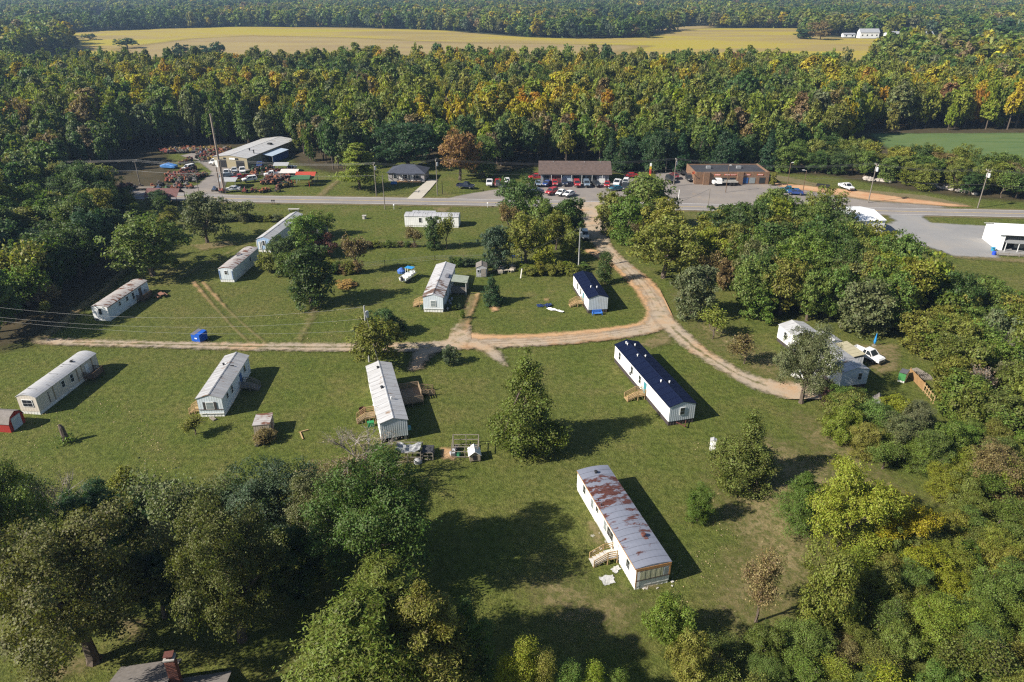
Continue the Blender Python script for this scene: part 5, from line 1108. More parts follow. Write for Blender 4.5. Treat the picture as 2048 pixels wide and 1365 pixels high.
def rows_of(x0, y0, x1, y1, n, where, rz0=150, jit=25):
    for i in range(n):
        s_ = (i + .5) / n; tractor((x0 + (x1 - x0) * s_ + rt.uniform(-1.5, 1.5), y0 + (y1 - y0) * s_ + rt.uniform(-.6, .6)), rt.choice([0, 1, 2, 5, 7, 7, 0, 1, 3, 6, 9]), rz0 + rt.uniform(-jit, jit), where)
rows_of(346, 365, 392, 361, 6, 'in the crowded block left of the yard lane')
rows_of(352, 361, 396, 356, 6, 'in the crowded block left of the yard lane')
rows_of(362, 355, 392, 351, 4, 'in the crowded block left of the yard lane')
rows_of(364, 349, 388, 340, 4, 'along the left side of the yard lane')
rows_of(366, 331, 380, 323, 3, 'along the left side of the yard lane')
rows_of(396, 357, 412, 354, 2, 'in the crowded block left of the yard lane')
rows_of(529, 370, 560, 366, 4, 'behind the green-roofed shelter')
rows_of(555, 376, 580, 374, 3, 'beside the green-roofed shelter')
rows_of(505, 343, 545, 341, 4, 'by the blue lean-to of the workshop')
rows_of(535, 349, 590, 346, 5, 'among the machines right of the workshop')
rows_of(236, 378, 262, 377, 2, 'near the road at the left yard edge')
rows_of(395, 318, 450, 313, 7, 'in the far rows behind the workshop')
def machine(px, ci, rz, where, L=2.4):
    p = G(*px); b = MB(); b.box((0, 0, .7), (1.2, L, .35)); b.box((.1, -L * .2, 1.15), (.8, L * .35, .6), taper=.8); b.beam((-.4, L * .3, .7), (-.2, L * .7, 1.5), .12)
    for x in (-.7, .7): b.wheel((x, -.5, .45), .45, .2, mi=1); b.wheel((x, .7, .35), .35, .18, mi=1)
    solo('farm_machine', b, [TPAINT, RUBBER], f'{TNAME[ci]} farm implement {where}', 'farm machine', (*p, .09), R(rz), f'{TNAME[ci]} farm implements {where}', TCOL[ci])
for i in range(34): machine((328 + rt.uniform(0, 130), 302 + rt.uniform(-3, 3)), rt.choice([7, 8, 9, 1, 5, 6]), rt.uniform(0, 360), 'at the wood edge of the tractor yard')
for i in range(34): machine((328 + i * 3.8 + rt.uniform(-1, 1), 306 - i * .08 + rt.uniform(-1.5, 2.0)), rt.randrange(10), rt.uniform(0, 360), 'in the far rows of the tractor yard')
for i in range(16): machine((398 + i * 3.6, 311 + rt.uniform(-1.5, 2.5)), rt.randrange(8), rt.uniform(0, 360), 'between the yard lane and the workshop')
for i in range(16): machine((500 + rt.uniform(0, 100), 352 + rt.uniform(-5, 14)), rt.choice([7, 8, 9, 1, 5, 0]), rt.uniform(0, 360), 'on the grass right of the workshop')
for i in range(44): machine((236 + rt.uniform(0, 160), 376 - rt.uniform(0, 3) + (3 if i % 3 else -2)), rt.choice([7, 8, 9, 1, 5, 0]), rt.uniform(0, 360), 'in the scattered row at the left yard edge', 1.9) if i < 14 else machine((400 + rt.uniform(0, 62), 318 + rt.uniform(-6, 8)), rt.choice([7, 8, 9, 1, 3, 0, 6]), rt.uniform(0, 360), 'heaped beside the upper yard lane')
for i in range(30): machine((335 + rt.uniform(0, 60), 353 + rt.uniform(-3, 13)), rt.choice([0, 1, 2, 5, 7, 8, 9]), rt.uniform(0, 360), 'packed among the tractors left of the yard lane')
for x, y in ((430, 383), (445, 386), (490, 386), (508, 385), (525, 386), (535, 384), (556, 384), (318, 381), (333, 382), (348, 381), (566, 357), (590, 352)): machine((x, y), rt.randrange(8), rt.uniform(0, 360), 'along the roadside edge of the yard', 1.8)
for px, kd, cl, rz, lb in (((455, 352), 'pickup', 'white', 190, 'white pickup at the left front of the workshop'), ((470, 346), 'sedan', 'silver', 200, 'pale green-white car before the left bay of the workshop'), ((486, 347), 'pickup', 'white', 200, 'white pickup before the right bay of the workshop'), ((430, 330), 'suv', 'white', 170, 'white van at the left wall of the workshop'),
    ((521, 336), 'pickup', 'blue', 190, 'blue pickup by the blue lean-to'), ((546, 355), 'pickup', 'white', 110, 'white pickup in the middle of the machine rows'), ((500, 365), 'suv', 'white', 120, 'white truck with red parts in the middle of the yard'), ((482, 362), 'pickup', 'red', 120, 'red pickup in the middle of the yard'), ((467, 384), 'sedan', 'white', 100, 'white car under the carport near the road'), ((378, 342), 'suv', 'white', 150, 'white van along the left of the yard lane'), ((583, 344), 'pickup', 'white', 170, 'white pickup at the right rear of the yard'), ((454, 357), 'sedan', 'greyblue', 110, 'grey-blue car left of the carport lane')):
    car(px, kd, cl, rz, lb, 'cars in the tractor yard')

# ------------------------------------------------------------------ poles and wires
POLE = mat('pole_timber', (.20, .175, .15), .9, .2, 2); WIRE = mat('cable_dark', (.10, .10, .105), .5, .1); WIRE_L = mat('cable_bright', (.34, .34, .33), .4, .1)
PT = {}
def pole(key, base, top, label, arm=True, trafo=False, lamp=None, r=.17, m=None, lean=None, name='utility_pole', cat='utility pole', group='utility poles', armw=2.4):
    p = G(*base); hh = hgt(base[0], base[1], top[1]); k = thing(name, label, cat, (*p, 0), 0, group)
    mb = MB(); mb.tube([(0, 0, -.1), (0, 0, hh)], [r, r * .65], 8); part('pole', mb, m or POLE, k)
    tops = [(0, 0, hh)]
    if arm:
        mb = MB(); mb.box((0, 0, hh - .5), (.12, armw, .14)); part('crossarm', mb, POLE, k); tops = []
        for y in (-armw / 2 + .1, 0.15, armw / 2 - .1): mb = MB(); mb.tube([(0, y, hh - .43), (0, y, hh - .15)], [.05, .07], 6); part('insulator', mb, FRAME, k); tops.append((0, y, hh - .15))
    if trafo:
        for y in ((.38,) if trafo == 1 else (-.5, 0, .5)): mb = MB(); mb.tube([(.34, y, hh - 2.3), (.34, y, hh - 1.2), (.34, y, hh - 1.1)], [.27, .27, .12], 10); part('transformer', mb, mat('transformer_grey', (.52, .53, .54), .5, .05), k)
    if lamp: mb = MB(); mb.beam((0, 0, hh - .1), (lamp * 1.0, 0, hh + .1), .08); mb.box((lamp * 1.1, 0, hh + .08), (.6, .3, .14)); part('lamp_head', mb, FRAME, k)
    PT[key] = [(p[0], p[1] + t[1], t[2]) for t in tops] + [(p[0], p[1], hh * .62)]
    return k
pole('a', (282, 377), (272, 320), 'utility pole by the road at the left of the tractor yard', True)
pole('b', (452, 387), (445, 318), 'grey utility pole at the front of the workshop yard', True)
pole('b2', (441, 383), (436, 330), 'brown pole with stay beside the carport in the yard', False, r=.2, m=WOOD_DARK)
pole('mast', (449, 386), (432, 228), 'very tall lattice radio mast in front of the workshop', False, r=.42, m=mat('mast_metal', (.30, .24, .20), .7, .2, 4), name='radio_mast', cat='mast', group=None)
pole('b3', (399, 392), (391, 347), 'slim pole at the yard lane entrance', False, r=.12)
pole('c', (753, 393), (751, 326), 'utility pole with transformer left of the brick cottage', True, 1)
pole('d', (875, 391), (872, 318), 'utility pole with transformer right of the cottage drive', True, 1)
pole('e', (770, 419), (767, 350), 'bare pole on the near verge left of the cottage', False, r=.14)
pole('e2', (450, 424), (445, 391), 'short slim pole on the near verge beside the round tree', False, r=.11)
pole('f', (1347, 374), (1349, 317), 'utility pole left of the brick store', True, 1)
pole('f2', (1331, 347), (1333, 318), 'bare pole behind the brick store lot', False, r=.13)
pole('g', (1736, 407), (1747, 327), 'tall utility pole with three transformers on the far verge right of the grove', True, 3)
pole('h', (1955, 417), (1968, 339), 'tall utility pole with transformers at the far right verge', True, 3)
pole('i', (1415, 421), (1417, 378), 'short pole on the near verge in front of the brick store', False, r=.13)
pole('j', (1451, 386), (1454, 331), 'lamp pole on the grass island before the brick store', False, lamp=.4, r=.13, m=WOOD_DARK, group='lamp poles')
pole('k', (1574, 373), (1581, 326), 'lamp pole at the right corner of the brick store lot', False, lamp=.5, r=.13, m=WOOD_DARK, group='lamp poles')
pole('l', (1605, 387), (1607, 341), 'twin-armed lamp pole by the parked blue cars', False, lamp=-.9, r=.13, m=WOOD_DARK, group='lamp poles')
pole('m', (1157, 541), (1157, 456), 'grey pole with transformer at the foot of the gravel drive', False, 1, r=.2, m=mat('grey_pole', (.34, .34, .33), .8, .15, 2))
pole('n', (739, 724), (738, 612), 'pole with transformer standing in shrubs above the drive', False, 1, r=.2, m=mat('grey_pole', (.34, .34, .33)))
pole('o', (1357, 399), (1358, 380), 'short white marker post at the brick store lot entrance', False, r=.14, m=FRAME, name='marker_post', cat='post', group=None)
pole('p', (885, 388), (887, 362), 'short dark sign post on the grass right of the cottage drive', False, r=.12, m=BLACK, name='sign_post', cat='post', group=None)
p = G(1298, 374); hh = hgt(1298, 374, 327); k = thing('pylon_sign', 'tall yellow, white and red sign pole behind the roadside trees', 'sign', (*p, 0), 0)
for z0, z1, m_ in ((0, hh * .35, mat('sign_yellow', (.62, .42, .04))), (hh * .35, hh * .55, mat('sign_yellow', (.62, .42, .04))), (hh * .55, hh * .75, mat('sign_red', (.5, .06, .04))), (hh * .75, hh * .88, mat('sign_yellow', (.62, .42, .04))), (hh * .88, hh, FRAME)): mb = MB(); mb.box((0, 0, (z0 + z1) / 2), (.55, .35, z1 - z0 - .01)); part('sign_band', mb, m_, k)
def wire(a, b, sag, r, label, m=WIRE, group='overhead lines along the highway'):
    a = Vector(a); b = Vector(b); mid = (a + b) / 2; pts = []
    for i in range(13):
        s_ = i / 12; q = a.lerp(b, s_); q.z -= sag * 4 * s_ * (1 - s_); pts.append(q - mid)
    mb = MB(); mb.tube(pts, r, 4, cap=False); solo('overhead_wire', mb, m, label, 'wire', mid, 0, group)
PT['w0'] = [(x - 70, y + 5, z) for x, y, z in PT['a']]; PT['z0'] = [(x + 45, y - 6, z) for x, y, z in PT['h']]
NMS = {'w0': 'the left frame edge', 'a': 'the yard-edge pole', 'b': 'the workshop pole', 'c': 'the cottage left pole', 'd': 'the cottage right pole', 'f': 'the brick store pole', 'g': 'the three-transformer pole', 'h': 'the far right pole', 'z0': 'the right frame edge'}
for u_, v_ in (('w0', 'a'), ('a', 'b'), ('b', 'c'), ('c', 'd'), ('d', 'f'), ('f', 'g'), ('g', 'h'), ('h', 'z0')):
    for i in range(4):
        wire(PT[u_][i], PT[v_][i], (1.0, 1.0, 1.0, .6)[i] * (1.6 if u_ in 'df' else 1), .018 if i < 3 else .026, ('highway power line' if i < 3 else 'lower highway cable') + f' from {NMS[u_]} to {NMS[v_]}', WIRE_L if u_ in ('w0', 'a', 'b') else WIRE, f'highway lines from {NMS[u_]} to {NMS[v_]}')
nt = PT['n'][0]
for i, (py, z) in enumerate(((612, 9.5), (632, 8.0), (639, 7.6))):
    q = G(-30, py, z); wire((q[0], q[1], z), (nt[0], nt[1], nt[2] - .2 - i * 2.2), 2.2 - i * .3, .011, ('topmost', 'middle', 'lowest')[i] + ' of the thin bright lines crossing the lawn to the pole in the shrubs', WIRE_L, 'lines crossing the lawn')
wire(PT['m'][0], PT['i'][0], 1.5, .03, 'dark line from the gravel drive pole up to the highway', WIRE, 'service lines')
wire(PT['n'][0], PT['m'][0], 2.5, .02, 'thin line from the shrub pole to the gravel drive pole', WIRE, 'service lines')
wire(nt, HM.world(0, HM.hl, 4.0), .6, .025, 'service line from the shrub pole to the ribbed white roof', WIRE, 'service lines')
wire(PT['m'][0], HP.world(HP.hw, 2, 3.6), 1.0, .02, 'service line from the drive pole to the patched-roof home', WIRE, 'service lines')
# mailboxes and roadside bits
for i, (x, y) in enumerate(((545, 410), (549, 410), (975, 415.5), (788, 419))):
    p = G(x, y); k = thing('mailbox', ('dark mailbox, left one of the pair on the near verge', 'dark mailbox, right one of the pair on the near verge', 'single pale mailbox on the near verge left of the tall roadside tree', 'small pale mailbox by the bare verge pole')[i], 'mailbox', (*p, 0), 0, 'mailboxes')
    mb = MB(); mb.box((0, 0, .55), (.12, .12, 1.1)); part('post', mb, WOOD_DARK if i < 2 else FRAME, k); mb = MB(); mb.prism([(-.3, 1.1), (.3, 1.1), (.3, 1.35), (.15, 1.5), (-.15, 1.5), (-.3, 1.35)], -.16, .16); part('box', mb, BLACK if i < 2 else FRAME, k)

# ------------------------------------------------------------------ things on the lawns
p = G(400.5, 681); k = thing('dumpster', 'bright blue steel dumpster with dark lid on the grass above the drive', 'dumpster', (*p, 0), R(-22))
mb = MB(); mb.prism([(-1.0, .12), (.85, .12), (1.05, 1.3), (.95, 1.75), (-1.0, 1.5)], -1.0, 1.0); part('bin', mb, BLUE, k)
for x in (-.5, .5): mb = MB(); mb.add([(x - .48, -1.05, 1.52), (x + .48, -1.05, 1.52), (x + .48, 1.0, 1.78), (x - .48, 1.0, 1.78), (x - .48, -1.05, 1.58), (x + .48, -1.05, 1.58), (x + .48, 1.0, 1.84), (x - .48, 1.0, 1.84)], [(3, 2, 1, 0), (4, 5, 6, 7), (0, 1, 5, 4), (1, 2, 6, 5), (2, 3, 7, 6), (3, 0, 4, 7)]); part('lid', mb, mat('grey_lid', (.12, .12, .15), .6) if x < 0 else BLUE, k)
for x in (-1.08, 1.08): mb = MB(); mb.box((x, 0, .95), (.14, 1.3, .16)); part('fork_pocket', mb, BLUE, k)
mb = MB(); mb.box((.1, -1.02, .85), (.55, .02, .22)); part('sticker', mb, FRAME, k)
for x in (-.8, .8):
    for y in (-.8, .7): mb = MB(); mb.wheel((x, y, .08), .09, .08); part('wheel', mb, RUBBER, k)
p = G(323, 594); k = thing('picnic_table', 'reddish timber picnic table lying near the shadow of the rust-blotched home', 'picnic table', (*p, 0), R(45))
for i in range(4): mb = MB(); mb.box((-.4 + i * .25, 0, .75), (.22, 1.9, .05)); part('top_board', mb, mat('reddish_timber', (.26, .13, .09), .85, .2, 3), k)
for x in (-.95, .9): mb = MB(); mb.box((x, 0, .45), (.28, 1.9, .05)); part('bench_board', mb, mat('reddish_timber', (.26, .13, .09)), k)
for y in (-.7, .7): mb = MB(); mb.beam((-.9, y, .0), (-.1, y, .75), .08); mb.beam((.9, y, 0), (.1, y, .75), .08); part('leg_frame', mb, WOOD_DARK, k)
# tarps and sheet on the grass
def flat_cloth(label, px, m, w, d, rz, seed, name='tarp', hh=.25):
    p = G(*px); r = np.random.RandomState(seed); n = 8; mb = MB(); g = r.rand(n, n) * hh; e = r.rand(n, n, 2) * .25
    vs_ = [(w * (i / (n - 1) - .5) + e[i, j, 0], d * (j / (n - 1) - .5) + e[i, j, 1], .06 + g[i, j]) for i in range(n) for j in range(n)]
    mb.add(vs_, [(i * n + j, (i + 1) * n + j, (i + 1) * n + j + 1, i * n + j + 1) for i in range(n - 1) for j in range(n - 1)]); solo(name, mb, m, label, name, (*p, 0), R(rz), 'sheets dropped on the lawn')
NV = mat('navy_sheet', (.014, .03, .1), .6, .2, 2)
flat_cloth('dark navy sheet on the grass, left of the white one', (1079, 613), NV, 1.3, 1.5, 10, 1, hh=.15); flat_cloth('crumpled navy sheet beside the long white strip', (1095, 613), NV, 1.5, 1.4, 30, 2, hh=.4); flat_cloth('long crumpled white sheet trailing over the grass', (1109, 622), WHITE_NEW, 3.6, .8, -32, 3, hh=.3)
flat_cloth('grey concrete slab piece on the grass by the porch steps', (1214, 1163), mat('slab_grey', (.42, .42, .41), .9, .15, 2), 1.5, 1.3, 15, 4, 'slab', .05); flat_cloth('pale slab piece close to the foot of the porch steps', (1232, 1142), mat('slab_grey', (.42, .42, .41)), 1.1, .7, 40, 5, 'slab', .05)
# timber L on the grass, tyre, planks
for i, (a, b) in enumerate((((598, 866), (617, 861)), ((600, 865), (606, 880)))):
    p, q = G(*a), G(*b); c = ((p[0] + q[0]) / 2, (p[1] + q[1]) / 2, 0); b_ = MB(); b_.beam((p[0] - c[0], p[1] - c[1], .1), (q[0] - c[0], q[1] - c[1], .1), .16, .14); solo('timber_post', b_, WOOD_NEW, ('grey-brown post lying on the lawn, crosswise', 'pale post lying on the lawn, pointing at the camera')[i], 'post', c, 0, 'posts lying on the lawn')
p = G(514, 891); b = MB(); b.wheel((0, 0, .12), .45, .22, 'x'); o = solo('old_tyre', b, RUBBER, 'old tyre in the grass below the weathered shed', 'tyre', (*p, .0)); o.rotation_euler = (0, R(90), 0); o.location.z = .15
p = G(729, 438); b = MB(); b.tube([(0, 0, 0), (0, 0, .9)], [.55, .5], 10); b.box((0, 0, .95), (1.2, 1.0, .1)); solo('well_cover', b, CONCRETE, 'small round well cover on the far lawn', 'well', (*p, 0))
p = G(588, 423); b = MB(); b.box((0, 0, .7), (3.2, 1.0, .08)); [b.box((x, 0, .35), (.1, .8, .7)) for x in (-1.3, 1.3)]; solo('bench_table', b, CONCRETE, 'pale bench table on the far verge above the long white roof', 'table', (*p, 0))
p = G(729, 820); b = MB(); b.tube([(0, 0, 0), (0, 0, .6), (0, 0, .95)], [.45, .5, .55], 12, cap=False); b.tube([(0, 0, .1), (0, 0, .5)], .4, 10); solo('fire_barrel', b, mat('rusty_metal', RUST), 'round barrel beside the porch steps of the ribbed white-roofed home', 'barrel', HM.world(-HM.hw - 1.8, HM.hl - 2 * HM.hl * .5))
q = HM.world(-HM.hw - 1.0, HM.hl - 2 * HM.hl * .72); b = MB(); b.box((0, 0, .4), (.9, .6, .8), taper=1.1); solo('green_bin', b, mat('bin_green', (.02, .2, .07)), 'green plastic bin below the porch steps of the ribbed white-roofed home', 'bin', q, HM.rz)
p = G(1748, 692); k = thing('parasol', 'closed bright blue parasol under the trees at right', 'parasol', (*p, 0)); mb = MB(); mb.tube([(0, 0, .5), (0, 0, .9), (0, 0, 2.6)], [.16, .26, .04], 8); part('canopy', mb, mat('parasol_blue', (.02, .22, .55)), k); mb = MB(); mb.tube([(0, 0, 0), (0, 0, 2.7)], .04, 6); part('pole', mb, METALG, k); mb = MB(); mb.tube([(0, 0, 0), (0, 0, .1)], .4, 10); part('base', mb, CONCRETE, k)
for i in range(9):
    p = G(1020 + random.uniform(-22, 18), 546 + random.uniform(-12, 8)); b = MB()
    for j in range(4): b.box((0, (j - 1.5) * .28, .5), (1.1, .2, .05)); 
    b.box((-.5, 0, .25), (.08, 1.1, .5)); b.box((.5, 0, .25), (.08, 1.1, .5)); solo('pallet', b, mat('bleached_timber', (.42, .37, .3), .9, .2, 3), 'bleached pallet in the pile beside the garden shed', 'pallet', (*p, random.choice([0, 0, .3])), random.uniform(0, 3), 'pallets beside the garden shed')
p = G(1034, 527); b = MB(); b.box((0, 0, 1.7), (2.4, 1.6, .1)); [b.box((x, y, .85), (.1, .1, 1.7)) for x in (-1.1, 1.1) for y in (-.7, .7)]; solo('tarp_shelter', b, BLUE, 'little shelter with a blue tarp among the shrubs by the pallets', 'shelter', (*p, 0))
p = G(1041, 557); b = MB(); b.beam((0, 0, 0), (.3, .8, 2.0), .25, .06); solo('leaning_board', b, mat('pale_board', (.5, .48, .44)), 'pale board leaning upright at the lawn edge by the pallets', 'board', (*p, 0))
for i in range(26):
    x, y = ((1165 + random.uniform(-8, 60), 1000 + random.uniform(-10, 120)), (1290 + random.uniform(-10, 55), 1172 + random.uniform(-8, 6)))[i % 3 == 0]
    p = G(x, y); b = MB(); s1 = random.uniform(.12, .4); b.box((0, 0, .06), (s1, s1 * random.uniform(.4, 1.8), .1), random.uniform(0, 3)); solo('debris_board', b, mat('pale_board', (.5, .48, .44)), 'pale scrap piece on the grass along the rust-roofed home', 'scrap', (*p, 0), 0, 'scrap along the rust-roofed home')
# stones and brush piles along the far right verge
rs = random.Random(5); STN = mat('boulder', (.36, .32, .28), .9, .2, 1.5); SM = []
for v_ in range(4):
    mb = MB(); r = random.Random(v_); vs_ = []; n = 7
    for i in range(4):
        for j in range(n): a = 2 * math.pi * j / n; q = (.55, 1, .8, .3)[i] * r.uniform(.8, 1.15); vs_.append((math.cos(a) * q * .8, math.sin(a) * q * .6, (.0, .25, .6, .8)[i] * r.uniform(.85, 1.1)))
    mb.add(vs_, [(i * n + j, i * n + (j + 1) % n, (i + 1) * n + (j + 1) % n, (i + 1) * n + j) for i in range(3) for j in range(n)] + [tuple(range(3 * n, 4 * n))]); SM.append(mb.mesh('boulder', STN))
for (x0, y0, x1, y1, n) in ((1730, 361, 1782, 366, 22), (1862, 374, 1950, 390, 34)):
    for i in range(n):
        s_ = rs.random(); p = G(x0 + (x1 - x0) * s_, y0 + (y1 - y0) * s_ + rs.uniform(-2, 1)); o = link('boulder', SM[i % 4], None, (*p, 0), rs.uniform(0, 6)); k = rs.uniform(.6, 1.5); o.scale = (k, k, k)
        tag(o, 'pale boulder in the stone row along the hedge edge, ' + ('left part' if x0 < 1800 else 'right part'), 'boulder', 'boulders along the hedge edge, ' + ('left part' if x0 < 1800 else 'right part'))
# wire fence with posts below the road lawn
def wire_fence(label, px, step=6.0, hh=1.3):
    pts = poly_px(px); o = np.array(pts[0]); k = thing('wire_fence', label, 'fence', (*o, 0), 0, 'wire fences')
    for a, b in zip(pts[:-1], pts[1:]):
        a = np.array(a) - o; b = np.array(b) - o; L = np.hypot(*(b - a)); n = max(1, int(L / step))
        for i in range(n + 1): q = a + (b - a) * i / n; mb = MB(); mb.tube([(*q, 0), (*q, hh + .1)], .07, 6); part('post', mb, WOOD_DARK, k)
        for z in (.3, .7, 1.1, hh): mb = MB(); mb.beam((*a, z), (*b, z), .025); part('wire', mb, METALG, k)
wire_fence('wire fence with brush along it below the road lawn', [(640, 495), (760, 494), (870, 492), (970, 489)])
wire_fence('wire fence across the lawn behind the boat', [(640, 548), (700, 540), (770, 532), (870, 522), (985, 520)])

# ------------------------------------------------------------------ trees and shrubs: prototypes, 10 m tall
def unit(v): return v / np.maximum(np.linalg.norm(v, axis=-1, keepdims=True), 1e-9)
def leaf_quads(P, N, size, rs, aspect=1.35, jitter=0.45):
    n = len(P); N = unit(N + rs.normal(0, jitter, (n, 3))); A = unit(np.cross(N, rs.normal(0, 1, (n, 3)))); B = np.cross(N, A)
    s = size * rs.uniform(0.65, 1.35, (n, 1)); a = A * s * aspect / 2; b = B * s / 2; k = N * s * 0.18
    return np.stack([P - a, P - b * 1.0 + k, P + a, P + b * 1.0 + k], 1)
def lobes_crown(lobes, n, size, rs, sprays, up=0.2):
    """leaf sprays strewn over the skin of many overlapping lobes; sprays buried inside the crown are dropped"""
    Lb = np.array(lobes); w = (Lb[:, 3] * Lb[:, 4] + Lb[:, 3] * Lb[:, 5] + Lb[:, 4] * Lb[:, 5]); m = int(sprays * 2.2)
    idx = rs.choice(len(Lb), m, p=w / w.sum()); d = unit(rs.normal(0, 1, (m, 3)) + np.array([0, 0, up]))
    r = rs.uniform(.62, 1.04, (m, 1)) + (rs.rand(m, 1) < .16) * rs.uniform(0, .4, (m, 1)); L = Lb[idx]; P = L[:, :3] + d * L[:, 3:6] * r
    ok = np.ones(m, bool)
    for q in Lb: ok &= ~((((P - q[:3]) / q[3:6]) ** 2).sum(1) < 0.36 ** 2)
    P, d, L = P[ok][:sprays], d[ok][:sprays], L[ok][:sprays]; k = max(3, n // max(1, len(P))); D = unit(d / L[:, 3:6])
    sg = rs.uniform(.20, .42, (len(P), 1, 1)); o = rs.normal(0, 1, (len(P), k, 3)); o -= D[:, None, :] * (o * D[:, None, :]).sum(2, keepdims=True) * .45
    Q = (P[:, None, :] + o * sg * np.array([1, 1, .75])).reshape(-1, 3); N = np.repeat(D, k, 0) + np.array([0, 0, 0.3])
    return leaf_quads(Q, N, size, rs)
def crown_lobes(rs, kind):
    out = []
    def ring(n, z, rad, r, rz, jr=0.15):
        a0 = rs.uniform(0, 6.28)
        for i in range(n):
            a = a0 + 2 * math.pi * (i + rs.uniform(-.3, .3)) / n; q = rad * rs.uniform(1 - jr * 2, 1 + jr); s = rs.uniform(.75, 1.25)
            out.append((math.cos(a) * q, math.sin(a) * q, z + rs.uniform(-.4, .4), r * s, r * s, rz * s))
    def cloud(n, c, rad, flat, sz, zmin=1.2):
        """lobes strewn near the skin of an ellipsoid, uneven in size and reach"""
        for _ in range(n):
            d = unit(rs.normal(0, 1, 3) + np.array([0, 0, .15])); q = rs.uniform(.55, 1.0) * (1 + .22 * math.sin(3 * math.atan2(d[1], d[0]) + c[3])); s = rs.uniform(*sz)
            z = c[2] + d[2] * flat * q
            if z > zmin: out.append((c[0] + d[0] * rad * q, c[1] + d[1] * rad * q, z, s * rs.uniform(.9, 1.3), s * rs.uniform(.9, 1.3), s * rs.uniform(.6, .95)))
    if kind == 'oak':          # wide, lumpy dome
        ph = rs.uniform(0, 6); out.append((0, 0, 5.6, 2.2, 2.2, 2.0)); cloud(64, (0, 0, 5.2, ph), 4.0, 3.9, (.55, 1.25), 1.3)
    elif kind == 'round':      # full oval down to the grass
        ph = rs.uniform(0, 6); out.append((0, 0, 5.0, 2.3, 2.3, 3.4)); cloud(60, (0, 0, 5.0, ph), 3.1, 4.4, (.5, 1.05), .7); ring(9, 1.3, 2.2, .95, .85)
    elif kind == 'cone':
        out.append((0, 0, 3.0, 1.9, 1.9, 2.6)); out.append((0, 0, 6.4, .7, .7, 2.2))
        for z, rad in ((1.2, 3.0), (2.4, 2.9), (3.7, 2.4), (5.0, 1.75), (6.3, 1.15), (7.6, .65), (8.7, .3)): ring(max(3, int(rad * 3.2)), z + rs.uniform(-.2, .2), rad * .80, .45 + rad * .17, .62, .26)
        out.append((0, 0, 9.3, .36, .36, .8))
    elif kind == 'tall':       # forest tree: crown on the upper two thirds
        out.append((0, 0, 6.6, 1.5, 1.5, 2.6)); ring(5, 4.3, 1.7, 1.0, 1.1, .25); ring(6, 5.8, 1.9, 1.0, 1.1, .25); ring(6, 7.3, 1.6, .95, 1.05, .25); ring(4, 8.7, .9, .85, .95, .2)
        if rs.rand() < .6: out.append((rs.uniform(-.6, .6), rs.uniform(-.6, .6), 9.4, .8, .8, .8))
    elif kind == 'shrub':
        ph = rs.uniform(0, 6); out.append((0, 0, 3.0, 2.6, 2.6, 2.6)); cloud(34, (rs.uniform(-.5, .5), rs.uniform(-.5, .5), 4.0, ph), 3.6, 4.6, (.7, 1.5), .5)
    elif kind == 'column':
        out.append((0, 0, 5, 1.3, 1.3, 4.2))
        for z in np.linspace(1, 9, 8): ring(4, z, 1.25 * (1 - abs(z - 4) / 9), .7, .9)
    return out
def limbs(rs, trunk_top, r0, targets, n=5, lean=0.25, base=0.0):
    mb = MB(); a = Vector((0, 0, -0.15)); t = Vector((rs.uniform(-lean, lean), rs.uniform(-lean, lean), trunk_top))
    mid = a.lerp(t, .5) + Vector((rs.uniform(-.12, .12), rs.uniform(-.12, .12), 0)); mb.tube([a, a + Vector((0, 0, .5)), mid, t], [r0 * 1.5, r0, r0 * .85, r0 * .6], 7)
    for q in targets:
        q = Vector(q); s = rs.uniform(.35, .95); st = mid.lerp(t, s); k = st.lerp(q, .5) + Vector((0, 0, rs.uniform(.1, .5))); mb.tube([st, k, q], [r0 * .42, r0 * .25, r0 * .08], n, cap=False)
    return mb
def bare_branches(rs, top, spread, depth=4, r0=.22):
    mb = MB()
    def go(p, d, L, r, k):
        q = p + d * L; mb.tube([p, p.lerp(q, .5) + Vector(rs.normal(0, L * .05, 3)), q], [r, r * .8, r * .6], 5 if k > 1 else 3, cap=False)
        if k == 0: return
        for _ in range(rs.randint(3, 5) if k > 1 else 4):
            nd = (d + Vector(rs.normal(0, spread, 3)) + Vector((0, 0, .12))).normalized(); go(p.lerp(q, rs.uniform(.55, 1.0)), nd, L * rs.uniform(.6, .85), r * .52, k - 1)
    go(Vector((0, 0, -.1)), Vector((0, 0, 1)), top, r0, depth); return mb
PROTO = {}; DIM = {}
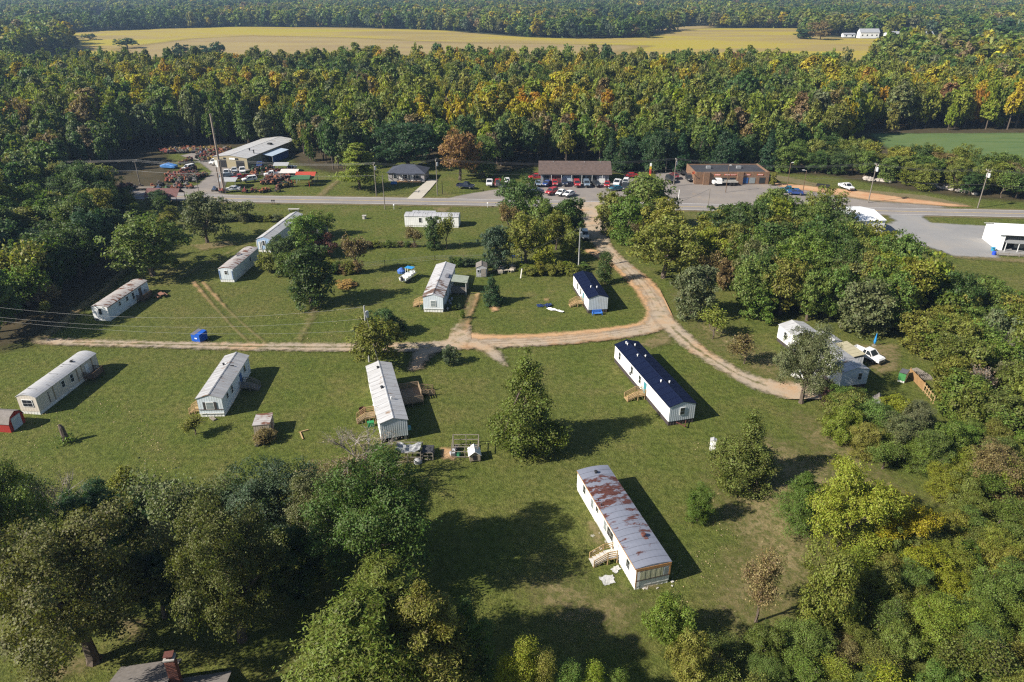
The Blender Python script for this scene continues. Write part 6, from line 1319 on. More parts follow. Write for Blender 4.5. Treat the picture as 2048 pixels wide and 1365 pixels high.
def proto(kind, v, lod):
    key = (kind, v, lod)
    if key in PROTO: return PROTO[key]
    rs = np.random.RandomState(abs(hash((v * 7 + 3, len(kind) * 31 + ord(kind[0]) * 5 + ord(kind[-1])))) % 100000)
    n, s = {'huge': (56000, .10), 'near': (36000, .125), 'mid': (11000, .235), 'far': (2600, .46), 'horizon': (480, 1.0)}[lod]
    if kind == 'shrub': n = int(n * .6); s *= 1.35
    if kind == 'column': n = int(n * .5); s *= .8
    lm = LEAF
    if kind in ('pine',):
        V = []; mb = MB(); mb.tube([(0, 0, -.1), (.1, 0, 5), (0, .1, 9.6)], [.22, .15, .04], 7)
        per = max(30, n // 95)
        for i in range(95):
            z = 1.6 + 8.0 * (i / 95) ** .95; L = (3.4 * (1 - ((z - 1.6) / 8.6) ** 1.25) + .35) * rs.uniform(.7, 1.15); a = rs.uniform(0, 6.28); d = np.array([math.cos(a), math.sin(a), rs.uniform(.02, .28)]); o = np.array([0, 0, z])
            mb.tube([o, o + d * L], [.06, .02], 3, cap=False); t = rs.uniform(.25, 1.05, (per, 1)); P = o + d * L * t + rs.normal(0, 1, (per, 3)) * np.array([.30, .30, .13]) * (L / 3 + .35)
            V.append(leaf_quads(P, np.tile([0, 0, 1.0], (per, 1)) + d * .5, s * .62, rs, 3.0, .55))
        V = np.concatenate(V)
    elif kind == 'bare':
        mb = bare_branches(rs, 2.4, .42, 4 if lod != 'far' else 3, .17); P = np.array([v_ for v_ in mb.v[::3]]); P = P[P[:, 2] > 3.0]; k = len(P); sel = rs.choice(k, min(k, n // 14), replace=False)
        V = leaf_quads(P[sel] + rs.normal(0, .12, (len(sel), 3)), rs.normal(0, 1, (len(sel), 3)), s * .6, rs)
    elif kind == 'sparse':
        mb = bare_branches(rs, 2.2, .5, 4 if lod != 'far' else 3, .17); P = np.array([v_ for v_ in mb.v]); P = P[P[:, 2] > 2.6]; k = min(len(P) * 4, int(n * .24)); sel = rs.choice(len(P), k)
        V = leaf_quads(P[sel] + rs.normal(0, .32, (k, 3)), rs.normal(0, .6, (k, 3)) + np.array([0, 0, .7]), s * .85, rs)
    else:
        lb = crown_lobes(rs, kind); V = lobes_crown(lb, n, s, rs, {'huge': 640, 'near': 620, 'mid': 420, 'far': 210, 'horizon': 80}[lod])
        tt = {'oak': 3.2, 'round': 2.0, 'cone': 8.0, 'tall': 6.0, 'shrub': 1.2, 'column': 8}[kind]; r0 = {'oak': .34, 'round': .22, 'cone': .22, 'tall': .2, 'shrub': .16, 'column': .15}[kind]
        k = {'huge': 22, 'near': 16, 'mid': 9, 'far': 4, 'horizon': 0}[lod]; mb = limbs(rs, tt, r0, [lb[i][:3] for i in rs.choice(len(lb), min(k, len(lb)), replace=False)])
    q = V.reshape(-1, 3) if kind not in ('bare',) else np.array([tuple(v_) for v_ in mb.v])
    DIM[key] = (float(np.percentile(np.hypot(q[:, 0], q[:, 1]), 97)), float(np.percentile(q[:, 2], 99.6)))
    PROTO[key] = (mb.mesh('trunk', BARK if kind not in ('bare',) else BARK_PALE), numpy_quads('crown', V, lm)); return PROTO[key]
PAL = dict(green=(.080, .108, .026), dark=(.046, .070, .021), deep=(.030, .054, .024), olive=(.118, .122, .030), moss=(.080, .092, .024), oakgreen=(.062, .068, .020), pinegreen=(.088, .110, .022), grey=(.088, .096, .044), yellow=(.200, .166, .028), lime=(.132, .148, .026), brown=(.122, .096, .047), orange=(.215, .130, .030), rust=(.135, .080, .042), purple=(.085, .045, .040), tan=(.19, .14, .07), bluegreen=(.052, .072, .040), bare=(.17, .135, .10))
WORD = dict(green='mid green', dark='dark green', deep='very dark green', olive='olive', moss='moss green', oakgreen='dull green', pinegreen='yellowish green', grey='grey-green', yellow='yellow-gold', lime='bright yellow-green', brown='brownish', orange='orange-gold', rust='rusty red-brown', purple='purple-leaved', tan='tan', bluegreen='bluish green', bare='leafless')
def vary(c, r, a=.16):
    k = 1 + r.uniform(-a, a); return (c[0] * k * (1 + r.uniform(-a, a) * .6), c[1] * k, c[2] * k * (1 + r.uniform(-a, a)))
NAMES = {'pine': ('pine_tree', 'pine tree'), 'shrub': ('shrub', 'shrub'), 'bare': ('bare_tree', 'tree'), 'sparse': ('deciduous_tree', 'tree'), 'column': ('columnar_tree', 'tree'), 'cone': ('conical_tree', 'tree'), 'tall': ('forest_tree', 'tree'), 'oak': ('deciduous_tree', 'tree'), 'round': ('deciduous_tree', 'tree')}
tr = random.Random(21)
def plant(x, y, height, width, kind, col, label, group=None, lod='mid', v=None, name=None):
    v = tr.randrange({'huge': 2, 'near': 3, 'mid': 3, 'far': 5}.get(lod, 4)) if v is None else v
    tm, cm = proto(kind, v, lod); nm, cat = NAMES[kind]; nm = name or nm
    k = thing(nm, label, cat, (x, y, 0), tr.uniform(0, 6.28), group); sx = width / 2 / DIM[(kind, v, lod)][0]; sz = height / DIM[(kind, v, lod)][1]
    k.scale = (sx, sx, sz); link('trunk', tm, k); link('crown' if kind not in ('bare',) else 'leaves', cm, k, color=vary(PAL[col], tr)); return k
def T(bx, by, ty, w, kind, col, label, lod='mid', group=None, hmul=1.0):
    """a tree standing at photo pixel (bx,by), its top at row ty, its crown w pixels wide"""
    x, y = G(bx, by); return plant(x, y, max(.6, hgt(bx, by, ty) * hmul), w * mpp(bx, by) * 1.1, kind, col, label, group, lod)

# the trees one can single out, far to near
T(720, 379, 288, 78, 'pine', 'lime', 'bright yellow-green pine left of the brick cottage')
T(817, 336, 246, 112, 'oak', 'deep', 'very dark broad tree right behind the brick cottage')
T(920, 361, 262, 80, 'oak', 'rust', 'red-brown tree right of the cottage drive')
T(965, 352, 275, 60, 'round', 'green', 'green tree between the red-brown tree and the store')
T(415, 486, 388, 86, 'oak', 'grey', 'dark grey-green tree with short trunk on the lawn below the picnic shelter')
T(306, 552, 434, 142, 'oak', 'moss', 'wide olive oak above the woods track at left')
T(487, 442, 401, 48, 'sparse', 'grey', 'thin grey-green tree on the lawn beside the short verge pole')
T(622, 610, 494, 86, 'round', 'dark', 'tall dark oval tree standing alone on the left lawn')
T(714, 545, 470, 44, 'sparse', 'brown', 'thin brownish tree by the wire fence right of the oval tree')
T(869, 498, 434, 34, 'round', 'dark', 'dark slim tree before the side-on roadside home, left of a pair')
T(893, 499, 430, 30, 'sparse', 'olive', 'olive slim tree before the side-on roadside home, right of a pair')
T(829, 496, 455, 32, 'sparse', 'brown', 'small thin brownish tree left of the slim pair by the roadside home')
T(991, 538, 452, 56, 'round', 'bluegreen', 'tall dark leafy tree right of the garden shed')
T(1038, 455, 356, 84, 'oak', 'dark', 'tallest dark tree at the near verge, hiding part of the car park')
T(1052, 532, 428, 84, 'oak', 'olive', 'olive tree in the clump left of the gravel drive')
T(1085, 485, 398, 60, 'round', 'green', 'upright green tree in the clump left of the gravel drive')
T(1135, 480, 396, 56, 'round', 'dark', 'dark tree at the drive side of the left clump')
T(1112, 500, 425, 60, 'oak', 'olive', 'low olive tree in the middle of the left drive clump')
T(1086, 540, 478, 46, 'shrub', 'lime', 'yellow-green bush at the foot of the left drive clump')
T(1018, 470, 408, 36, 'sparse', 'brown', 'brown thin tree at the left edge of the drive clump')
T(1143, 520, 462, 40, 'shrub', 'olive', 'olive bush behind the grey pole of the gravel drive')
T(1220, 470, 384, 52, 'round', 'olive', 'olive tree at the top right of the gravel drive')
T(1250, 487, 398, 60, 'round', 'green', 'green tree in the right drive clump, second from the drive')
T(1296, 470, 350, 100, 'round', 'green', 'tallest green tree in the right drive clump')
T(1268, 490, 430, 44, 'sparse', 'brown', 'brownish thin tree low in the right drive clump')
T(1325, 500, 400, 80, 'oak', 'olive', 'olive tree behind the broad oak right of the drive')
T(1326, 556, 440, 128, 'oak', 'olive', 'broad olive oak on a short trunk right of the gravel drive')
T(1381, 633, 531, 76, 'round', 'grey', 'round grey-green tree right of the drive bend')
T(1209, 567, 505, 32, 'column', 'dark', 'slim dark columnar tree beside the short navy-roofed home')
T(984, 607, 555, 44, 'cone', 'deep', 'dark cone-shaped evergreen in mid lawn')
T(1425, 678, 620, 62, 'sparse', 'olive', 'small multi-stemmed olive tree right of the drive fork')
T(1488, 728, 667, 62, 'sparse', 'brown', 'low brownish multi-stemmed tree left of the home behind the oak')
T(754, 730, 640, 104, 'oak', 'olive', 'olive tree behind the ribbed white roof, over the drive')
T(768, 670, 620, 58, 'shrub', 'dark', 'dark bush right of the transformer pole above the drive')
T(795, 668, 636, 44, 'shrub', 'dark', 'low dark bush at the right end of the pole thicket')
T(722, 672, 650, 30, 'shrub', 'grey', 'small grey-green bush left of the transformer pole')
T(899, 727, 693, 38, 'shrub', 'bluegreen', 'round bluish green bush at the drive edge in mid picture')
T(1052, 893, 712, 132, 'cone', 'moss', 'large irregular cone-shaped tree in the centre of the lawn', 'near')
T(1066, 880, 760, 60, 'cone', 'lime', 'yellow-green young tree growing in front of the large central tree', 'mid')
T(1602, 806, 652, 112, 'oak', 'grey', 'spreading grey-green oak in front of the white home at right', 'near')
T(1487, 965, 832, 126, 'cone', 'moss', 'leafy cone-shaped tree by the little white kennel', 'near')
T(1393, 1043, 974, 49, 'round', 'green', 'small round green bush-like tree on the dry grass', 'near')
T(1588, 1062, 948, 82, 'pine', 'green', 'feathery green young pine left of the round yellow-green tree', 'near')
T(1676, 1100, 942, 150, 'oak', 'lime', 'large round yellow-green tree at the thicket edge', 'near')
T(1784, 1102, 1003, 112, 'oak', 'yellow', 'yellow-orange tinged tree right of the round yellow-green tree', 'near')
T(1511, 1246, 1115, 84, 'sparse', 'tan', 'small thin-leaved tan tree on the dry grass at lower right', 'near')
T(1640, 1250, 1105, 116, 'shrub', 'olive', 'spreading olive bush right of the small thin-leaved tree', 'near')
T(1335, 1288, 1205, 100, 'shrub', 'green', 'green bush below the rust-roofed home', 'near')
T(1370, 1372, 1270, 84, 'shrub', 'olive', 'olive bush at the bottom edge right of the green bush', 'near')
T(391, 869, 833, 48, 'sparse', 'olive', 'wispy olive weed bush in front of the dark-shuttered home', 'mid')
T(530, 885, 862, 44, 'shrub', 'brown', 'weedy brownish bush at the foot of the weathered shed')
T(692, 572, 562, 40, 'shrub', 'tan', 'low tan weed clump on the lawn right of the oval tree')
T(925, 640, 620, 10, 'shrub', 'green', 'tiny green plant at the near corner of the patched-roof home')
# by the two half-hidden homes
T(572, 524, 474, 64, 'oak', 'dark', 'dark rounded tree right of the rust-streaked half-hidden home')
T(618, 512, 432, 76, 'oak', 'green', 'green spreading tree against the long white roof near the road')
T(640, 474, 424, 58, 'oak', 'green', 'light green tree in front of the grey gabled shed')
T(645, 512, 462, 62, 'shrub', 'purple', 'reddish brown bush at the right end of the half-hidden homes')
T(572, 548, 508, 44, 'shrub', 'green', 'bright leafy bush at the front of the half-hidden home')
T(537, 546, 505, 36, 'shrub', 'olive', 'olive bush beside the right wall of the half-hidden home')
T(660, 545, 520, 40, 'shrub', 'olive', 'olive bush behind the tall oval tree')
# bottom left and centre groups
T(28, 1192, 912, 190, 'oak', 'green', 'big mid green tree cut by the left edge', 'huge')
T(145, 1075, 962, 124, 'bare', 'bare', 'leafless grey tree at lower left', 'near')
T(60, 1130, 1020, 120, 'bare', 'bare', 'second leafless grey tree closer to the left edge', 'near')
T(212, 1092, 972, 118, 'oak', 'deep', 'very dark tree right of the leafless grey tree', 'near')
T(256, 990, 942, 50, 'shrub', 'olive', 'small olive bush at the lawn edge at lower left', 'mid')
T(345, 1118, 948, 140, 'sparse', 'grey', 'grey twiggy tree at the lawn edge at lower left', 'near')
T(292, 1120, 985, 100, 'oak', 'deep', 'shaded dark tree left of the grey twiggy tree', 'near')
T(188, 1322, 1045, 305, 'oak', 'oakgreen', 'largest olive oak at lower left', 'huge')
T(485, 1280, 1015, 215, 'oak', 'oakgreen', 'large olive oak above the brick chimney', 'huge')
T(440, 1085, 965, 120, 'sparse', 'grey', 'thin grey-green tree behind the large olive oak above the chimney', 'near')
T(95, 1060, 940, 110, 'sparse', 'bluegreen', 'bluish thin tree between the leafless trees at lower left', 'near')
T(330, 1235, 1110, 120, 'oak', 'deep', 'shaded dark tree between the two large olive oaks', 'near')
T(600, 1215, 1060, 110, 'oak', 'dark', 'shaded dark tree left of the big dark tree', 'near')
T(560, 1100, 938, 180, 'oak', 'bluegreen', 'bluish grey-green tree right of the lower left lawn edge', 'near')
T(642, 1120, 960, 130, 'oak', 'grey', 'grey-green tree left of the big dark tree', 'near')
T(735, 970, 858, 170, 'bare', 'bare', 'wide leafless tree above the big dark tree', 'near')
T(695, 1000, 920, 150, 'sparse', 'brown', 'brown-green twiggy tree below the leafless tree', 'near')
T(750, 1172, 942, 232, 'oak', 'dark', 'big dark green tree at bottom centre', 'huge')
T(800, 1120, 960, 120, 'oak', 'green', 'green tree at the right shoulder of the big dark tree', 'near')
T(790, 1375, 1130, 225, 'pine', 'pinegreen', 'upper yellowish green pine at bottom centre', 'huge')
T(742, 1462, 1205, 270, 'pine', 'pinegreen', 'lower yellow-green pine cut by the bottom edge', 'huge')
T(860, 1440, 1190, 200, 'pine', 'olive', 'olive pine right of the yellow-green pine', 'huge')
T(935, 1392, 1215, 104, 'oak', 'dark', 'dark olive tree right of the pines at the bottom edge', 'near')
for x, ty, w, c in ((1012, 1315, 44, 'lime'), (1050, 1282, 54, 'lime'), (1086, 1300, 44, 'olive'), (1135, 1328, 50, 'green'), (1185, 1330, 46, 'lime'), (1230, 1345, 46, 'green')):
    T(x, 1420, ty, w, 'column', c, f'{WORD[c]} upright young tree at the bottom edge' + (' in the left trio' if x < 1100 else ' in the right trio'), 'near', 'upright young trees at the bottom edge, ' + ('left trio' if x < 1100 else 'right trio'))
p = G(134, 884); b = MB(); b.tube([(0, 0, 0), (-.1, 0, 1.2), (-.25, .1, 2.4), (-.45, .1, 2.9)], [.55, .42, .36, .15], 9); k = thing('tree_stump', 'tall broken tree stump with leaves at its foot on the left lawn', 'stump', (*p, 0)); part('trunk', b, BARK, k)
rs = np.random.RandomState(3); P = rs.normal(0, 1, (260, 3)) * np.array([.6, .5, .35]) + np.array([.1, -.2, .5]); part_ = link('foliage', numpy_quads('foliage', leaf_quads(P, rs.normal(0, 1, (260, 3)) + [0, 0, .6], .22, rs), LEAF), k, color=PAL['green'])

# ------------------------------------------------------------------ planting by area
LAND = [('the brick cottage', G(815, 350)), ('the brown-roofed store', G(1150, 345)), ('the flat brick store', G(1462, 350)), ('the tan workshop', G(500, 300)), ('the radio mast', G(449, 360)), ('the picnic shelter', G(326, 405)), ('the rust-blotched home', G(235, 590)), ('the wide left oak', G(306, 552)), ('the three-transformer pole', G(1736, 400)), ('the far right pole', G(1955, 410)), ('the green field', G(1880, 290)), ('the trailer-home pickup', G(1735, 700)), ('the orange board fence', G(1835, 765)), ('the white metal building', G(1990, 490)), ('the spreading oak', G(1606, 806)), ('the yellow-green tree', G(1676, 1090)), ('the broad drive oak', G(1326, 550)), ('the blue boat tarp', G(338, 335))]
def whereabouts(x, y):
    d = sorted(((math.hypot(x - p[0], (y - p[1]) * .8), n, p) for n, p in LAND))[0]; dx, dy = x - d[2][0], y - d[2][1]
    far = 'just ' if d[0] < 14 else 'well ' if d[0] > 45 else ''
    if abs(dx) > abs(dy) * .9: w = ('right' if dx > 0 else 'left') + ' of'
    else: w = 'behind' if dy > 0 else 'in front of'
    if min(abs(dx), abs(dy)) > .45 * max(abs(dx), abs(dy)) and max(abs(dx), abs(dy)) > 8: w = ('back ' if dy > 0 else 'front ') + ('right' if dx > 0 else 'left') + ' of'
    return f'{far}{w} {d[1]}'
def scatter(poly, step, r, keep_out=()):
    xs = [p[0] for p in poly]; ys = [p[1] for p in poly]; out = []; y = min(ys); row = 0
    while y < max(ys):
        x = min(xs) + (row % 2) * step / 2
        while x < max(xs):
            p = (x + r.uniform(-.38, .38) * step, y + r.uniform(-.38, .38) * step)
            if inside(p, poly) and not any(inside(p, k) for k in keep_out): out.append(p)
            x += step
        y += step * .87; row += 1
    return out
def pick(r, table):
    t = r.uniform(0, sum(w for _, w in table))
    for k, w in table:
        t -= w
        if t <= 0: return k
    return table[-1][0]
def size_word(h, lo, hi): return 'low' if h < lo else 'tall' if h > hi else ''
rg = random.Random(33)
def fill(px, step, hr, wr, kinds, cols, what, group, lod='mid', keep=(), poly=None):
    for x, y in scatter(poly or poly_px(px), step, rg, keep):
        hh = rg.uniform(*hr); k = pick(rg, kinds); c = pick(rg, cols); form = {'shrub': 'bush', 'oak': 'tree', 'round': 'oval tree', 'tall': 'slender tree', 'sparse': 'thin tree', 'bare': 'leafless tree', 'pine': 'pine', 'cone': 'conical tree', 'column': 'narrow tree'}[k]
        sw = size_word(hh, hr[0] + (hr[1] - hr[0]) * .25, hr[0] + (hr[1] - hr[0]) * .75); lb = ' '.join(f'{sw} {WORD[c] if k != "bare" else ""} {form} {what} {whereabouts(x, y)}'.split()); lb = lb if len(lb.split()) < 17 else ' '.join(w for w in lb.split() if w not in ('the', 'well', 'just')); plant(x, y, hh, rg.uniform(*wr) * (hh / sum(hr) * 2) ** .5, k, 'bare' if k == 'bare' else c, lb, group, lod)
# big grove right of the drive, its clearing and edge
GROVE = [(1425, 500), (1460, 480), (1560, 472), (1645, 482), (1712, 524), (1780, 566), (1850, 610), (1905, 645), (1880, 662), (1800, 656), (1720, 668), (1640, 645), (1560, 640), (1480, 640), (1480, 600), (1440, 560), (1400, 540)]
fill(GROVE, 5.6, (9.5, 14), (8, 10.5), [('oak', 5), ('round', 3), ('sparse', .5)], [('green', 5), ('olive', 3), ('dark', 2), ('lime', .9), ('grey', 1)], 'in the grove', 'trees of the grove right of the drive')
fill([(1390, 505), (1440, 490), (1460, 530), (1470, 600), (1420, 600), (1395, 550)], 6, (4.5, 8), (4.5, 6.5), [('shrub', 3), ('round', 1), ('sparse', 1)], [('olive', 3), ('green', 2), ('lime', 1), ('brown', 1)], 'at the grove edge', 'bushes at the grove edge')
fill([(1480, 645), (1540, 655), (1530, 620), (1480, 615)], 5, (5.5, 7.5), (6, 8), [('shrub', 3)], [('bluegreen', 2), ('green', 2)], 'at the grove foot', 'bushes at the grove edge')
# thicket down the right side
HOLE = poly_px([(1660, 660), (1800, 660), (1815, 720), (1890, 790), (1880, 835), (1800, 830), (1770, 850), (1700, 850), (1640, 760)])
fill([(1655, 860), (1700, 842), (1790, 845), (1850, 862), (1865, 920), (1845, 975), (1790, 972), (1720, 950), (1668, 915)], 3.5, (4.0, 6.8), (4.2, 6.2), [('shrub', 3), ('round', 3), ('sparse', 1)], [('green', 4), ('olive', 4), ('lime', 1.2), ('grey', 1)], 'in the thicket', 'bushes of the right thicket', 'near')
T(1652, 815, 778, 34, 'shrub', 'purple', 'purple-leaved bush at the left end of the thicket by the trailer home', 'mid')
fill([(1815, 690), (1900, 640), (1960, 640), (2120, 640), (2160, 900), (1990, 900), (1880, 850), (1885, 790), (1830, 730)], 4.6, (5.5, 9.0), (5.5, 8), [('oak', 3), ('round', 2), ('shrub', 2), ('sparse', 1.6), ('bare', .6)], [('green', 5), ('olive', 4), ('moss', 2), ('lime', .8), ('yellow', .4), ('brown', .6), ('grey', 1)], 'in the right thicket', 'trees of the right thicket')
fill([(1890, 890), (2150, 880), (2200, 1080), (2000, 1080), (1880, 1020), (1850, 960)], 3.7, (3.5, 6.8), (4.2, 6.5), [('shrub', 3), ('round', 2), ('oak', 2), ('sparse', 1)], [('green', 5), ('olive', 3), ('moss', 2), ('lime', 1.2), ('yellow', .5), ('brown', .5)], 'in the mid thicket', 'bushes of the mid thicket', 'near')
fill([(1720, 1120), (1840, 1075), (1880, 1040), (2000, 1080), (2200, 1080), (2250, 1500), (1950, 1500), (1880, 1330), (1800, 1250), (1700, 1200)], 3.3, (3.0, 6.0), (3.8, 6.0), [('shrub', 4), ('oak', 2), ('round', 2), ('sparse', 1.3)], [('green', 5), ('olive', 3), ('moss', 2), ('lime', 1.4), ('yellow', .4), ('brown', .4)], 'in the lower right thicket', 'bushes of the lower right thicket', 'near')
fill([(1400, 1330), (1480, 1290), (1620, 1270), (1800, 1260), (1900, 1340), (2000, 1500), (1400, 1500)], 3.4, (2.2, 4.6), (3.2, 5.2), [('shrub', 4), ('sparse', 1), ('round', 1)], [('green', 5), ('olive', 3), ('moss', 2), ('lime', 1.3), ('brown', .4)], 'along the bottom edge', 'bushes along the bottom edge', 'near')
# woods down the left side
LEFTW = [(-160, 760), (0, 702), (62, 690), (135, 642), (190, 596), (248, 545), (262, 500), (245, 440), (232, 392), (60, 350), (-300, 360), (-420, 600)]
fill([(-40, 715), (20, 690), (75, 652), (130, 596), (205, 525), (235, 480), (230, 420), (222, 395), (120, 380), (60, 440), (0, 520), (-60, 600)], 6.6, (8.5, 14), (8, 11), [('oak', 4), ('tall', 3), ('round', 2), ('pine', .4), ('sparse', .7)], [('dark', 5), ('green', 4), ('olive', 2), ('deep', 2), ('brown', .5)], 'in the left woods', 'trees of the left woods')
fill([(62, 640), (130, 600), (150, 615), (90, 660)], 5, (3, 5), (3, 4.5), [('shrub', 3), ('sparse', 1)], [('olive', 3), ('tan', 1), ('green', 1)], 'at the foot of the left woods', 'bushes at the left woods foot')
T(97, 612, 570, 46, 'sparse', 'tan', 'small pale tan tree lit before the shaded left woods')
fill([(235, 392), (345, 420), (350, 470), (260, 480)], 8, (3, 6), (4, 6), [('shrub', 3), ('round', 1)], [('dark', 3), ('olive', 2), ('deep', 1)], 'near the left verge', 'bushes below the picnic shelter')
# brush along the fences and behind the sheds
for i in range(12): x = 690 + i * 12.5; T(x, 497 - i * .3, 484 + rg.uniform(-5, 3), 17, 'shrub', rg.choice(['olive', 'brown', 'green']), 'low brush along the wire fence below the road lawn', 'mid', 'brush along the wire fence below the road lawn')
for i in range(11): x = 905 + i * 9; T(x, 532 + rg.uniform(-2, 3), 516 + rg.uniform(-3, 3), 20, 'shrub', rg.choice(['green', 'dark', 'bluegreen']), 'leafy brush behind the patched-roof home and garden shed', 'mid', 'brush behind the patched-roof home')
for i in range(14): x = 1050 + i * 9; T(x, 548 + rg.uniform(-8, 6), 530 + rg.uniform(-6, 6), 26, 'shrub', rg.choice(['green', 'olive', 'lime', 'olive']), 'weedy brush between the pallets and the grey drive pole', 'mid', 'brush by the grey drive pole')
for i in range(13): x = 425 + i * 13; T(x, 442 + rg.uniform(-2, 2), 430 + rg.uniform(-3, 3), 24, 'shrub', rg.choice(['grey', 'olive', 'grey']), 'low grey-green brush left of the long white roof near the road', 'mid', 'brush left of the long white roof')
for i in range(9): x = 660 + i * 7; T(x, 545 + rg.uniform(-3, 3), 525 + rg.uniform(-4, 4), 24, 'shrub', rg.choice(['olive', 'brown', 'green']), 'brown-green brush right of the tall oval tree', 'mid', 'brush right of the tall oval tree')
for i in range(8): T(848 + i * 10, 618 + rg.uniform(-1, 3), 608, 12, 'shrub', rg.choice(['green', 'bluegreen']), 'small garden plant along the front of the patched-roof home', 'mid', 'garden plants at the patched-roof home')
# dark evergreen screen behind the stores, hedge trees right
fill([(1195, 352), (1215, 338), (1400, 334), (1545, 338), (1550, 345), (1390, 343), (1230, 348)], 6.5, (11, 14), (7.5, 9.5), [('cone', 3), ('round', 2)], [('deep', 4), ('dark', 3)], 'screening', 'evergreen screen behind the stores')
fill([(1548, 350), (1640, 353), (1720, 360), (1790, 371), (1900, 388), (2060, 404), (2120, 400), (2060, 372), (1960, 352), (1860, 338), (1760, 326), (1640, 322), (1560, 326)], 7.0, (6.5, 10), (7, 9.5), [('oak', 4), ('round', 3), ('sparse', .4)], [('green', 5), ('olive', 3), ('dark', 2), ('brown', .5)], 'in the hedge', 'hedge trees between the highway and the green field')
T(1545, 372, 345, 14, 'shrub', 'olive', 'small olive bush at the corner of the brick store')

# ------------------------------------------------------------------ the forest behind the highway: nearest trees one by one, the rest as one wood
rf = random.Random(77)
FOREST = poly_px([(-60, 352), (60, 348), (150, 366), (225, 340), (262, 298), (420, 293), (565, 296), (610, 330), (700, 345), (780, 322), (880, 326), (960, 345), (1080, 326), (1220, 330), (1390, 328), (1545, 322), (1640, 318), (1735, 262), (1760, 262), (2200, 262)]) + [(420, 420), (420, 520), (300, 470), (150, 500), (0, 525), (-120, 520), (-250, 500), (-420, 480), (-420, 330)]
KEEP = [GFIELD, CLEAR, FIELD, poly_px([(780, 345), (880, 345), (880, 318), (780, 318)])]
LC = [('lime', 6), ('olive', 9), ('moss', 4), ('green', 3), ('yellow', 1.6), ('orange', .25), ('rust', .12), ('brown', .8), ('grey', 1.2)]
pts = scatter(FOREST, 6.5, rf, KEEP)
def fcol(x, y):
    n = math.sin(x * .034 + 1.3 + math.sin(y * .03)) + math.sin(y * .045 + x * .017) + rf.gauss(0, .5)
    if y < 285: tb = [('green', 4), ('olive', 3), ('dark', 4), ('brown', 1), ('lime', 1)]
    elif n > .9: tb = [('yellow', 5), ('lime', 3), ('orange', .9), ('olive', 1.5)]
    elif n < -1.0: tb = [('green', 4), ('dark', 3), ('olive', 2), ('grey', 1)]
    else: tb = LC
    return pick(rf, tb)
pts = [p for p in pts if abs(p[0]) < p[1] * .80 + 25]
pts.sort(key=lambda p: math.hypot(p[0], p[1])); NEAR_N = 285
for i, (x, y) in enumerate(pts[:NEAR_N]):
    c = fcol(x, y); hh = rf.uniform(14, 21) * (.8 if y < 290 else 1); k = pick(rf, [('tall', 6), ('oak', 2.4), ('round', 1), ('pine', .4), ('sparse', .5)])
    form = {'tall': 'slender forest tree', 'oak': 'broad forest tree', 'round': 'oval forest tree', 'pine': 'forest pine', 'sparse': 'thin forest tree'}[k]
    plant(x, y, hh, hh * rf.uniform(.38, .52) * (1.25 if k == 'oak' else 1), k, c, ' '.join([w for w in f'{size_word(hh, 15, 19)} {WORD[c]} {form} {whereabouts(x, y)}'.split()][:16]), 'front trees of the forest behind the highway', 'far', name='forest_tree')
# one object for everything deeper in the wood, one for the woods on the skyline
SRC = bpy.data.collections.new('wood_sources'); SRCL = []
def src(kind, v, lod):
    tm, cm = proto(kind, v, lod); me = cm.copy(); me.materials.clear(); me.materials.append(LEAF_FAR); me.materials.append(BARK)
    if lod == 'far':
        q = np.array([x.co[:] for x in tm.vertices]); b = MB(); nv = len(me.vertices); V = np.empty(nv * 3, np.float32); me.vertices.foreach_get('co', V); b.v = [tuple(x) for x in V.reshape(-1, 3)]
        b.f = [tuple(range(i * 4, i * 4 + 4)) for i in range(nv // 4)]; b.m = [0] * len(b.f); b.v += [tuple(x) for x in q]; b.f += [tuple(nv + i for i in p.vertices) for p in tm.polygons]; b.m += [1] * len(tm.polygons); me = b.mesh('crown', [LEAF_FAR, BARK])
    o = bpy.data.objects.new(f'wood_source_{len(SRCL):02d}', me); SRC.objects.link(o); SRCL.append(o)
FK = [('tall', 0), ('tall', 1), ('tall', 2), ('tall', 3), ('oak', 0), ('oak', 1), ('round', 0)]
for k_, v_ in FK: src(k_, v_, 'far')
for k_, v_ in FK: src(k_, v_, 'horizon')
ng = bpy.data.node_groups.new('wood', 'GeometryNodeTree'); ng.interface.new_socket('Geometry', in_out='INPUT', socket_type='NodeSocketGeometry'); ng.interface.new_socket('Geometry', in_out='OUTPUT', socket_type='NodeSocketGeometry')
gi, go_ = ng.nodes.new('NodeGroupInput'), ng.nodes.new('NodeGroupOutput'); ci = ng.nodes.new('GeometryNodeCollectionInfo'); ci.inputs['Collection'].default_value = SRC; ci.inputs['Separate Children'].default_value = True; ci.inputs['Reset Children'].default_value = True
ip = ng.nodes.new('GeometryNodeInstanceOnPoints'); ip.inputs['Pick Instance'].default_value = True
def na(nm, tp): n = ng.nodes.new('GeometryNodeInputNamedAttribute'); n.data_type = tp; n.inputs['Name'].default_value = nm; return n.outputs['Attribute']
m2p = ng.nodes.new('GeometryNodeMeshToPoints'); er = ng.nodes.new('FunctionNodeEulerToRotation')
L_ = ng.links.new; L_(gi.outputs[0], m2p.inputs['Mesh']); L_(m2p.outputs[0], ip.inputs['Points']); L_(ci.outputs[0], ip.inputs['Instance']); L_(na('pick', 'INT'), ip.inputs['Instance Index']); L_(na('turn', 'FLOAT_VECTOR'), er.inputs[0]); L_(er.outputs[0], ip.inputs['Rotation']); L_(na('size', 'FLOAT_VECTOR'), ip.inputs['Scale']); L_(ip.outputs[0], go_.inputs[0])
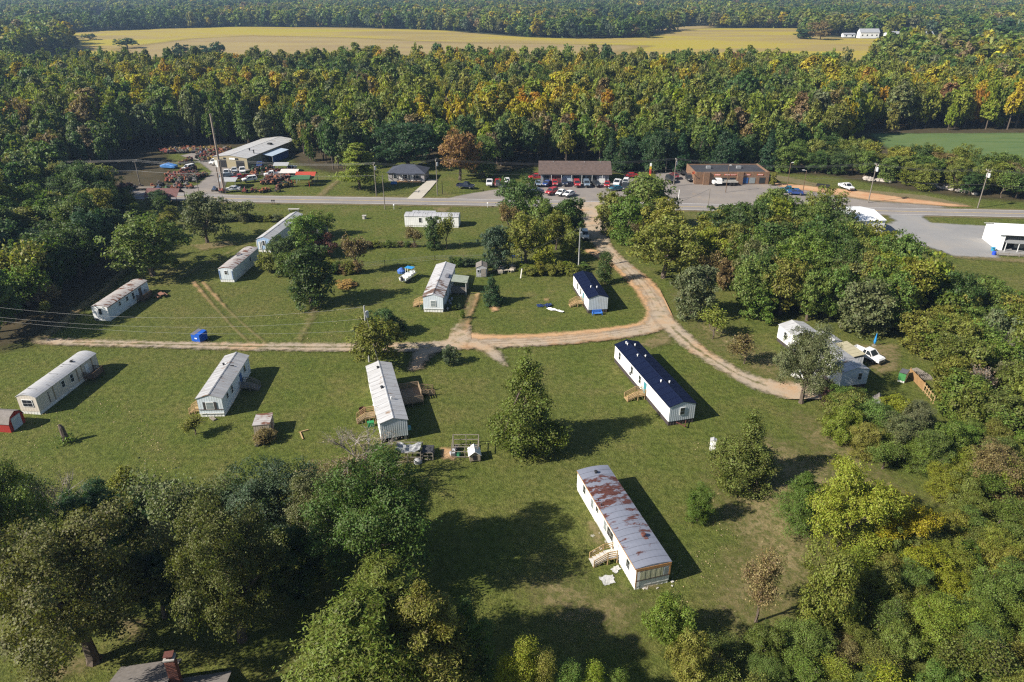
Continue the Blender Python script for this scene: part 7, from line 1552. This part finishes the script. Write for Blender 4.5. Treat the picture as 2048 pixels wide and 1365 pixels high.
def wood(name, P, size, tint, pk, label):
    n = len(P); me = bpy.data.meshes.new(name); me.from_pydata([(x, y, 0) for x, y in P], [], [])
    a = me.attributes.new('pick', 'INT', 'POINT'); a.data.foreach_set('value', np.array(pk, np.int32))
    a = me.attributes.new('turn', 'FLOAT_VECTOR', 'POINT'); a.data.foreach_set('vector', np.column_stack([np.zeros(n), np.zeros(n), np.random.RandomState(1).uniform(0, 6.28, n)]).ravel().astype(np.float32))
    a = me.attributes.new('size', 'FLOAT_VECTOR', 'POINT'); a.data.foreach_set('vector', np.array(size, np.float32).ravel())
    a = me.attributes.new('tint', 'FLOAT_COLOR', 'POINT'); a.data.foreach_set('color', np.column_stack([np.array(tint), np.ones(n)]).ravel().astype(np.float32))
    o = link(name, me); o['kind'] = 'stuff'; o['label'] = label; md = o.modifiers.new('wood', 'NODES'); md.node_group = ng; return o
def dims(h, wk, k): q = DIM[(*FK[k % len(FK)], 'far')]; sx = h * wk / 2 / q[0]; return (sx, sx, h / q[1])
P, S_, Tn, K_ = [], [], [], []
for x, y in pts[NEAR_N:]:
    k = rf.randrange(len(FK)); hh = rf.uniform(13, 23) * rf.uniform(.8, 1.05); P.append((x, y)); K_.append(k); S_.append(dims(hh, rf.uniform(.36, .56), k)); Tn.append(vary(PAL[fcol(x, y)], rf))
# hidden left woods further in
for x, y in scatter(poly_px([(-500, 640), (-60, 640), (0, 520), (60, 440), (120, 380), (60, 350), (-400, 330)]), 8.5, rf):
    k = rf.randrange(len(FK)); hh = rf.uniform(13, 18); P.append((x, y)); K_.append(k); S_.append(dims(hh, .62, k)); Tn.append(vary(PAL[pick(rf, [('dark', 4), ('green', 4), ('olive', 2)])], rf))
wood('forest', P, S_, Tn, K_, 'autumn forest behind the front trees')
P, S_, Tn, K_ = [], [], [], []; y = 470.0
RIGHT_W = [(330, 430), (900, 430), (900, 1200), (800, 1050), (560, 800), (470, 640)]
HSITES = [G(1738, 77), G(1826, 78), G(1781, 77), G(1698, 75), G(262, 30), G(362, 27), G(10, 60)]
while y < 3600:
    st = 8.5 + max(0, y - 700) * .0052; x = -y * .80 - 40
    while x < y * .80 + 40:
        p = (x + rf.uniform(-.4, .4) * st, y + rf.uniform(-.4, .4) * st); x += st
        if inside(p, FOREST): continue
        if p[1] < 760 and -420 < p[0] < 300 and not (p[1] > 700 and p[0] < -420): continue
        if any(inside(p, f) for f in (FIELD, FIELD2, FIELD3, FIELD4, FIELD5, FIELD6, FIELD7, CLEAR, GFIELD)): continue
        if any(abs(p[0] - h[0]) < 44 and -190 < p[1] - h[1] < 16 for h in HSITES): continue
        k = rf.randrange(len(FK)); hh = rf.choice([rf.uniform(9, 15), rf.uniform(14, 20), rf.uniform(16, 24)]) * (1 + max(0, y - 1500) * .00015); P.append(p); K_.append(k + len(FK)); S_.append(dims(hh, rf.uniform(.62, .85), k))
        wv = math.sin(p[0] * .017 + 2) + math.sin(p[1] * .012 + p[0] * .005) + rf.gauss(0, .7); cl = pick(rf, [('green', 4), ('dark', 5), ('deep', 2), ('bluegreen', 2)] if wv < -.3 else [('green', 4), ('olive', 5), ('brown', 1), ('grey', 2), ('yellow', .8), ('lime', 2)]); Tn.append(vary(PAL[cl], rf))
    y += st * .95
wood('far_woods', P, S_, Tn, K_, 'woods beyond the crop field up to the skyline')
# single trees and clumps on the crop field
for px, ty, w, kd, c in (((365, 124), 87, 36, 'oak', 'deep'), ((412, 126), 92, 34, 'round', 'deep'), ((440, 122), 84, 34, 'oak', 'deep'), ((255, 97), 76, 44, 'oak', 'dark'), ((180, 80), 68, 30, 'oak', 'dark'), ((1605, 78), 58, 34, 'shrub', 'deep'), ((1640, 80), 42, 44, 'oak', 'brown'), ((1225, 76), 57, 24, 'oak', 'dark'), ((1262, 75), 46, 34, 'oak', 'brown'), ((1290, 76), 52, 36, 'oak', 'dark'), ((1190, 77), 60, 40, 'oak', 'dark')):
    T(px[0], px[1], ty, w, kd, c, f'{WORD[c]} field {"bush" if kd == "shrub" else "tree"} on the crop field, ' + ('far left part' if px[0] < 300 else 'left part' if px[0] < 700 else 'middle edge' if px[0] < 1400 else 'by the farmhouse'), 'far', 'lone trees on the crop field')

# ------------------------------------------------------------------ grass tufts and fallen leaves on the near lawns, and the air
def litter(name, n, polys, size, m, up, label, seed, keep=2.6):
    r = np.random.RandomState(seed); out = []
    road = [np.array(poly_px(q)) for q in ([(1176, 411), (1206, 497), (1272, 555), (1322, 640), (1306, 657), (1180, 677), (985, 690), (850, 697), (500, 696), (80, 684)], [(1318, 632), (1390, 700), (1484, 757), (1610, 790)], [(920, 690), (950, 590)])]
    for poly, w in polys:
        pl = poly_px(poly); a = np.array(pl); k = int(n * w); P = np.column_stack([r.uniform(a[:, 0].min(), a[:, 0].max(), k * 3), r.uniform(a[:, 1].min(), a[:, 1].max(), k * 3)]); P = P[poly_dist(P, pl) < 0]
        for q in road: P = P[seg_dist(P, list(q)) > keep]
        f = np.sin(P[:, 0] * .31 + 2 * np.sin(P[:, 1] * .13)) + np.sin(P[:, 1] * .27 + P[:, 0] * .09) + r.normal(0, .7, len(P)); out.append(P[f > -.3][:k])
    P = np.concatenate(out); n = len(P); s_ = r.uniform(*size, (n, 1)); N = np.column_stack([r.normal(0, 1, n), r.normal(0, 1, n), np.full(n, up)])
    o = link(name, numpy_quads(name, leaf_quads(np.column_stack([P, np.full(n, .05) + s_[:, 0] * (.30 if up < 1 else .02)]), N, s_, r, 1.5, .2), m)); o['kind'] = 'stuff'; o['label'] = label
def fleck_mat(name, stops):
    t = NT(bpy.data.materials.new(name)); g = t.n('ShaderNodeNewGeometry'); return t.done(t.bsdf(t.ramp(g.outputs['Random Per Island'], stops), 0.9, spec=.1))
litter('fallen_leaves', 3000, [([(0, 770), (260, 800), (330, 880), (420, 1000), (0, 960)], .5), ([(1380, 880), (1620, 900), (1640, 1100), (1560, 1240), (1080, 1260), (1180, 1120), (1440, 1100)], .6), ([(540, 610), (720, 620), (690, 690), (560, 690)], .08)], (.05, .14), fleck_mat('leaf_tan', [(0, (.16, .13, .06)), (.5, (.30, .235, .12)), (1, (.42, .34, .20))]), 2.5, 'pale fallen leaves and straw on the grass', 5)
HAZE = NT(bpy.data.materials.new('haze_air')); pv = HAZE.n('ShaderNodeVolumePrincipled'); pv.inputs['Color'].default_value = (.46, .67, 1.0, 1); pv.inputs['Density'].default_value = 0.000118; pv.inputs['Anisotropy'].default_value = 0.2
HAZE.l(pv.outputs[0], HAZE.out.inputs['Volume'])
mb = MB(); mb.box((0, 2500, 33), (10400, 5800, 70)); o = link('haze', mb.mesh('haze', HAZE.m)); o['kind'] = 'stuff'; o['label'] = 'pale blue air over the land'
